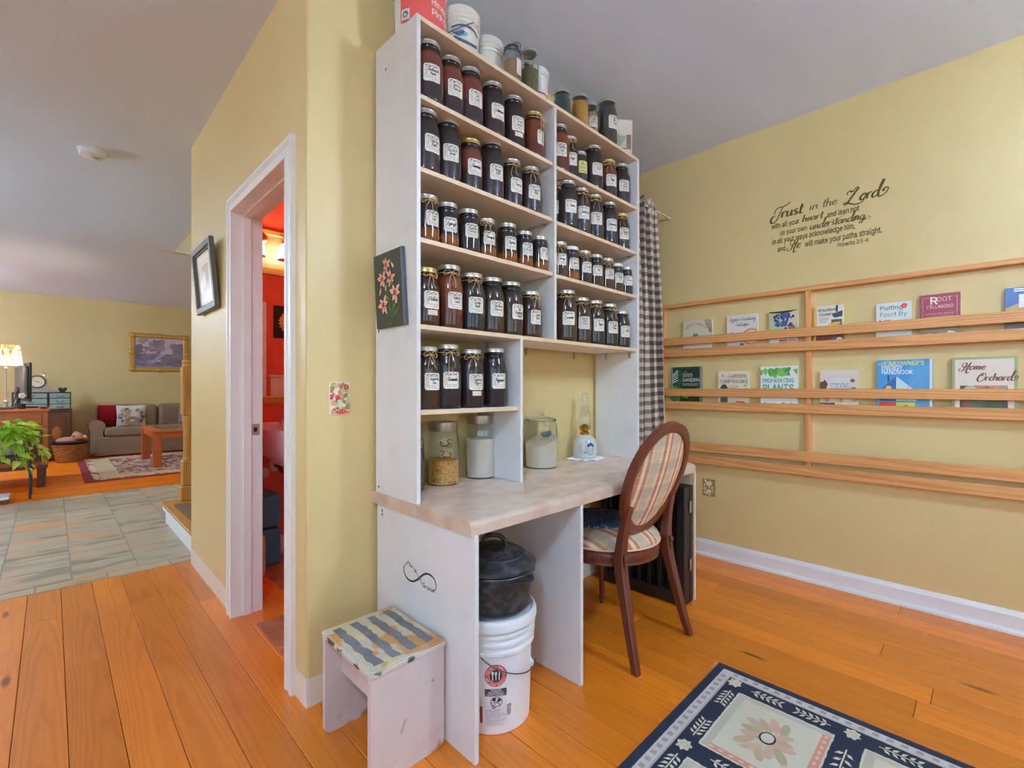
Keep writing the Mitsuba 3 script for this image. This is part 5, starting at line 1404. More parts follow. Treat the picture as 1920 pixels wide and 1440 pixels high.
for u0 in us[:3]: fern(u0 + .01, .102, u0 + .11, .102, 5, .026); fern(u0 + PU - .02, .102, u0 + PU - .12, .102, 5, .026)
def rugmap(v):
    return np.stack([rx1 - v[:, 0], ry1 - v[:, 1], .0086 + v[:, 2]], 1)
pm, c = p.mesh(rugmap); pm.invert()
ok = (np.array(pm.vertices)[:, 0] > rx1 - RWd - .01)
add(k, 'pattern', pm, 'print_matte', color=c, label='woven pattern of cream panels, roses and leaf sprays')
fr = []
for i in range(5): fr.append(tube([(rx1 - .012 - .012 * i, ry1 - .002, .006), (rx1 - .012 - .012 * i + rng.uniform(-.004, .004), ry1 + rng.uniform(.008, .016), .012)], .0007, 4))
add(k, 'loose_threads', join(fr), 'plastic_cream', kind='stuff')
# ------------------------------------------------------------------ book rack on the right wall
k = thing('book_rack', 'wall book rack of pine slats and posts holding cookery and garden books', 'book rack')
YL, YR = 1.672, -.62
wk = [500]
def lath(name, x0, x1, y0, y1, z0, z1, along, label=None):
    wk[0] += 1; m = bx(x0, x1, y0, y1, z0, z1, .002)
    return add(k, name, m, 'rail_pine', uv=wood_uv(m, along, wk[0]), label=label)
for yp in (1.655, .734, -.19): lath('post', 3.163, 3.195, yp - .015, yp + .015, .615, 1.722, 2)
lath('top_rail', 3.158, 3.195, YR, YL, 1.712, 1.738, 1, 'narrow top rail')
LEVEL = ((1.495, 1.442, 1.413, 1.359), (1.136, 1.082, 1.046, .991), (.768, .708, .682, .626))
for a, b, c_, d_ in LEVEL:
    lath('slat', 3.146, 3.163, YR, YL - .004, b, a, 1); lath('slat', 3.146, 3.163, YR, YL - .004, d_, c_, 1)
    lath('ledge', 3.163, 3.195, YR, YL - .01, d_ + .004, d_ + .012, 1)
pages_m = mat('book_pages', S(226, 218, 200), 0.8, 0.2)
def book(name, label, yl, yr, ztop, level, cover, draw, t=.018):
    k = thing(name, label, 'book', 'books in the wall rack')
    zb = LEVEL[level][3] + .0125; w, h = yl - yr, ztop - zb; xf = 3.1925 - t
    add(k, 'pages', bx(xf + .0015, 3.191, yr + .003, yl - .002, zb + .003, ztop - .003), 'book_pages')
    add(k, 'cover', join(bx(xf, xf + .0018, yr, yl, zb, ztop), bx(3.1907, 3.1925, yr, yl, zb, ztop), bx(xf, 3.1925, yl - .0015, yl, zb, ztop)), mat(name + '_cover', S(*cover), 0.4, 0.5))
    p = Print(.00035)
    p.rect(0, 0, w, h, cover, 0)
    draw(p, w, h)
    m, c = p.mesh(on_plane((xf - .0003, yl, zb), (0, -1, 0), (0, 0, 1)))
    add(k, 'print', m, 'print_satin', color=c)
def blob(p, x, y, r, col, l, seed=0, n=14, amp=.25, sy=1.0):
    r_ = random.Random(seed)
    p.poly(Polygon([(x + r * (1 + amp * (r_.random() - .5) * 2) * math.cos(a), y + sy * r * (1 + amp * (r_.random() - .5) * 2) * math.sin(a)) for a in np.linspace(0, 2 * PI, n + 1)[:-1]]).buffer(0), col, l)
def d_veg(p, w, h):
    p.rect(0, 0, w, h * .42, (224, 220, 208), 1)
    for i, ch in enumerate('VEGETABLE'):
        a = PI * .78 - i * PI * .56 / 8; p.text(ch, w * .45 + .085 * math.cos(a), h * .60 + .06 * math.sin(a), .014, (98, 88, 74), 2, 'c', rot=a - PI / 2)
    for x, s in ((.40, 1), (.47, -1)): p.poly(Polygon([(w * x, h * .34), (w * x - .028 * s, h * .46), (w * x, h * .62), (w * x + .022 * s, h * .46)]), (62, 140, 84), 2)
    p.poly(Polygon([(w * .52, h * .36), (w * .66, h * .56), (w * .50, h * .50)]), (62, 140, 84), 2); p.poly(Polygon([(w * .445, h * .36), (w * .46, h * .60), (w * .475, h * .36)]), (214, 214, 190), 3)
    for i in range(5): p.line(smooth_pts([(w * (.72 + .05 * i), h * .99), (w * (.80 + .04 * i), h * .86), (w * (.90 + .02 * i), h * .62)], 3), .003, (140, 100, 80) if i % 2 else (96, 70, 56), 2)
    p.line([(w * .30, h * .02), (w * .43, h * .14), (w * .58, h * .02)], .004, (62, 110, 76), 2)
def d_org(p, w, h):
    p.script('Organic Gardening', w * .5, h * .84, .013, (92, 78, 110), 2, 'c', pen=.16, k=3, width=w * .86); p.script('Techniques', w * .5, h * .70, .013, (92, 78, 110), 2, 'c', pen=.16, k=3, width=w * .45)
    p.poly(Point(w * .80, h * .40).buffer(.055, 10).difference(Point(w * .80, h * .40).buffer(.042, 10)).intersection(sbox(0, 0, w, h)), (224, 146, 92), 2)
    p.poly(Point(w * .80, h * .40).buffer(.034, 8).intersection(sbox(0, 0, w, h)), (232, 204, 178), 2)
    for x, y, c in ((.16, .50, (170, 120, 90)), (.40, .50, (214, 196, 120)), (.30, .36, (120, 120, 100)), (.44, .36, (90, 80, 70)), (.12, .08, (120, 130, 130)), (.22, .10, (150, 140, 130)), (.5, .20, (80, 76, 72)), (.62, .12, (130, 120, 110))): blob(p, w * x, h * y, .011, c, 2, int(x * 100))
    p.rect(0, h * .42, w * .5, h * .425, (190, 180, 170), 2)
def d_grape(p, w, h):
    p.rect(0, h * .40, w, h, (176, 196, 150), 1); p.rect(w * .55, h * .62, w, h, (214, 204, 170), 2); p.rect(0, h * .40, w, h * .55, (150, 180, 120), 2)
    p.poly(Polygon([(0, h * .97), (w * .6, h * .93), (w * .95, h * .99), (w, h), (0, h)]), (60, 54, 40), 3)
    r_ = random.Random(4)
    for cx_, top, n in ((.30, .92, 26), (.55, .94, 34), (.74, .92, 18), (.58, .70, 20)):
        for i in range(n):
            q = r_.random(); p.disc(w * cx_ + (r_.random() - .5) * .05 * (1 - q * .7), h * top - q * .075, .0065, [(50, 58, 120), (70, 76, 146), (40, 44, 92), (96, 100, 160)][i % 4], 4 + i % 3, n=3)
    p.disc(w * .80, h * .56, .016, (150, 60, 44), 6, n=8); p.text('RECIPES', w * .80, h * .55, .006, (232, 200, 180), 7, 'c', width=.026)
    p.rect(0, h * .385, w, h * .40, (232, 228, 214), 3)
    for i, c in enumerate(((226, 214, 214), (176, 64, 70), (206, 130, 130))): p.rect(w * (.04 + .32 * i), h * .02, w * (.32 + .32 * i), h * .26, c, 2); p.rect(w * (.04 + .32 * i), h * .2, w * (.32 + .32 * i), h * .22, (240, 232, 228), 3)
def d_wood(p, w, h):
    p.rect(w * .09, h * .22, w, h, (232, 230, 222), 1)
    p.text('Woodstove', w * .12, h * .87, .017, (44, 42, 44), 2, bold=True, width=w * .66); p.text('Cookery', w * .16, h * .765, .017, (44, 42, 44), 2, bold=True, width=w * .50)
    for q in (.70, .66, .61): p.rect(w * .16, h * q, w * (.5 if q > .62 else .42), h * q + .0035, (150, 140, 130), 2)
    p.rect(w * .72, h * .84, w * .80, h * .99, (60, 58, 60), 3); p.poly(Polygon([(w * .62, h * .80), (w * .95, h * .86), (w * .95, h * .72), (w * .66, h * .70)]), (70, 68, 70), 3); p.rect(w * .58, h * .52, w * .93, h * .66, (84, 84, 86), 3); p.rect(w * .62, h * .54, w * .88, h * .60, (214, 180, 70), 4)
    p.poly(Polygon([(w * .40, h * .46), (w * .52, h * .58), (w * .82, h * .56), (w * .82, h * .46)]), (226, 180, 50), 4); blob(p, w * .25, h * .48, .010, (120, 100, 70), 4, 2)
    p.rect(w * .06, 0, w, h * .30, (112, 40, 40), 3); p.disc(w * .72, h * .16, .022, (90, 86, 86), 4); p.disc(w * .85, h * .17, .016, (214, 208, 200), 5)
    for i in range(6): p.disc(w * (.1 + i * .09), h * .07, .006, (232, 226, 214), 4, n=3)
def d_put(p, w, h):
    p.rect(w * .6, 0, w, h, (212, 226, 222), 1)
    p.text('Putting', w * .10, h * .83, .022, (54, 62, 60), 2, width=w * .66); p.text('Food By', w * .10, h * .67, .022, (84, 112, 112), 2, width=w * .78)
    p.disc(w * .80, h * .90, .013, (206, 52, 50), 3, n=8); p.poly(Polygon([(w * .80, h * .865), (w * .84, h * .92), (w * .80, h * .905), (w * .76, h * .92)]), (232, 120, 110), 4)
    blob(p, w * .30, h * .54, .020, (224, 130, 130), 2, 5, sy=.6); blob(p, w * .12, h * .56, .006, (150, 60, 60), 3, 6)
    blob(p, w * .20, h * .12, .022, (240, 238, 236), 2, 8); blob(p, w * .42, h * .14, .014, (226, 170, 130), 3, 9); p.rect(w * .55, h * .14, w * .95, h * .20, (150, 190, 180), 3)
def d_root(p, w, h):
    p.rect(0, 0, w, h * .34, (150, 138, 104), 1)
    fr = sbox(w * .07, h * .36, w * .93, h * .93); p.poly(fr.difference(fr.buffer(-.0014)), (236, 214, 208), 2)
    p.rect(w * .24, h * .86, w * .80, h * .95, (150, 40, 56), 3)
    p.text('R', w * .24, h * .79, .036, (244, 236, 230), 4, bold=True); p.text('OOT', w * .42, h * .84, .022, (244, 236, 230), 4, width=w * .38); p.text('CELLARING', w * .17, h * .70, .017, (244, 236, 230), 4, width=w * .66)
    p.text('NATURAL COLD STORAGE', w * .5, h * .57, .009, (232, 206, 200), 4, 'c', width=w * .70); p.text('OF FRUITS & VEGETABLES', w * .5, h * .51, .008, (232, 206, 200), 4, 'c', width=w * .66)
    for i in range(9): blob(p, w * (.06 + i * .11), h * .36, .011, [(196, 188, 120), (120, 140, 84), (214, 204, 150), (90, 84, 60)][i % 4], 3, i)
    p.rect(w * .04, h * .04, w * .46, h * .20, (96, 80, 62), 3); blob(p, w * .25, h * .13, .016, (200, 160, 120), 4, 3); blob(p, w * .76, h * .12, .024, (226, 220, 220), 4, 11)
def d_sky(p, w, h):
    p.rect(0, h * .5, w, h, (74, 104, 160), 1); p.poly(Polygon([(0, h * .60), (w * .2, h * .68), (w * .45, h * .62), (w, h * .66), (w, h * .3), (0, h * .3)]), (196, 156, 100), 2); p.rect(0, 0, w, h * .32, (70, 64, 60), 3)
    for q in (.955, .915): p.rect(w * .14, h * q, w * .9, h * q + .006, (220, 226, 240), 2)
    p.rect(w * .22, h * .60, w * .92, h * .86, (232, 230, 226), 3); p.script('Journey', w * .57, h * .69, .018, (140, 160, 176), 4, 'c', pen=.14, k=3, width=w * .5)
def d_seed(p, w, h):
    for i in range(26): blob(p, rng.uniform(.05, .95) * w, rng.uniform(.05, .97) * h, rng.uniform(.012, .03), [(52, 92, 42), (34, 60, 34), (92, 140, 62), (28, 44, 32)][i % 4], 1 + i % 3, i)
    p.rect(w * .38, h * .50, w, h * .94, (36, 46, 42), 5)
    for i in range(5): p.line([(w * .04, h * (.60 + .05 * i)), (w * .24, h * (.68 + .06 * i))], .006, (216, 226, 214), 6)
    p.text('The', w * .44, h * .865, .008, (226, 228, 222), 7); p.text('SEED', w * .38, h * .755, .024, (236, 238, 232), 7, width=w * .34); p.text('GARDEN', w * .38, h * .635, .024, (236, 238, 232), 7, width=w * .56)
    for q in (.575, .54): p.rect(w * .38, h * q, w * .92, h * q + .0035, (170, 180, 172), 7)
    blob(p, w * .50, h * .32, .030, (130, 186, 70), 5, 3); blob(p, w * .55, h * .08, .016, (196, 190, 186), 6, 4); blob(p, w * .78, h * .08, .018, (226, 232, 226), 6, 5)
    for x in (.02, .97): p.rect(w * x, 0, w * x + .003, h, (206, 212, 200), 6)
def d_gard(p, w, h):
    p.text('GREAT', w * .14, h * .855, .008, (190, 110, 50), 2, width=w * .18); p.poly(Polygon([(w * .12, h * .88), (w * .17, h * .93), (w * .15, h * .86)]), (70, 90, 70), 3)
    p.text('GARDEN', w * .34, h * .83, .023, (54, 66, 60), 2, width=w * .54); p.text('COMPANIONS', w * .06, h * .685, .023, (54, 66, 60), 2, width=w * .87)
    for q in (.60, .555, .51): p.rect(w * .36, h * q, w * .68, h * q + .0035, (150, 146, 132), 2)
    p.rect(w * .08, h * .06, w * .31, h * .60, (70, 96, 92), 2); p.rect(w * .09, h * .28, w * .29, h * .34, (110, 130, 126), 3); blob(p, w * .20, h * .58, .020, (52, 74, 70), 3, 2)
    blob(p, w * .76, h * .42, .022, (176, 96, 66), 3, 3); blob(p, w * .66, h * .12, .022, (196, 60, 52), 3, 5); blob(p, w * .82, h * .10, .022, (90, 40, 46), 4, 6); p.line([(w * .9, h * .5), (w * .95, h * .75), (w * .9, h * .92)], .003, (120, 130, 90), 2); blob(p, w * .86, h * .62, .006, (90, 100, 80), 3, 7)
def d_prop(p, w, h):
    r_ = random.Random(6)
    for i in range(13):
        a = -r_.uniform(.3, 2.8); x0, y0 = w * (.06 + .07 * i), h * (.97 if i % 2 else .92); L = r_.uniform(.04, .065)
        q = Polygon([(0, 0), (.35 * L, .28 * L), (.75 * L, .2 * L), (L, 0), (.75 * L, -.2 * L), (.35 * L, -.28 * L)])
        p.poly(affinity.translate(affinity.rotate(q, a, origin=(0, 0), use_radians=True), x0, y0).intersection(sbox(0, 0, w, h)), [(96, 176, 76), (120, 196, 96), (76, 156, 66)][i % 3], 1 + i % 4)
    p.text('PROPAGATING', w * .05, h * .63, .024, (70, 156, 142), 6, bold=True, width=w * .86); p.text('PLANTS', w * .06, h * .435, .040, (70, 156, 142), 6, bold=True, width=w * .84)
    for x, c in ((.14, (140, 150, 150)), (.38, (110, 140, 140)), (.62, (196, 110, 70)), (.84, (176, 200, 216))): blob(p, w * x, h * .10, .020, c, 3, int(100 * x)); p.rect(w * x - .012, h * .02, w * x + .012, h * .09, c, 4)
def d_stock(p, w, h):
    p.rect(w * .24, h * .36, w * .80, h * .84, (206, 202, 206), 1); p.rect(w * .26, h * .38, w * .78, h * .82, (222, 218, 214), 2)
    p.text('STOCKING', w * .28, h * .54, .034, (150, 154, 166), 3, bold=True, width=w * .48); p.text('UP', w * .52, h * .42, .018, (150, 154, 166), 3, 'c')
    blob(p, w * .10, h * .62, .020, (104, 62, 44), 3, 1, sy=1.6); blob(p, w * .88, h * .48, .018, (150, 100, 64), 3, 2, sy=1.5); blob(p, w * .86, h * .74, .010, (120, 74, 50), 3, 3)
    for i in range(8): blob(p, w * (.08 + .12 * i), h * .30, .014, [(214, 196, 160), (190, 160, 120), (224, 212, 186)][i % 3], 2, 20 + i)
    p.rect(0, 0, w * .4, h * .22, (116, 64, 52), 3); blob(p, w * .08, h * .12, .018, (226, 214, 214), 4, 8); p.rect(w * .42, h * .02, w, h * .20, (226, 214, 160), 3)
    for i in range(14): p.disc(w * (.46 + .038 * i), h * (.06 + .1 * (i % 3) / 2), .004, (180, 160, 100), 4, n=2)
def d_energy(p, w, h):
    p.rect(w * .6, 0, w, h * .9, (82, 160, 206), 1)
    p.text("HOMEOWNER'S", w * .08, h * .895, .022, (230, 226, 120), 3, bold=True, width=w * .78); p.text('THE', w * .02, h * .91, .008, (236, 236, 220), 3, width=w * .05); p.text('ENERGY', w * .08, h * .815, .022, (236, 240, 240), 3, bold=True, width=w * .40); p.text('HANDBOOK', w * .08, h * .735, .022, (236, 240, 240), 3, bold=True, width=w * .58)
    p.poly(Polygon([(w * .03, h * .42), (w * .36, h * .70), (w * .36, h * .24), (w * .05, h * .24)]), (44, 92, 160), 2); p.poly(Polygon([(w * .36, h * .70), (w * .72, h * .42), (w * .72, h * .24), (w * .36, h * .24)]), (206, 226, 232), 2); p.rect(w * .20, h * .60, w * .235, h * .72, (44, 60, 110), 3)
    p.disc(w * .22, h * .48, .013, (240, 180, 80), 4, n=8)
    for i in range(9): p.line([(w * (.40 + .03 * i), h * (.40 + .02 * (i % 3))), (w * (.44 + .03 * i), h * (.46 - .03 * (i % 2)))], .002, (130, 170, 190), 4)
    for i in range(8): p.line([(w * (.56 + .04 * i), h * (.48 + .05 * (i % 4))), (w * (.60 + .04 * i), h * (.53 + .05 * (i % 4)))], .0018, (206, 120, 140), 4)
    p.rect(0, 0, w * .92, h * .075, (110, 176, 70), 3); p.text('Your Guide to Getting Off the Grid', w * .46, h * .02, .008, (236, 240, 226), 4, 'c', width=w * .76); p.rect(w * .05, h * .085, w * .36, h * .22, (206, 60, 56), 3); p.rect(w * .36, h * .085, w * .70, h * .22, (196, 206, 96), 3); p.disc(w * .54, h * .14, .008, (60, 60, 60), 4); p.disc(w * .54, h * .14, .004, (220, 220, 200), 5)
    p.rect(w * .95, 0, w, h, (222, 226, 236), 4)
def d_orch(p, w, h):
    p.rect(w * .05, 0, w * .95, h * .965, (228, 216, 198), 1)
    p.text('The', w * .12, h * .885, .008, (190, 176, 150), 2)
    p.script('Home', w * .16, h * .79, .017, (116, 52, 44), 2, pen=.2, k=3, contrast=1.0, width=w * .36, caps=FANCY); p.script('Orchard', w * .40, h * .605, .017, (116, 52, 44), 2, pen=.2, k=3, contrast=1.0, width=w * .52, caps=FANCY)
    p.rect(w * .13, h * .10, w * .86, h * .52, (70, 64, 66), 2)
    for x, y, r_, c in ((.30, .44, .024, (190, 176, 160)), (.46, .50, .020, (190, 110, 84)), (.66, .50, .022, (196, 130, 96)), (.80, .50, .014, (150, 140, 120)), (.56, .40, .03, (110, 84, 70)), (.40, .22, .03, (80, 96, 66)), (.62, .2, .034, (64, 84, 58)), (.25, .2, .02, (120, 80, 60))): p.poly(Point(w * x, h * y).buffer(r_, 6).intersection(sbox(w * .13, h * .10, w * .86, h * .52)), c, 3)
    for i in range(5): p.rect(w * (.2 + .15 * i), h * .54, w * (.2 + .15 * i) + .001, h * .92, (214, 202, 184), 2)
FANCY = {
 'T': ([[(.10,.55),(-.25,.45),(-.42,-.15),(-.10,-.75),(.38,-.45),(.62,.5),(.85,2.0)], [(-.10,1.0),(-.12,1.6),(.35,2.05),(1.0,2.0),(1.75,2.55)]], .95),
 'L': ([[(.10,1.35),(-.10,1.75),(.25,2.0),(.55,1.75),(1.0,2.35),(1.25,2.15),(.95,1.5),(.62,.7),(.30,-.05),(-.05,-.25),(-.12,.05),(.2,.12),(.8,-.25),(1.6,-.55),(2.3,-.35),(2.55,.1)]], 1.85),
 'H': ([[(.0,.9),(-.22,1.5),(.2,2.0),(.62,1.7),(.45,.8),(.25,-.1),(-.25,-.35),(-.55,.0),(-.3,.45)], [(1.25,2.1),(.98,.9),(.85,-.4),(1.1,-.95),(1.5,-.6)], [(-.1,.75),(.5,1.0),(1.35,1.1)]], 1.25),
 'O': ([[(.9,2.1),(.3,1.7),(-.05,.7),(.2,-.15),(.8,-.2),(1.3,.6),(1.35,1.5),(1.0,2.0),(.6,1.7),(.75,1.2)]], 1.45),
 'd': ([[(.75,.9),(.4,1),(.1,.6),(.15,.1),(.42,0),(.75,.5),(1.1,2.3),(1.0,2.6),(.88,2.2),(.78,.9),(.85,.15),(1.15,-.1),(1.7,.2),(1.95,.8),(1.7,1.2),(1.35,.9),(1.5,.62)]], 1.0)}
book('vegetable_book', 'beige book lettered VEGETABLE with green leaves, leftmost on the upper rack row', 1.500, 1.296, 1.610, 0, (214, 200, 176), d_veg)
book('organic_gardening_book', 'cream book Organic Gardening Techniques with an orange arc, in the upper rack row', 1.200, 1.013, 1.613, 0, (226, 216, 206), d_org)
book('grape_book', 'book with dark blue grapes on a green cover, in the upper rack row', .945, .790, 1.609, 0, (222, 218, 204), d_grape)
book('woodstove_book', 'yellow edged book Woodstove Cookery in the upper rack row', .704, .560, 1.612, 0, (226, 190, 70), d_wood, .022)
book('preserving_book', 'pale book Putting Food By with a red seal, in the upper rack row', .417, .272, 1.593, 0, (222, 228, 222), d_put)
book('root_cellar_book', 'dark red book Root Cellaring in the upper rack row', .239, .089, 1.613, 0, (150, 40, 56), d_root)
book('desert_book', 'blue and tan desert cover book, rightmost on the upper rack row', -.062, -.262, 1.604, 0, (74, 104, 160), d_sky)
book('seed_garden_book', 'dark green book The Seed Garden, leftmost on the middle rack row', 1.587, 1.372, 1.288, 1, (44, 70, 44), d_seed)
book('garden_companions_book', 'cream book Garden Companions in the middle rack row', 1.257, 1.064, 1.249, 1, (232, 218, 190), d_gard)
book('propagating_book', 'white book Propagating Plants with bright green leaves, in the middle rack row', .994, .790, 1.274, 1, (232, 236, 230), d_prop, .022)
book('stocking_up_book', 'worn beige cookery book with a grey title plaque, in the middle rack row', .675, .495, 1.243, 1, (222, 210, 196), d_stock, .022)
book('energy_book', "bright blue Homeowner's Energy Handbook with a house, in the middle rack row", .413, .190, 1.288, 1, (62, 146, 204), d_energy, .024)
book('orchard_book', 'green bordered book The Home Orchard, rightmost on the middle rack row', .119, -.102, 1.288, 1, (146, 158, 104), d_orch, .024)

# lettering on the wall
k = thing('wall_lettering', 'dark brown Bible verse lettered on the yellow wall above the book rack', 'wall decal')
INK2 = (82, 66, 30)
def verse(*items):
    p = Print(.0003)
    for it in items: it(p)
    m, c = p.mesh(on_plane((XB - .0004, 1.0, 0), (0, -1, 0), (0, 0, 1)))
    add(k, 'line', m, 'print_matte', color=c)
SCR = lambda t, ya, yb, z, h, pen=.17, con=1.1: (lambda p: p.script(t, 1.0 - ya, z, h, INK2, 1, 'l', shear=.26, pen=pen, k=5, contrast=con, width=ya - yb, caps=FANCY))
TXT = lambda t, ya, yb, z, h: (lambda p: p.text(t, 1.0 - ya, z, h, INK2, 1, 'l', bold=True, width=ya - yb))
verse(SCR('Trust', .925, .772, 2.187, .032), SCR('in', .737, .690, 2.192, .023, .12), SCR('the', .672, .600, 2.192, .023, .12), SCR('Lord', .560, .408, 2.182, .032))
verse(TXT('with all your', .940, .786, 2.128, .030), SCR('heart', .772, .668, 2.131, .021, .15), TXT('and lean not', .646, .495, 2.126, .030))
verse(TXT('on your own', .893, .748, 2.079, .029), SCR('understanding,', .733, .462, 2.076, .021, .15))
verse(TXT('in all your ways acknowledge him,', .935, .514, 2.032, .031))
verse(TXT('and', .905, .862, 1.981, .030), SCR('He', .838, .782, 1.983, .026, .14), TXT('will make your paths straight.', .759, .396, 1.981, .032))
verse(TXT('Proverbs 3:5-6', .597, .454, 1.944, .022))
p = Print(.0003)
p.line(smooth_pts([(.225, 2.142), (.24, 2.152), (.26, 2.146), (.275, 2.136)], 4), .0016, INK2, 1); p.line(smooth_pts([(.53, 2.078), (.545, 2.086), (.556, 2.078), (.546, 2.070), (.532, 2.073)], 4), .0018, INK2, 1); p.line(smooth_pts([(.345, 2.098), (.38, 2.103), (.42, 2.112), (.435, 2.122)], 4), .0016, INK2, 1)
m, c = p.mesh(on_plane((XB - .0004, 1.0, 0), (0, -1, 0), (0, 0, 1))); add(k, 'flourish', m, 'print_matte', color=c)

# ------------------------------------------------------------------ gingham curtain closing the nook beside the shelf unit
k = thing('gingham_curtain', 'long brown and cream gingham curtain hanging on a rod right of the shelf unit', 'curtain')
def ging_fn(p, n, uv):
    s = .0285
    a = mikit.smoothstep(.46, .54, dr.abs((uv.x / (2 * s)) - dr.floor(uv.x / (2 * s)) - .5) * 2)
    b = mikit.smoothstep(.46, .54, dr.abs((uv.y / (2 * s)) - dr.floor(uv.y / (2 * s)) - .5) * 2)
    t = (a + b) * .5
    wv = .94 + .1 * mikit.noise(uv.x * 700, uv.y * 700)
    col = mikit.mix(mikit.mix(S(216, 203, 180), S(146, 130, 118), mikit.smoothstep(.0, .5, t)), S(78, 68, 66), mikit.smoothstep(.5, 1.0, t))
    return col * wv
mat('gingham', mikit.proc(ging_fn), 0.9, 0.15, sheen=.2)
nx_, nz_ = 150, 70; v, uvs = [], []
zt, zb_ = 2.405, .06
for j in range(nz_):
    t = j / (nz_ - 1); z = zt + (zb_ - zt) * t
    amp = .012 + .026 * min(1, t * 3.0)
    for i in range(nx_):
        s = i / (nx_ - 1)
        X = 2.50 + (.505 + .125 * t ** .8) * s
        ph = s * 2 * PI * 6.5 + .6 * math.sin(3 * t + 5 * s)
        yv = 1.605 + amp * math.sin(ph) + .006 * math.sin(ph * 2.7 + 6 * t) - (.010 * math.sin(s * 60) if t < .035 else 0)
        drag = .10 * math.exp(-((s - .78) / .12) ** 2) * max(0, 1 - t * 4)
        v.append((X, yv, z + .012 * math.sin(s * 70) * max(0, 1 - t * 25) - drag * .0)); uvs.append((s * 1.05, t * (zt - zb_) + .06 * max(0, s - .5) * (1 - t)))
v = np.array(v); f = []
for j in range(nz_ - 1):
    i = np.arange(nx_ - 1); a = j * nx_ + i
    f += [np.stack([a, a + nx_, a + nx_ + 1], 1), np.stack([a, a + nx_ + 1, a + 1], 1)]
add(k, 'cloth', trimesh.Trimesh(v, np.vstack(f), process=False), 'gingham', smooth=True, uv=np.array(uvs))
hem = v.reshape(nz_, nx_, 3)[:, -1]
add(k, 'hem', tube(hem[::2] + [.001, 0, 0], .0035, 6), 'plastic_cream', smooth=True, label='cream stitched edge')
add(k, 'rod', tube([(2.43, 1.607, 2.368), (XB - .004, 1.607, 2.368)], .006, 10), 'plate_cream', smooth=True)

# wire basket and hook on the outer side of the shelf unit
k = thing('wire_basket', 'small dark wire basket hung on the right side of the shelf unit before the curtain', 'basket')
wb = []
for z_, q in ((1.425, .0022), (1.40, .0012), (1.375, .0012), (1.35, .0012), (1.325, .0020)):
    wb.append(tube([(2.393, 1.44, z_), (2.455, 1.44, z_), (2.455, 1.56, z_), (2.393, 1.56, z_)], q, 6, True))
for i in range(6):
    xx = 2.393 + i * .0124; wb.append(tube([(xx, 1.44, 1.425), (xx, 1.44, 1.325), (xx, 1.56, 1.325), (xx, 1.56, 1.425)], .0011, 5))
for i in range(9): yy = 1.445 + i * .0135; wb.append(tube([(2.455, yy, 1.425), (2.455, yy, 1.325), (2.393, yy, 1.325)], .0011, 5))
add(k, 'wires', join(wb), 'black_iron', smooth=True)
k = one('hook', join(tube(smooth_pts([(2.391, 1.43, 1.248), (2.41, 1.43, 1.246), (2.425, 1.43, 1.240), (2.428, 1.43, 1.250)], 4), .004, 8), put(trimesh.creation.icosphere(2, .008), (2.428, 1.43, 1.252))), 'black_iron', 'small black hook below the wire basket on the side of the shelf unit', 'hook', smooth=True)
# ------------------------------------------------------------------ bathroom behind the door
k = thing('vanity_mirror', 'gold framed mirror over the sink in the red bathroom, seen through the doorway', 'mirror')
yw = 3.494
add(k, 'glass', bx(.90, 1.72, yw - .012, yw - .004, 1.07, 1.93), 'mirror_glass')
for m in (bx(.84, 1.78, yw - .028, yw, 1.03, 1.082, .006), bx(.84, 1.78, yw - .028, yw, 1.92, 1.976, .006), bx(.84, .892, yw - .028, yw, 1.03, 1.976, .006), bx(1.728, 1.78, yw - .028, yw, 1.03, 1.976, .006)):
    add(k, 'frame', m, 'gold_frame')
k = thing('vanity_light', 'brass bar light with frosted glass bells above the bathroom mirror', 'wall light')
add(k, 'bar', bx(.86, 1.76, yw - .022, yw, 2.195, 2.235, .006), 'gold_frame')
for i in range(4):
    x = .975 + i * .175
    add(k, 'rosette', put(lathe([(0, .014), (.022, .012), (.034, .006), (.042, 0)], 24), (x + .045, yw - .022, 2.165), rx=PI / 2), 'brass', smooth=40)
    add(k, 'arm', tube(smooth_pts([(x, yw - .01, 2.21), (x, yw - .07, 2.19), (x, yw - .10, 2.15)], 4), .007, 8), 'brass', smooth=True)
    m = lathe([(.012, 2.135), (.028, 2.128), (.040, 2.10), (.046, 2.06), (.050, 2.02)][::-1], 28, (x, yw - .10, 0))
    b = add(k, 'bell', m, 'plastic_white', smooth=True, label='glowing frosted glass bell')
    scene[b]['emitter'] = {'type': 'area', 'radiance': rgb([LAMP_VANITY, LAMP_VANITY * .86, LAMP_VANITY * .62])}
    scene[b]['bsdf'] = {'type': 'ref', 'id': 'plastic_white'}
k = thing('pedestal_sink', 'white pedestal sink with chrome taps in the red bathroom', 'sink')
sx_, sy_ = 1.225, 3.235
n = 56; v = []; prof = [(.30, .60), (.62, .64), (.93, .72), (.99, .80), (1.0, .862), (.985, .876), (.95, .878), (.88, .862), (.70, .79), (.40, .765), (0.001, .76)]
for q, z in prof:
    for j in range(n):
        a = j * 2 * PI / n; ca, sa = math.cos(a), math.sin(a)
        e = .72
        X = .285 * q * math.copysign(abs(ca) ** e, ca); Y = .235 * q * math.copysign(abs(sa) ** e, sa)
        v.append((sx_ + X, sy_ + Y, z))
f = []
for i in range(len(prof) - 1):
    for j in range(n):
        a, b = i * n + j, i * n + (j + 1) % n; f += [(a, b, b + n), (a, b + n, a + n)]
add(k, 'basin', trimesh.Trimesh(np.array(v), np.array(f), process=False), 'ceramic_white', smooth=50)
add(k, 'backsplash', rbx(sx_ - .27, sx_ + .27, 3.40, 3.488, .80, .905, .015), 'ceramic_white', smooth=40)
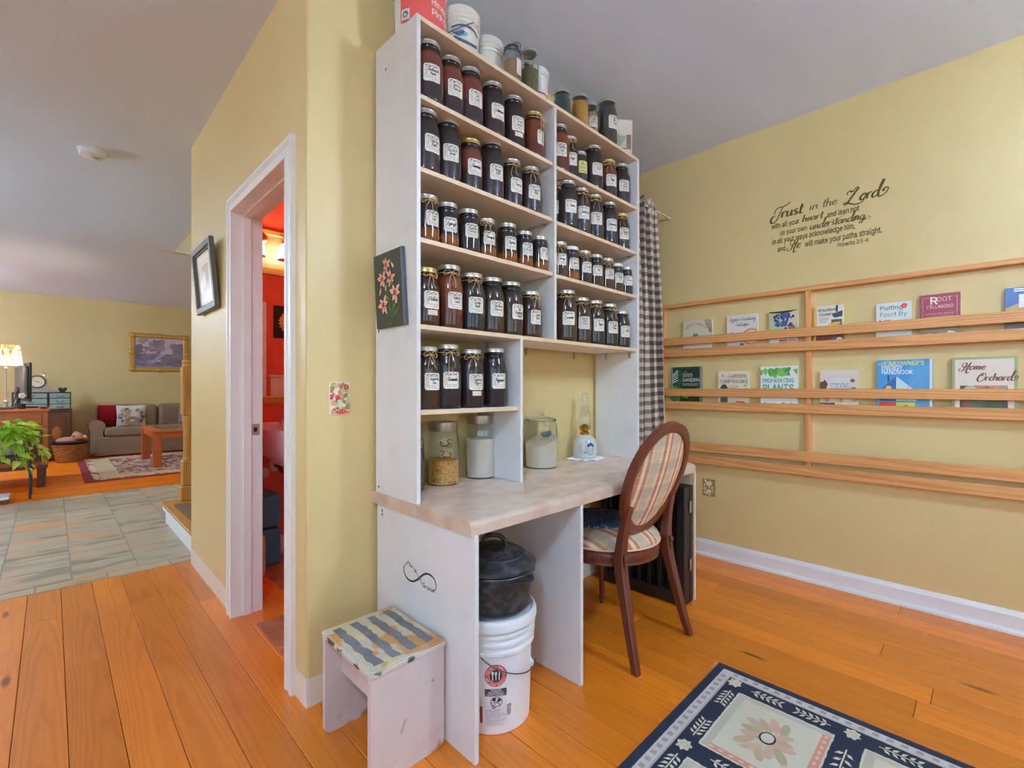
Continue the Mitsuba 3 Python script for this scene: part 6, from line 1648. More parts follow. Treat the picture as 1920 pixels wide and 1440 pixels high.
add(k, 'pedestal', lathe([(.13, 0), (.125, .03), (.09, .10), (.080, .45), (.10, .62), (.12, .66)], 32, (1.335, 3.33, 0)), 'ceramic_white', smooth=40)
mat('chrome', S(214, 216, 218), .12, .5, metal=1.0)
for dx in (-.10, .10):
    add(k, 'tap', join(lathe([(0, .93), (.016, .928), (.018, .905), (.014, .88), (.022, .872)], 16, (sx_ + dx, 3.385, 0)), tube([(sx_ + dx, 3.385, .922), (sx_ + dx + .0, 3.325, .932)], .006, 8)), 'chrome', smooth=40)
add(k, 'spout', tube(smooth_pts([(sx_, 3.385, .87), (sx_, 3.375, .915), (sx_, 3.32, .925), (sx_, 3.28, .905)], 5), .011, 10), 'chrome', smooth=True)
k = thing('water_valve', 'cream shut off valve and pipe flange on the red wall under the sink', 'valve')
add(k, 'flange', put(lathe([(0, .012), (.030, .010), (.036, 0)], 24), (1.045, yw, .555), rx=PI / 2), 'plate_cream', smooth=40)
add(k, 'flange', put(lathe([(0, .012), (.034, .010), (.042, 0)], 24), (1.115, yw, .60), rx=PI / 2), 'plate_cream', smooth=40)
add(k, 'pipe', tube([(1.115, yw - .002, .60), (1.115, yw - .08, .60), (1.13, yw - .10, .56)], .012, 10), 'steel_dark', smooth=True)
mat('bin_teal', S(58, 132, 154), .35, .5); mat('bin_teal_lid', S(92, 156, 172), .35, .5); mat('bin_beige', S(214, 182, 142), .4, .5)
k = thing('waste_bin', 'teal blue rectangular bin on the bathroom floor under the sink', 'bin')
add(k, 'body', rbx(.80, 1.066, 3.215, 3.45, .004, .235, .018), 'bin_teal', smooth=35)
add(k, 'hood', rbx(.798, 1.068, 3.212, 3.452, .243, .455, .028), 'bin_teal', smooth=35)
add(k, 'handle', rbx(.86, .985, 3.27, 3.39, .452, .478, .012), 'bin_teal_lid', smooth=35)
one('waste_bin', rbx(.795, .922, 3.03, 3.15, .003, .262, .03), 'bin_beige', 'small beige bin on the bathroom floor in front of the teal bin', 'bin', smooth=35)
k = thing('bathroom_door', 'white panelled bathroom door standing open, seen in the gold framed mirror', 'door')
dy0, dy1 = 1.838, 1.872
add(k, 'leaf', join(bx(.79, 1.545, dy0, dy1, .012, 2.005, .002)), 'trim_white')
for z0_, z1_ in ((.22, .92), (1.10, 1.82)):
    for x0_, x1_ in ((.89, 1.115), (1.22, 1.445)): add(k, 'panel', bx(x0_, x1_, dy1 - .001, dy1 + .006, z0_, z1_, .005), 'trim_white')
add(k, 'handle', join(tube([(1.485, dy1, .99), (1.485, dy1 + .045, .99), (1.39, dy1 + .05, .99)], .009, 8), put(lathe([(0, .008), (.026, .006), (.028, 0)], 20), (1.485, dy1, .99), rx=-PI / 2)), 'chrome', smooth=40)
k = thing('sunburst_picture', 'dark framed cream sunburst picture on the red bathroom wall, reflected in the mirror', 'picture')
add(k, 'frame', bx(1.63, 1.95, 1.806, 1.826, 1.66, 1.99, .004), 'walnut', uv=None) if False else add(k, 'frame', bx(1.63, 1.95, 1.806, 1.826, 1.66, 1.99, .004), 'black_wood')
p = Print(.0006); p.poly(Polygon([((.10 + .022 * (i % 2)) * math.cos(i * PI / 20), (.10 + .022 * (i % 2)) * math.sin(i * PI / 20)) for i in range(40)]), (216, 190, 140), 1); p.disc(0, 0, .05, (190, 150, 96), 2, n=10)
m, c = p.mesh(on_plane((1.79, 1.8265, 1.825), (-1, 0, 0), (0, 0, 1))); add(k, 'sunburst', m, 'print_matte', color=c)
struct('trim_1', join(bx(1.60, 2.294, 1.806, 1.816, .0, 1.25, .002), bx(1.58, 2.294, 1.806, 1.83, 1.25, 1.275, .003)), 'trim_white')

# ------------------------------------------------------------------ stairs and newel post
k = struct('trim_2', None, None, label='stair step beside the slate floor')
add(k, 'riser', bx(.691, .705, 3.62, 4.885, 0, .148, .001), 'trim_white')
add(k, 'riser', bx(.691, 3.1, 4.875, 4.889, 0, .148, .001), 'trim_white')
add(k, 'apron', bx(.672, .693, 3.62, 4.905, .110, .150, .002), 'trim_white')
wk[0] += 1; m = bx(.662, 1.05, 3.62, 4.95, .148, .172, .006); add(k, 'tread', m, 'oak_gold', uv=wood_uv(m, 1, wk[0]))
wk[0] += 1; m = bx(.99, 1.40, 3.62, 4.80, .33, .354, .006); add(k, 'tread', m, 'oak_gold', uv=wood_uv(m, 1, wk[0]))
add(k, 'riser', bx(1.02, 1.036, 3.62, 4.80, .17, .33, .001), 'trim_white')
mat('carpet_brown', S(112, 84, 62), .95, .1, sheen=.3)
add(k, 'carpet', rbx(.722, 1.018, 3.70, 4.70, .1722, .181, .004), 'carpet_brown', smooth=40, label='brown carpet pad on the tread')
k = thing('newel_post', 'turned golden oak newel post on the stair step, rising before the far sofa', 'post')
nxp, nyp = .842, 4.855
def sq(w, z0, z1, c=.006, wdt='block'):
    wk[0] += 1; m = bx(nxp - w / 2, nxp + w / 2, nyp - w / 2, nyp + w / 2, z0, z1, c); add(k, wdt, m, 'oak_gold', uv=wood_uv(m, 2, wk[0]))
sq(.118, .172, .30, .008, 'plinth'); sq(.092, .30, .515, .008, 'block'); sq(.092, .905, 1.322, .008, 'block')
m = lathe([(.040, .513), (.044, .525), (.038, .535), (.035, .55), (.033, .70), (.035, .80), (.038, .855), (.044, .868), (.038, .88), (.043, .892), (.040, .908)], 28, (nxp, nyp, 0)); wk[0] += 1
add(k, 'shaft', m, 'oak_gold', smooth=True, uv=wood_uv(m, 2, wk[0]))
m = lathe([(.045, 1.320), (.050, 1.328), (.042, 1.338), (.036, 1.345), (.044, 1.358), (.044, 1.370), (.030, 1.380), (0, 1.382)], 28, (nxp, nyp, 0)); wk[0] += 1
add(k, 'cap', m, 'oak_gold', smooth=True, uv=wood_uv(m, 2, wk[0]))

# ------------------------------------------------------------------ far living room
def fabric(name, col, f=300, amp=.16):
    b = S(*col)
    def fn(p, n, uv): return mi.Color3f(b) * (1 - amp / 2 + amp * mikit.noise(p.x * f, p.y * f, p.z * f)) * (.95 + .1 * mikit.noise(p.x * 7, p.y * 7, p.z * 7))
    return mat(name, mikit.proc(fn), .9, .2, sheen=.3)
fabric('sofa_taupe', (148, 122, 98))
k = thing('sofa', 'taupe fabric sofa with rolled arms against the far yellow wall', 'sofa')
X0, X1, Y0, Y1 = .44, 2.62, 10.22, 10.93
add(k, 'base', rbx(X0 + .04, X1 - .04, Y0 + .02, Y1, .06, .33, .03), 'sofa_taupe', smooth=40)
add(k, 'skirt', bx(X0 + .06, X1 - .06, Y0 + .01, Y0 + .03, .02, .08, .004), 'sofa_taupe')
xs = [X0 + .19, (X0 + X1) / 2, X1 - .19]
for a, b in zip(xs, xs[1:]):
    add(k, 'seat_cushion', rbx(a, b, Y0 - .005, Y1 - .18, .33, .475, .045), 'sofa_taupe', smooth=40)
for a, b in ((X0 + .10, 1.40), (1.40, X1 - .10)):
    add(k, 'back_cushion', put(rbx(a + .004 - (a + b) / 2, b - .004 - (a + b) / 2, -.11, .11, -.215, .215, .08), ((a + b) / 2, Y1 - .125, .635), rx=.10), 'sofa_taupe', smooth=40)
for s_, xa in ((-1, X0 + .10), (1, X1 - .10)):
    cr = frame(extr(unary_union([Point(0, .50).buffer(.105, 10), sbox(-.085, .05, .075, .52)]), Y1 - Y0 - .04), (xa, Y1, 0), (s_ * -1.0, 0, 0), (0, 0, 1), (0, -1, 0))
    add(k, 'arm', cr, 'sofa_taupe', smooth=50)
def pillow(name, label, x, y, z, w, col_bsdf, rz, rx, deco=None):
    k = thing(name, label, 'pillow')
    n_ = 15; v, f = [], []
    for s_ in (-1, 1):
        for j in range(n_):
            for i in range(n_):
                a, b = i / (n_ - 1) * 2 - 1, j / (n_ - 1) * 2 - 1
                t = (1 - a * a) * (1 - b * b)
                sq_ = 1 - .06 * (1 - abs(a)) * abs(b) - .06 * (1 - abs(b)) * abs(a)
                v.append((a * w / 2 * sq_, s_ * .075 * t ** .55, b * w / 2 * sq_))
    for s_ in (0, 1):
        for j in range(n_ - 1):
            for i in range(n_ - 1):
                a = s_ * n_ * n_ + j * n_ + i; q = [(a, a + 1, a + n_ + 1), (a, a + n_ + 1, a + n_)]
                f += q if s_ == 0 else [t[::-1] for t in q]
    M = dict(loc=(x, y, z), rz=rz, rx=rx)
    add(k, 'cushion', put(trimesh.Trimesh(np.array(v), np.array(f), process=False), **M), col_bsdf, smooth=True)
    if deco:
        p = Print(.0012); deco(p, w)
        def fn(q):
            a, b = q[:, 0] / (w / 2), q[:, 1] / (w / 2); t = np.clip((1 - a * a) * (1 - b * b), 0, 1)
            return np.stack([q[:, 0], -.075 * t ** .55 - .002 - q[:, 2], q[:, 1]], 1)
        m, c = p.mesh(fn); add(k, 'print', put(m, **M), 'print_matte', color=c)
fabric('pillow_red', (142, 26, 34), 200); fabric('pillow_cream', (226, 218, 206), 200); fabric('pillow_dark', (150, 130, 120), 200)
def d_hare(p, w):
    r_ = random.Random(2)
    for i in range(26):
        a, rr = r_.uniform(0, 6.28), r_.uniform(.28, .43) * w
        blob(p, rr * math.cos(a), rr * math.sin(a) * .92, r_.uniform(.014, .032), [(176, 92, 92), (108, 128, 96), (206, 150, 140), (140, 160, 130), (150, 176, 176), (120, 90, 80)][i % 6], 2 + i % 3, i)
    p.poly(affinity.scale(Point(.02, -.05).buffer(.085, 8), 1.2, .8), (176, 146, 112), 6); p.disc(-.06, .03, .042, (190, 160, 126), 7, ry=.05)
    for q in (-.015, .02): p.poly(affinity.rotate(affinity.scale(Point(-.06 + q + .02, .10).buffer(.03, 6), .45, 1.7), -18), (184, 154, 120), 6)
    p.disc(-.075, .035, .006, (40, 30, 26), 9)
def d_flor(p, w):
    r_ = random.Random(8)
    for i in range(30): blob(p, r_.uniform(-.42, .42) * w, r_.uniform(-.42, .42) * w, r_.uniform(.02, .045), [(226, 218, 206), (120, 60, 60), (90, 96, 80), (176, 150, 130)][i % 4], 1 + i % 4, i)
pillow('sofa_pillow', 'plain dark red pillow leaning in the left corner of the far sofa', .735, 10.52, .66, .40, 'pillow_red', .25, .28)
pillow('sofa_pillow', 'cream pillow with a hare among flowers, before the red pillow on the sofa', .985, 10.40, .655, .40, 'pillow_cream', -.08, .30, d_hare)
pillow('sofa_pillow', 'dark floral pillow on the right half of the far sofa, beside the newel post', 1.86, 10.48, .645, .38, 'pillow_dark', .0, .28, d_flor)

k = thing('landscape_painting', 'wide landscape painting in an ornate gold frame on the far yellow wall', 'painting')
px0_, px1_, pz0_, pz1_ = 1.012, 1.905, 1.452, 2.148
py_ = YW - .002
fb = .078
for x0_, x1_, z0_, z1_ in ((px0_, px1_, pz0_, pz0_ + fb), (px0_, px1_, pz1_ - fb, pz1_), (px0_, px0_ + fb, pz0_, pz1_), (px1_ - fb, px1_, pz0_, pz1_)):
    add(k, 'frame', join(bx(x0_, x1_, py_ - .035, py_, z0_, z1_, .012)), 'gold_frame')
for (a, b) in ((px0_ + .04, pz0_ + .04), (px1_ - .04, pz0_ + .04), (px0_ + .04, pz1_ - .04), (px1_ - .04, pz1_ - .04), ((px0_ + px1_) / 2, pz0_ + .03), ((px0_ + px1_) / 2, pz1_ - .03), (px0_ + .03, (pz0_ + pz1_) / 2), (px1_ - .03, (pz0_ + pz1_) / 2)):
    q = trimesh.creation.icosphere(2, 1.0); q.apply_scale((.055, .018, .05)); add(k, 'ornament', put(q, (a, py_ - .034, b)), 'gold_frame', smooth=True)
fi = fb - .006
p = Print(.0016); PW, PH = px1_ - px0_ - 2 * fi, pz1_ - pz0_ - 2 * fi
p.rect(0, 0, PW, PH, (214, 204, 206), 0); p.rect(.016, .016, PW - .016, PH - .016, (196, 184, 200), 1)
r_ = random.Random(21)
clip = sbox(.016, .016, PW - .016, PH - .016)
def pb(x, y, r, col, l, sd, sy=1): 
    q = random.Random(sd); p.poly(Polygon([(x + r * (1 + .3 * (q.random() - .5)) * math.cos(a), y + sy * r * (1 + .3 * (q.random() - .5)) * math.sin(a)) for a in np.linspace(0, 2 * PI, 15)[:-1]]).buffer(0).intersection(clip), col, l)
for i in range(14): pb(r_.uniform(.05, PW), PH * r_.uniform(.66, .95), r_.uniform(.03, .09), [(204, 186, 190), (190, 176, 196), (214, 196, 186)][i % 3], 2, i, .5)
for i in range(34): pb(r_.uniform(.02, PW * .55), PH * r_.uniform(.46, .92), r_.uniform(.02, .06), [(140, 118, 130), (160, 132, 130), (118, 102, 124), (176, 150, 140)][i % 4], 3, 50 + i)
for i in range(18): pb(r_.uniform(PW * .76, PW), PH * r_.uniform(.44, .80), r_.uniform(.02, .06), [(140, 118, 136), (164, 134, 138), (122, 108, 128)][i % 3], 3, 90 + i)
p.rect(.016, .016, PW - .016, PH * .46, (122, 112, 136), 3)
for i in range(40): pb(r_.uniform(.02, PW), PH * r_.uniform(.05, .46), r_.uniform(.02, .06), [(110, 96, 116), (146, 120, 118), (134, 130, 158), (96, 88, 108), (160, 140, 132)][i % 5], 4 + i % 2, 130 + i, .45)
p.poly(Polygon([(PW * .5, PH * .46), (PW * .62, PH * .46), (PW * .50, PH * .30), (PW * .40, PH * .14), (PW * .22, PH * .16), (PW * .40, PH * .30)]).intersection(clip), (160, 160, 190), 6); pb(PW * .48, PH * .22, .03, (214, 212, 222), 7, 5, .5)
p.rect(PW * .36, PH * .47, PW * .42, PH * .56, (196, 176, 160), 6); p.poly(Polygon([(PW * .35, PH * .56), (PW * .39, PH * .63), (PW * .43, PH * .56)]), (120, 90, 96), 6)
m, c = p.mesh(on_plane((px0_ + fi, py_ - .012, pz0_ + fi), (1, 0, 0), (0, 0, 1))); add(k, 'canvas', m, 'print_satin', color=c, label='violet autumn river landscape with a pale liner')

k = thing('living_room_rug', 'patterned burgundy and beige rug before the sofa in the far room', 'rug')
def rug2(p, n, uv):
    x, y = p.x, p.y
    d = dr.minimum(x - .285, dr.minimum(y - 7.56, 10.12 - y))
    v = mikit.fbm(x * 16, y * 10, 0, 3); w = mikit.smoothstep(.46, .54, mikit.noise(x * 22, y * 12, 3))
    field = mikit.mix(S(156, 112, 100), S(196, 172, 148), w * .9)
    field = mikit.mix(field, S(130, 78, 76), mikit.smoothstep(.56, .66, v))
    wide = mikit.mix(S(206, 186, 150), S(190, 166, 134), v)
    c = dr.select(d > .36, field, dr.select(d > .16, wide, dr.select(d > .085, mikit.mix(S(206, 190, 164), S(150, 110, 100), w), mi.Color3f(S(140, 56, 58)))))
    return c
mat('rug_far', mikit.proc(rug2), .95, .1, sheen=.3)
add(k, 'pile', bx(.285, 2.9, 7.56, 10.12, .0004, .011, .004), 'rug_far')
k = thing('coffee_table', 'orange cherry coffee table with a glass inset on the far rug', 'table')
tx0, tx1, ty0, ty1 = 1.015, 2.0, 8.25, 9.50
def cw(name, x0, x1, y0, y1, z0, z1, al):
    wk[0] += 1; m = bx(x0, x1, y0, y1, z0, z1, .005); add(k, name, m, 'cherry', uv=wood_uv(m, al, wk[0]))
for a, b in ((tx0 + .01, ty0 + .01), (tx1 - .11, ty0 + .01), (tx0 + .01, ty1 - .11), (tx1 - .11, ty1 - .11)): cw('leg', a, a + .10, b, b + .10, .0115, .50, 2)
for a, b, c_, d_ in ((tx0 + .1, tx1 - .1, ty0 + .03, ty0 + .055), (tx0 + .1, tx1 - .1, ty1 - .055, ty1 - .03)): cw('apron', a, b, c_, d_, .415, .50, 0)
for a, b, c_, d_ in ((tx0 + .03, tx0 + .055, ty0 + .1, ty1 - .1), (tx1 - .055, tx1 - .03, ty0 + .1, ty1 - .1)): cw('apron', a, b, c_, d_, .415, .50, 1)
for a, b, c_, d_, al in ((tx0, tx0 + .12, ty0, ty1, 1), (tx1 - .12, tx1, ty0, ty1, 1), (tx0 + .12, tx1 - .12, ty0, ty0 + .12, 0), (tx0 + .12, tx1 - .12, ty1 - .12, ty1, 0)): cw('top_frame', a, b, c_, d_, .50, .535, al)
mat('table_glass', S(96, 92, 84), .06, .6, clear=.6)
add(k, 'glass_inset', bx(tx0 + .12, tx1 - .12, ty0 + .12, ty1 - .12, .515, .530), 'table_glass')

# basket with a plush toy
k = thing('wicker_basket', 'round woven wicker basket with a dark liner, left of the far sofa', 'basket')
bcx, bcy = .205, 9.96
n, rows = 96, 44; v = []
for j in range(rows):
    t = j / (rows - 1); z = .004 + .255 * t; R = .135 + .042 * t ** .8
    for i in range(n):
        a = i * 2 * PI / n
        wv = .005 * math.sin(a * 24 + (PI if int(t * 14) % 2 else 0)) * abs(math.sin(t * 14 * PI))
        v.append((bcx + (R + wv) * 1.1 * math.cos(a), bcy + (R + wv) * .95 * math.sin(a), z))
f = []
for j in range(rows - 1):
    for i in range(n):
        a, b = j * n + i, j * n + (i + 1) % n; f += [(a, b, b + n), (a, b + n, a + n)]
def wick(p, n, uv): return mikit.mix(S(176, 122, 66), S(120, 76, 38), mikit.smoothstep(.3, .7, mikit.fbm(p.x * 60, p.y * 60, p.z * 110, 2)))
mat('wicker', mikit.proc(wick), .6, .3)
add(k, 'weave', trimesh.Trimesh(np.array(v), np.array(f), process=False), 'wicker', smooth=True)
add(k, 'rim', put(tube([(.180 * 1.1 * math.cos(a), .180 * .95 * math.sin(a), 0) for a in np.arange(40) * 2 * PI / 40], .011, 8, True), (bcx, bcy, .262)), 'wicker', smooth=True)
fabric('liner_black', (34, 30, 32), 100)
q = lathe([(.0, .20), (.16, .235), (.186, .275), (.198, .30), (.193, .31), (.178, .295), (.15, .26)], 40); q.apply_scale((1.1, .95, 1)); add(k, 'liner', put(q, (bcx, bcy, 0)), 'liner_black', smooth=True, label='black fabric liner')
fabric('plush_tan', (206, 152, 122), 120); fabric('plush_white', (232, 224, 214), 120); mat('plush_orange', S(216, 120, 54), .8, .2)
k = thing('plush_toy', 'tan plush animal with an orange muzzle lying in the wicker basket', 'plush toy')
def ell(c, s, rz=0, ry=0): q = trimesh.creation.icosphere(3, 1.0); q.apply_scale(s); return put(q, c, rz=rz, ry=ry)
add(k, 'body', join(ell((bcx - .02, bcy, .33), (.14, .09, .055)), ell((bcx + .085, bcy - .03, .385), (.075, .07, .062))), 'plush_tan', smooth=True)
add(k, 'muzzle', ell((bcx + .130, bcy - .085, .365), (.045, .03, .026)), 'plush_orange', smooth=True)
add(k, 'cheek', ell((bcx + .170, bcy - .06, .375), (.028, .03, .030)), 'plush_white', smooth=True)
for dx in (.045,): add(k, 'eye', ell((bcx + dx, bcy - .088, .395), (.012, .008, .012)), 'black_plastic', smooth=True)
add(k, 'ear', ell((bcx + .07, bcy + .01, .442), (.03, .014, .022)), 'plush_tan', smooth=True)

# cabinet with teal drawers
k = thing('drawer_cabinet', 'cabinet with small teal drawers over a dark inlaid door, by the far wall', 'cabinet')
mat('teal_drawer', S(134, 160, 146), .45, .4); mat('cab_dark', S(54, 38, 30), .4, .4)
cx0, cx1, cy0, cy1 = -.43, .232, 10.16, 10.62
wk[0] += 1; m = bx(cx0, cx1, cy0 + .02, cy1, .05, .80, .004); add(k, 'body', m, 'walnut', uv=wood_uv(m, 2, wk[0]))
add(k, 'drawer_case', bx(cx0 + .01, cx1 - .01, cy0 + .01, cy1 - .05, .80, 1.075, .003), 'cab_dark')
for ci, (a, b) in enumerate(((cx0 + .03, -.045), (-.018, cx1 - .02))):
    zz = (.985, .895, .815) if ci else (.985, .895, .815)
    for z_, h_ in zip(zz, (.072, .080, .072)):
        dk = add(k, 'drawer', bx(a, b, cy0 - .004, cy0 + .02, z_, z_ + h_, .003), 'teal_drawer')
        xm = (a + b) / 2
        add(dk, 'pull', tube(smooth_pts([(xm - .032, cy0 - .004, z_ + h_ * .55), (xm - .026, cy0 - .018, z_ + h_ * .36), (xm, cy0 - .02, z_ + h_ * .30), (xm + .026, cy0 - .018, z_ + h_ * .36), (xm + .032, cy0 - .004, z_ + h_ * .55)], 3), .0035, 6), 'black_iron', smooth=True)
for a, b in ((cx0 + .02, -.11), (-.09, cx1 - .015)):
    wk[0] += 1; m = bx(a, b, cy0, cy0 + .022, .09, .76, .004); dk = add(k, 'door', m, 'walnut', uv=wood_uv(m, 2, wk[0]))
    wk[0] += 1; m = bx(a + .05, b - .05, cy0 - .006, cy0 + .004, .15, .70, .005); add(dk, 'panel', m, 'walnut', uv=wood_uv(m, 2, wk[0]))
    q = lathe([(0, .006), (.9, .004), (1, 0)], 32); q.apply_scale((.055, .10, 1)); add(dk, 'inlay', put(q, ((a + b) / 2, cy0 - .006, .44), rx=PI / 2), 'cherry_plain' if 'cherry_plain' in scene else mat('cherry_plain', S(166, 98, 44), .35, .5), smooth=40, label='oval light wood inlay')
wk[0] += 1; m = bx(cx0 - .01, cx1 + .01, cy0 - .012, cy1, .785, .803, .004); add(k, 'ledge', m, 'walnut', uv=wood_uv(m, 0, wk[0]))
for a in (cx0 + .02, cx1 - .07): add(k, 'foot', bx(a, a + .05, cy0 + .02, cy0 + .07, 0, .055, .004), 'cab_dark')
# mantel clock, lamp chimney and ornaments on the cabinet
k = thing('mantel_clock', 'grey arched mantel clock with a cream dial, on the teal drawer cabinet', 'clock')
mat('clock_grey', S(164, 154, 138), .5, .4)
ccx, ccy, cz = -.155, 10.30, 1.0755
sil = Polygon([(-.235, 0), (-.235, .028), (-.19, .036), (-.135, .07), (-.112, .13)] + [(.112 * math.cos(a), .165 + .112 * math.sin(a) * .95) for a in np.linspace(PI * .93, PI * .07, 14)] + [(.112, .13), (.135, .07), (.19, .036), (.235, .028), (.235, 0)])
add(k, 'case', frame(extr(sil, .11), (ccx, ccy + .055, cz), (1, 0, 0), (0, 0, 1), (0, -1, 0)), 'clock_grey', smooth=30)
add(k, 'bezel', put(lathe([(.080, .0), (.094, .002), (.096, .010), (.088, .014), (.080, .010)], 40), (ccx, ccy - .055, cz + .160), rx=PI / 2), 'walnut_plain' if 'walnut_plain' in scene else mat('walnut_plain', S(92, 70, 50), .4, .5), smooth=40)
p = Print(.0008); p.disc(0, 0, .083, (236, 228, 200), 1, n=12)
for i in range(12): a = i * PI / 6; p.line([(.062 * math.cos(a), .062 * math.sin(a)), (.075 * math.cos(a), .075 * math.sin(a))], .004, (120, 104, 80), 2)
p.line([(0, 0), (-.034, .026)], .006, (60, 50, 40), 3); p.line([(0, 0), (.056, -.026)], .005, (60, 50, 40), 3); p.disc(0, 0, .006, (60, 50, 40), 4, n=4)
m, c = p.mesh(on_plane((ccx, ccy - .060, cz + .160), (1, 0, 0), (0, 0, 1))); add(k, 'dial', m, 'print_satin', color=c, label='cream dial with dark hands')
one('lamp_chimney', lathe([(.022, 0), (.026, .02), (.036, .08), (.034, .12), (.020, .20), (.016, .27), (.018, .31), (.016, .31), (.018, .20), (.032, .12), (.034, .08), (.02, 0), (.022, 0)], 28, (-.085, 10.44, 1.0755)), 'solid_glass', 'clear glass lamp chimney behind the mantel clock', 'lamp chimney', smooth=40)
k = thing('bird_ornament', 'small black ornament at the right end of the teal drawer cabinet', 'ornament')
add(k, 'body', join(put(rbx(-.035, .035, -.015, .015, 0, .03, .01), (.125, 10.25, 1.0755)), ell((.10, 10.25, 1.125), (.026, .016, .026)), ell((.155, 10.25, 1.125), (.026, .016, .026)), ell((.127, 10.25, 1.10), (.012, .012, .03))), 'black_iron', smooth=40)

# desk with monitor, lamp and things; plant in front
k = thing('writing_desk', 'reddish wood writing desk with moulded panels, carrying a monitor and lamp at the left', 'desk')
dx0, dx1, dy0_, dy1_ = -1.45, -.032, 7.62, 8.55
mat('desk_red', wood_fn((190, 98, 42), (150, 66, 26), .04, 2.0, 40.0, False), .3, .5, clear=.3)
def dwm(name, x0, x1, y0, y1, z0, z1, al, b='desk_red', c=.004):
    wk[0] += 1; m = bx(x0, x1, y0, y1, z0, z1, c); add(k, name, m, b, uv=wood_uv(m, al, wk[0]))
dwm('top', dx0 - .02, dx1 + .02, dy0_ - .02, dy1_, .865, .90, 0, 'cherry', .008)
dwm('body', dx0, dx1, dy0_, dy1_, .22, .865, 0)
dwm('panel', dx0 + .05, dx1 - .045, dy0_ - .010, dy0_ + .004, .725, .845, 0); dwm('moulding', dx0, dx1 + .004, dy0_ - .016, dy0_ + .004, .685, .712, 0, 'desk_red', .005)
dwm('panel', dx0 + .05, dx1 - .045, dy0_ - .008, dy0_ + .004, .30, .665, 0, 'walnut'); dwm('moulding', dx0, dx1 + .004, dy0_ - .014, dy0_ + .004, .215, .255, 0, 'walnut', .005)
for a, b in ((dx1 - .085, dy0_), (dx0 + .02, dy0_), (dx1 - .085, dy1_ - .08), (dx0 + .02, dy1_ - .08)): dwm('foot', a, a + .07, b, b + .07, 0, .22, 2, 'walnut')
dwm('pilaster', dx1 - .04, dx1 + .006, dy0_ - .012, dy0_ + .004, .255, .865, 2)
k = thing('monitor', 'black computer monitor seen from behind on the writing desk', 'monitor')
mat('monitor_back', S(74, 70, 72), .4, .5)
mp0, mp1 = np.array([-.168, 7.78]), np.array([-.275, 8.50]); md = mp1 - mp0; L = np.hypot(*md); md /= L
ex, ey = (md[0], md[1], 0), (0, 0, 1); ez = np.cross(ex, ey)
def mon(m): return frame(m, (mp0[0], mp0[1], .90), ex, ey, ez)
add(k, 'back_shell', mon(rbx(.03, L - .03, .11, .50, -.055, -.010, .02)), 'monitor_back', smooth=40)
add(k, 'bezel', mon(bx(0, L, .082, .535, -.012, .008, .004)), 'black_plastic')
add(k, 'neck', mon(bx(L / 2 - .03, L / 2 + .03, .01, .25, -.075, -.045, .006)), 'black_plastic')
add(k, 'foot', mon(bx(L / 2 - .10, L / 2 + .10, 0, .015, -.12, .10, .005)), 'black_plastic')
# table lamp
k = thing('table_lamp', 'lit table lamp with an autumn tree patterned shade on the writing desk', 'lamp')
lx, ly = -.365, 7.74
mat('lamp_metal', S(206, 196, 180), .35, .5, metal=.4)
add(k, 'base', lathe([(0, .90), (.045, .90), (.04, .91), (.018, .925), (.012, .955), (.022, .975), (.024, .99), (.012, 1.00), (.007, 1.01), (.007, 1.34), (.016, 1.35), (.016, 1.365), (.006, 1.375), (.006, 1.42), (0, 1.42)], 28, (lx, ly, 0)), 'lamp_metal', smooth=40)
scene['shade_cloth'] = {'type': 'principledthin', 'base_color': VC, 'roughness': .7, 'spec_trans': 0.0, 'diff_trans': 1.1}
n, rows = 120, 36; v, col = [], []
r_ = random.Random(5); trunks = [(i * 2 * PI / 11 + r_.uniform(-.15, .15)) for i in range(11)]
for j in range(rows):
    t = j / (rows - 1); R = .138 - .026 * t; z = 1.395 + .228 * t
    for i in range(n):
        a = i * 2 * PI / n; v.append((lx + R * math.cos(a), ly + R * math.sin(a), z))
        c_ = np.array(S(246, 232, 212)) if t < .45 else np.array(S(240, 214, 176))
        d_ = min(abs((a - tr + .12 * math.sin(5 * t + tr) + PI) % (2 * PI) - PI) for tr in trunks)
        leafy = meshkit.noise(np.array([a * 9, t * 14, 1.0])) * .6 + meshkit.noise(np.array([a * 24, t * 34, 4.0])) * .4
        if t > .35 and leafy > .66 - .32 * (t - .35): c_ = np.array(S(*[(214, 120, 50), (196, 88, 40), (226, 160, 70), (110, 70, 44)][int(leafy * 97) % 4]))
        if d_ < .035 and .03 < t < .8: c_ = np.array(S(64, 52, 50))
        if t < .02 or t > .975: c_ = np.array(S(196, 150, 92))
        col.append(c_)
f = []
for j in range(rows - 1):
    for i in range(n):
        a, b = j * n + i, j * n + (i + 1) % n; f += [(a, b, b + n), (a, b + n, a + n)]
add(k, 'shade', trimesh.Trimesh(np.array(v), np.array(f), process=False), 'shade_cloth', smooth=True, color=np.array(col), label='glowing shade printed with autumn trees')
bulb = trimesh.creation.icosphere(2, .034); bulb.apply_translation((lx, ly, 1.475))
b = add(k, 'bulb', bulb, 'plastic_white', smooth=True); scene[b]['emitter'] = {'type': 'area', 'radiance': rgb([LAMP_TABLE * 10, LAMP_TABLE * 7.9, LAMP_TABLE * 5.2])}
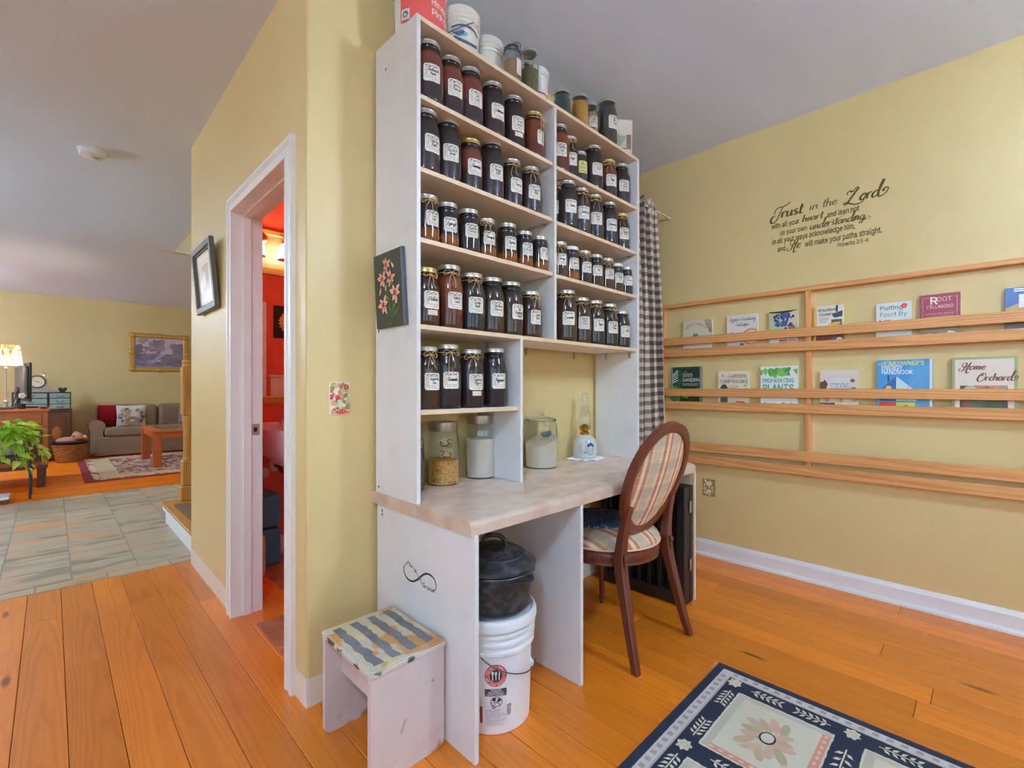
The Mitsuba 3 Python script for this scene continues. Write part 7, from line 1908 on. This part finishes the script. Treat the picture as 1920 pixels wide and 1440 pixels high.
# loose things on the desk
one('cable', join(tube(smooth_pts([(-.33, 7.86, .905), (-.30, 7.9, 1.02), (-.29, 7.93, 1.09), (-.27, 7.95, 1.13)], 6), .006, 6), tube(smooth_pts([(-.31, 7.9, .905), (-.27, 7.95, 1.04), (-.285, 7.96, 1.08), (-.28, 7.96, 1.10)], 6), .005, 6)), 'black_plastic', 'pair of thin dark cables arching up behind the table lamp', 'cable', smooth=True)
one('router', rbx(-.62, -.30, 7.66, 7.84, .9005, .925, .008), 'monitor_back', 'flat grey box lying on the writing desk under the lamp', 'electronics', smooth=35)
k = thing('paper_flower', 'small white flower standing beside the monitor on the writing desk', 'ornament')
add(k, 'bloom', join(*[ell((-.235 + .018 * math.cos(a), 7.70, 1.052 + .018 * math.sin(a)), (.016, .008, .016)) for a in np.arange(5) * 1.2566]), 'plastic_cream', smooth=True)
add(k, 'stem', tube([(-.235, 7.70, .901), (-.235, 7.70, 1.04)], .003, 6), 'dry_herb')
add(k, 'pot', lathe([(0, .9005), (.026, .9005), (.030, .96), (0, .958)], 20, (-.235, 7.70, 0)), 'black_plastic', smooth=40)
one('remote_control', rbx(-.09, -.03, 7.66, 7.74, .9005, .918, .007), 'black_plastic', 'small black gadget on the writing desk right of the monitor', 'electronics', smooth=35)
# plant
k = thing('plant_stand', 'black metal plant stand with thin legs, standing before the writing desk', 'plant stand')
pcx, pcy, pzt = -.36, 7.05, .43
for a, b in ((.205, -.145), (.205, .145), (-.205, -.145), (-.205, .145)): add(k, 'leg', bx(pcx + a - .010, pcx + a + .010, pcy + b - .010, pcy + b + .010, 0, pzt, .002), 'black_iron')
add(k, 'tray', bx(pcx - .225, pcx + .225, pcy - .165, pcy + .165, pzt, pzt + .018, .003), 'black_iron')
k = thing('pothos_plant', 'trailing bright green pothos plant in a glass pot on the black stand at the left', 'plant')
mat('pot_glaze', S(196, 196, 180), .2, .5, clear=.4)
add(k, 'pot', lathe([(0, pzt + .0185), (.085, pzt + .0185), (.11, pzt + .04), (.13, pzt + .15), (.125, pzt + .19), (.115, pzt + .19), (.115, pzt + .16), (0, pzt + .16)], 36, (pcx, pcy, 0)), 'pot_glaze', smooth=40)
leafm = []
for q in range(3):
    v, f = [], []; n1, n2 = 9, 5
    for i in range(n1):
        t = i / (n1 - 1); hw = .40 * (math.sin(PI * min(1, t * 1.02) ** .62) ** .9) * (1 - .25 * t) + .001
        for j in range(n2):
            s = j / (n2 - 1) * 2 - 1
            v.append((t - (.12 * abs(s) if t < .15 else 0), s * hw, .10 * abs(s) * hw * 2 - .32 * t * t * (1 + .3 * q) + .02 * math.sin(9 * t + q)))
    for i in range(n1 - 1):
        for j in range(n2 - 1):
            a = i * n2 + j; f += [(a, a + n2, a + n2 + 1), (a, a + n2 + 1, a + 1)]
    for c_, nm in (((200, 228, 84), 'leaf_lime'), ((150, 200, 70), 'leaf_green'), ((222, 238, 130), 'leaf_pale')):
        if nm not in scene: scene[nm] = {'type': 'principledthin', 'base_color': rgb(S(*c_)), 'roughness': .4, 'spec_trans': 0.0, 'diff_trans': .9}
        leafm.append(mikit.ply(trimesh.Trimesh(np.array(v), np.array(f), process=False), nm, smooth=True))
r_ = random.Random(31); vines = []
def put_leaf(P_, az, el, size, roll):
    d = leafm[r_.randrange(len(leafm))]
    add(k, 'leaf', d, None, world=T().translate([float(a) for a in P_]).rotate([0, 0, 1], math.degrees(az)).rotate([0, 1, 0], math.degrees(el)).rotate([1, 0, 0], math.degrees(roll)).scale(size))
for i in range(120):                     # the crown
    a, e = r_.uniform(0, 2 * PI), r_.uniform(.1, 1.45)
    R = r_.uniform(.5, 1.0)
    P_ = np.array([pcx + .30 * R * math.cos(a) * math.cos(e), pcy + .22 * R * math.sin(a) * math.cos(e), pzt + .17 + .22 * R * math.sin(e)])
    put_leaf(P_, a + r_.uniform(-.7, .7), r_.uniform(-.5, .5), r_.uniform(.07, .115), r_.uniform(-.7, .7))
    if i % 3 == 0: vines.append(tube(smooth_pts([(pcx + .03 * math.cos(a), pcy + .03 * math.sin(a), pzt + .15), tuple((P_ + [pcx, pcy, pzt + .25]) / 2), tuple(P_)], 4), .0026, 5))
for i in range(13):                      # trailing stems
    a = r_.uniform(-2.6, .9); reach = r_.uniform(.17, .30); drop = r_.uniform(.10, .42)
    pts = [(pcx + .08 * math.cos(a), pcy + .07 * math.sin(a), pzt + .19), (pcx + reach * .8 * math.cos(a), pcy + reach * .6 * math.sin(a), pzt + .20), (pcx + reach * 1.15 * math.cos(a), pcy + reach * .85 * math.sin(a), pzt + .10 - drop * .3), (pcx + reach * 1.2 * math.cos(a + .15), pcy + reach * .9 * math.sin(a + .15), pzt + .13 - drop)]
    sp = smooth_pts(pts, 8); vines.append(tube(sp, .0028, 5))
    for q in range(5, len(sp), 4 if i % 2 else 5):
        put_leaf(sp[q], a + r_.uniform(-1.1, 1.1), r_.uniform(.0, .9), r_.uniform(.065, .105), r_.uniform(-.6, .6))
add(k, 'stems', join(vines), 'leaf_pale', smooth=True, label='pale trailing stems')
k = thing('foot_stool', 'small white topped stool with dark legs on the floor below the plant', 'stool')
add(k, 'top', rbx(-.56, -.292, 6.70, 6.98, .045, .075, .012), 'plastic_white', smooth=35)
for a, b in ((-.53, 6.73), (-.32, 6.73), (-.53, 6.95), (-.32, 6.95)): add(k, 'leg', bx(a - .012, a + .012, b - .012, b + .012, 0, .046, .002), 'walnut_plain')
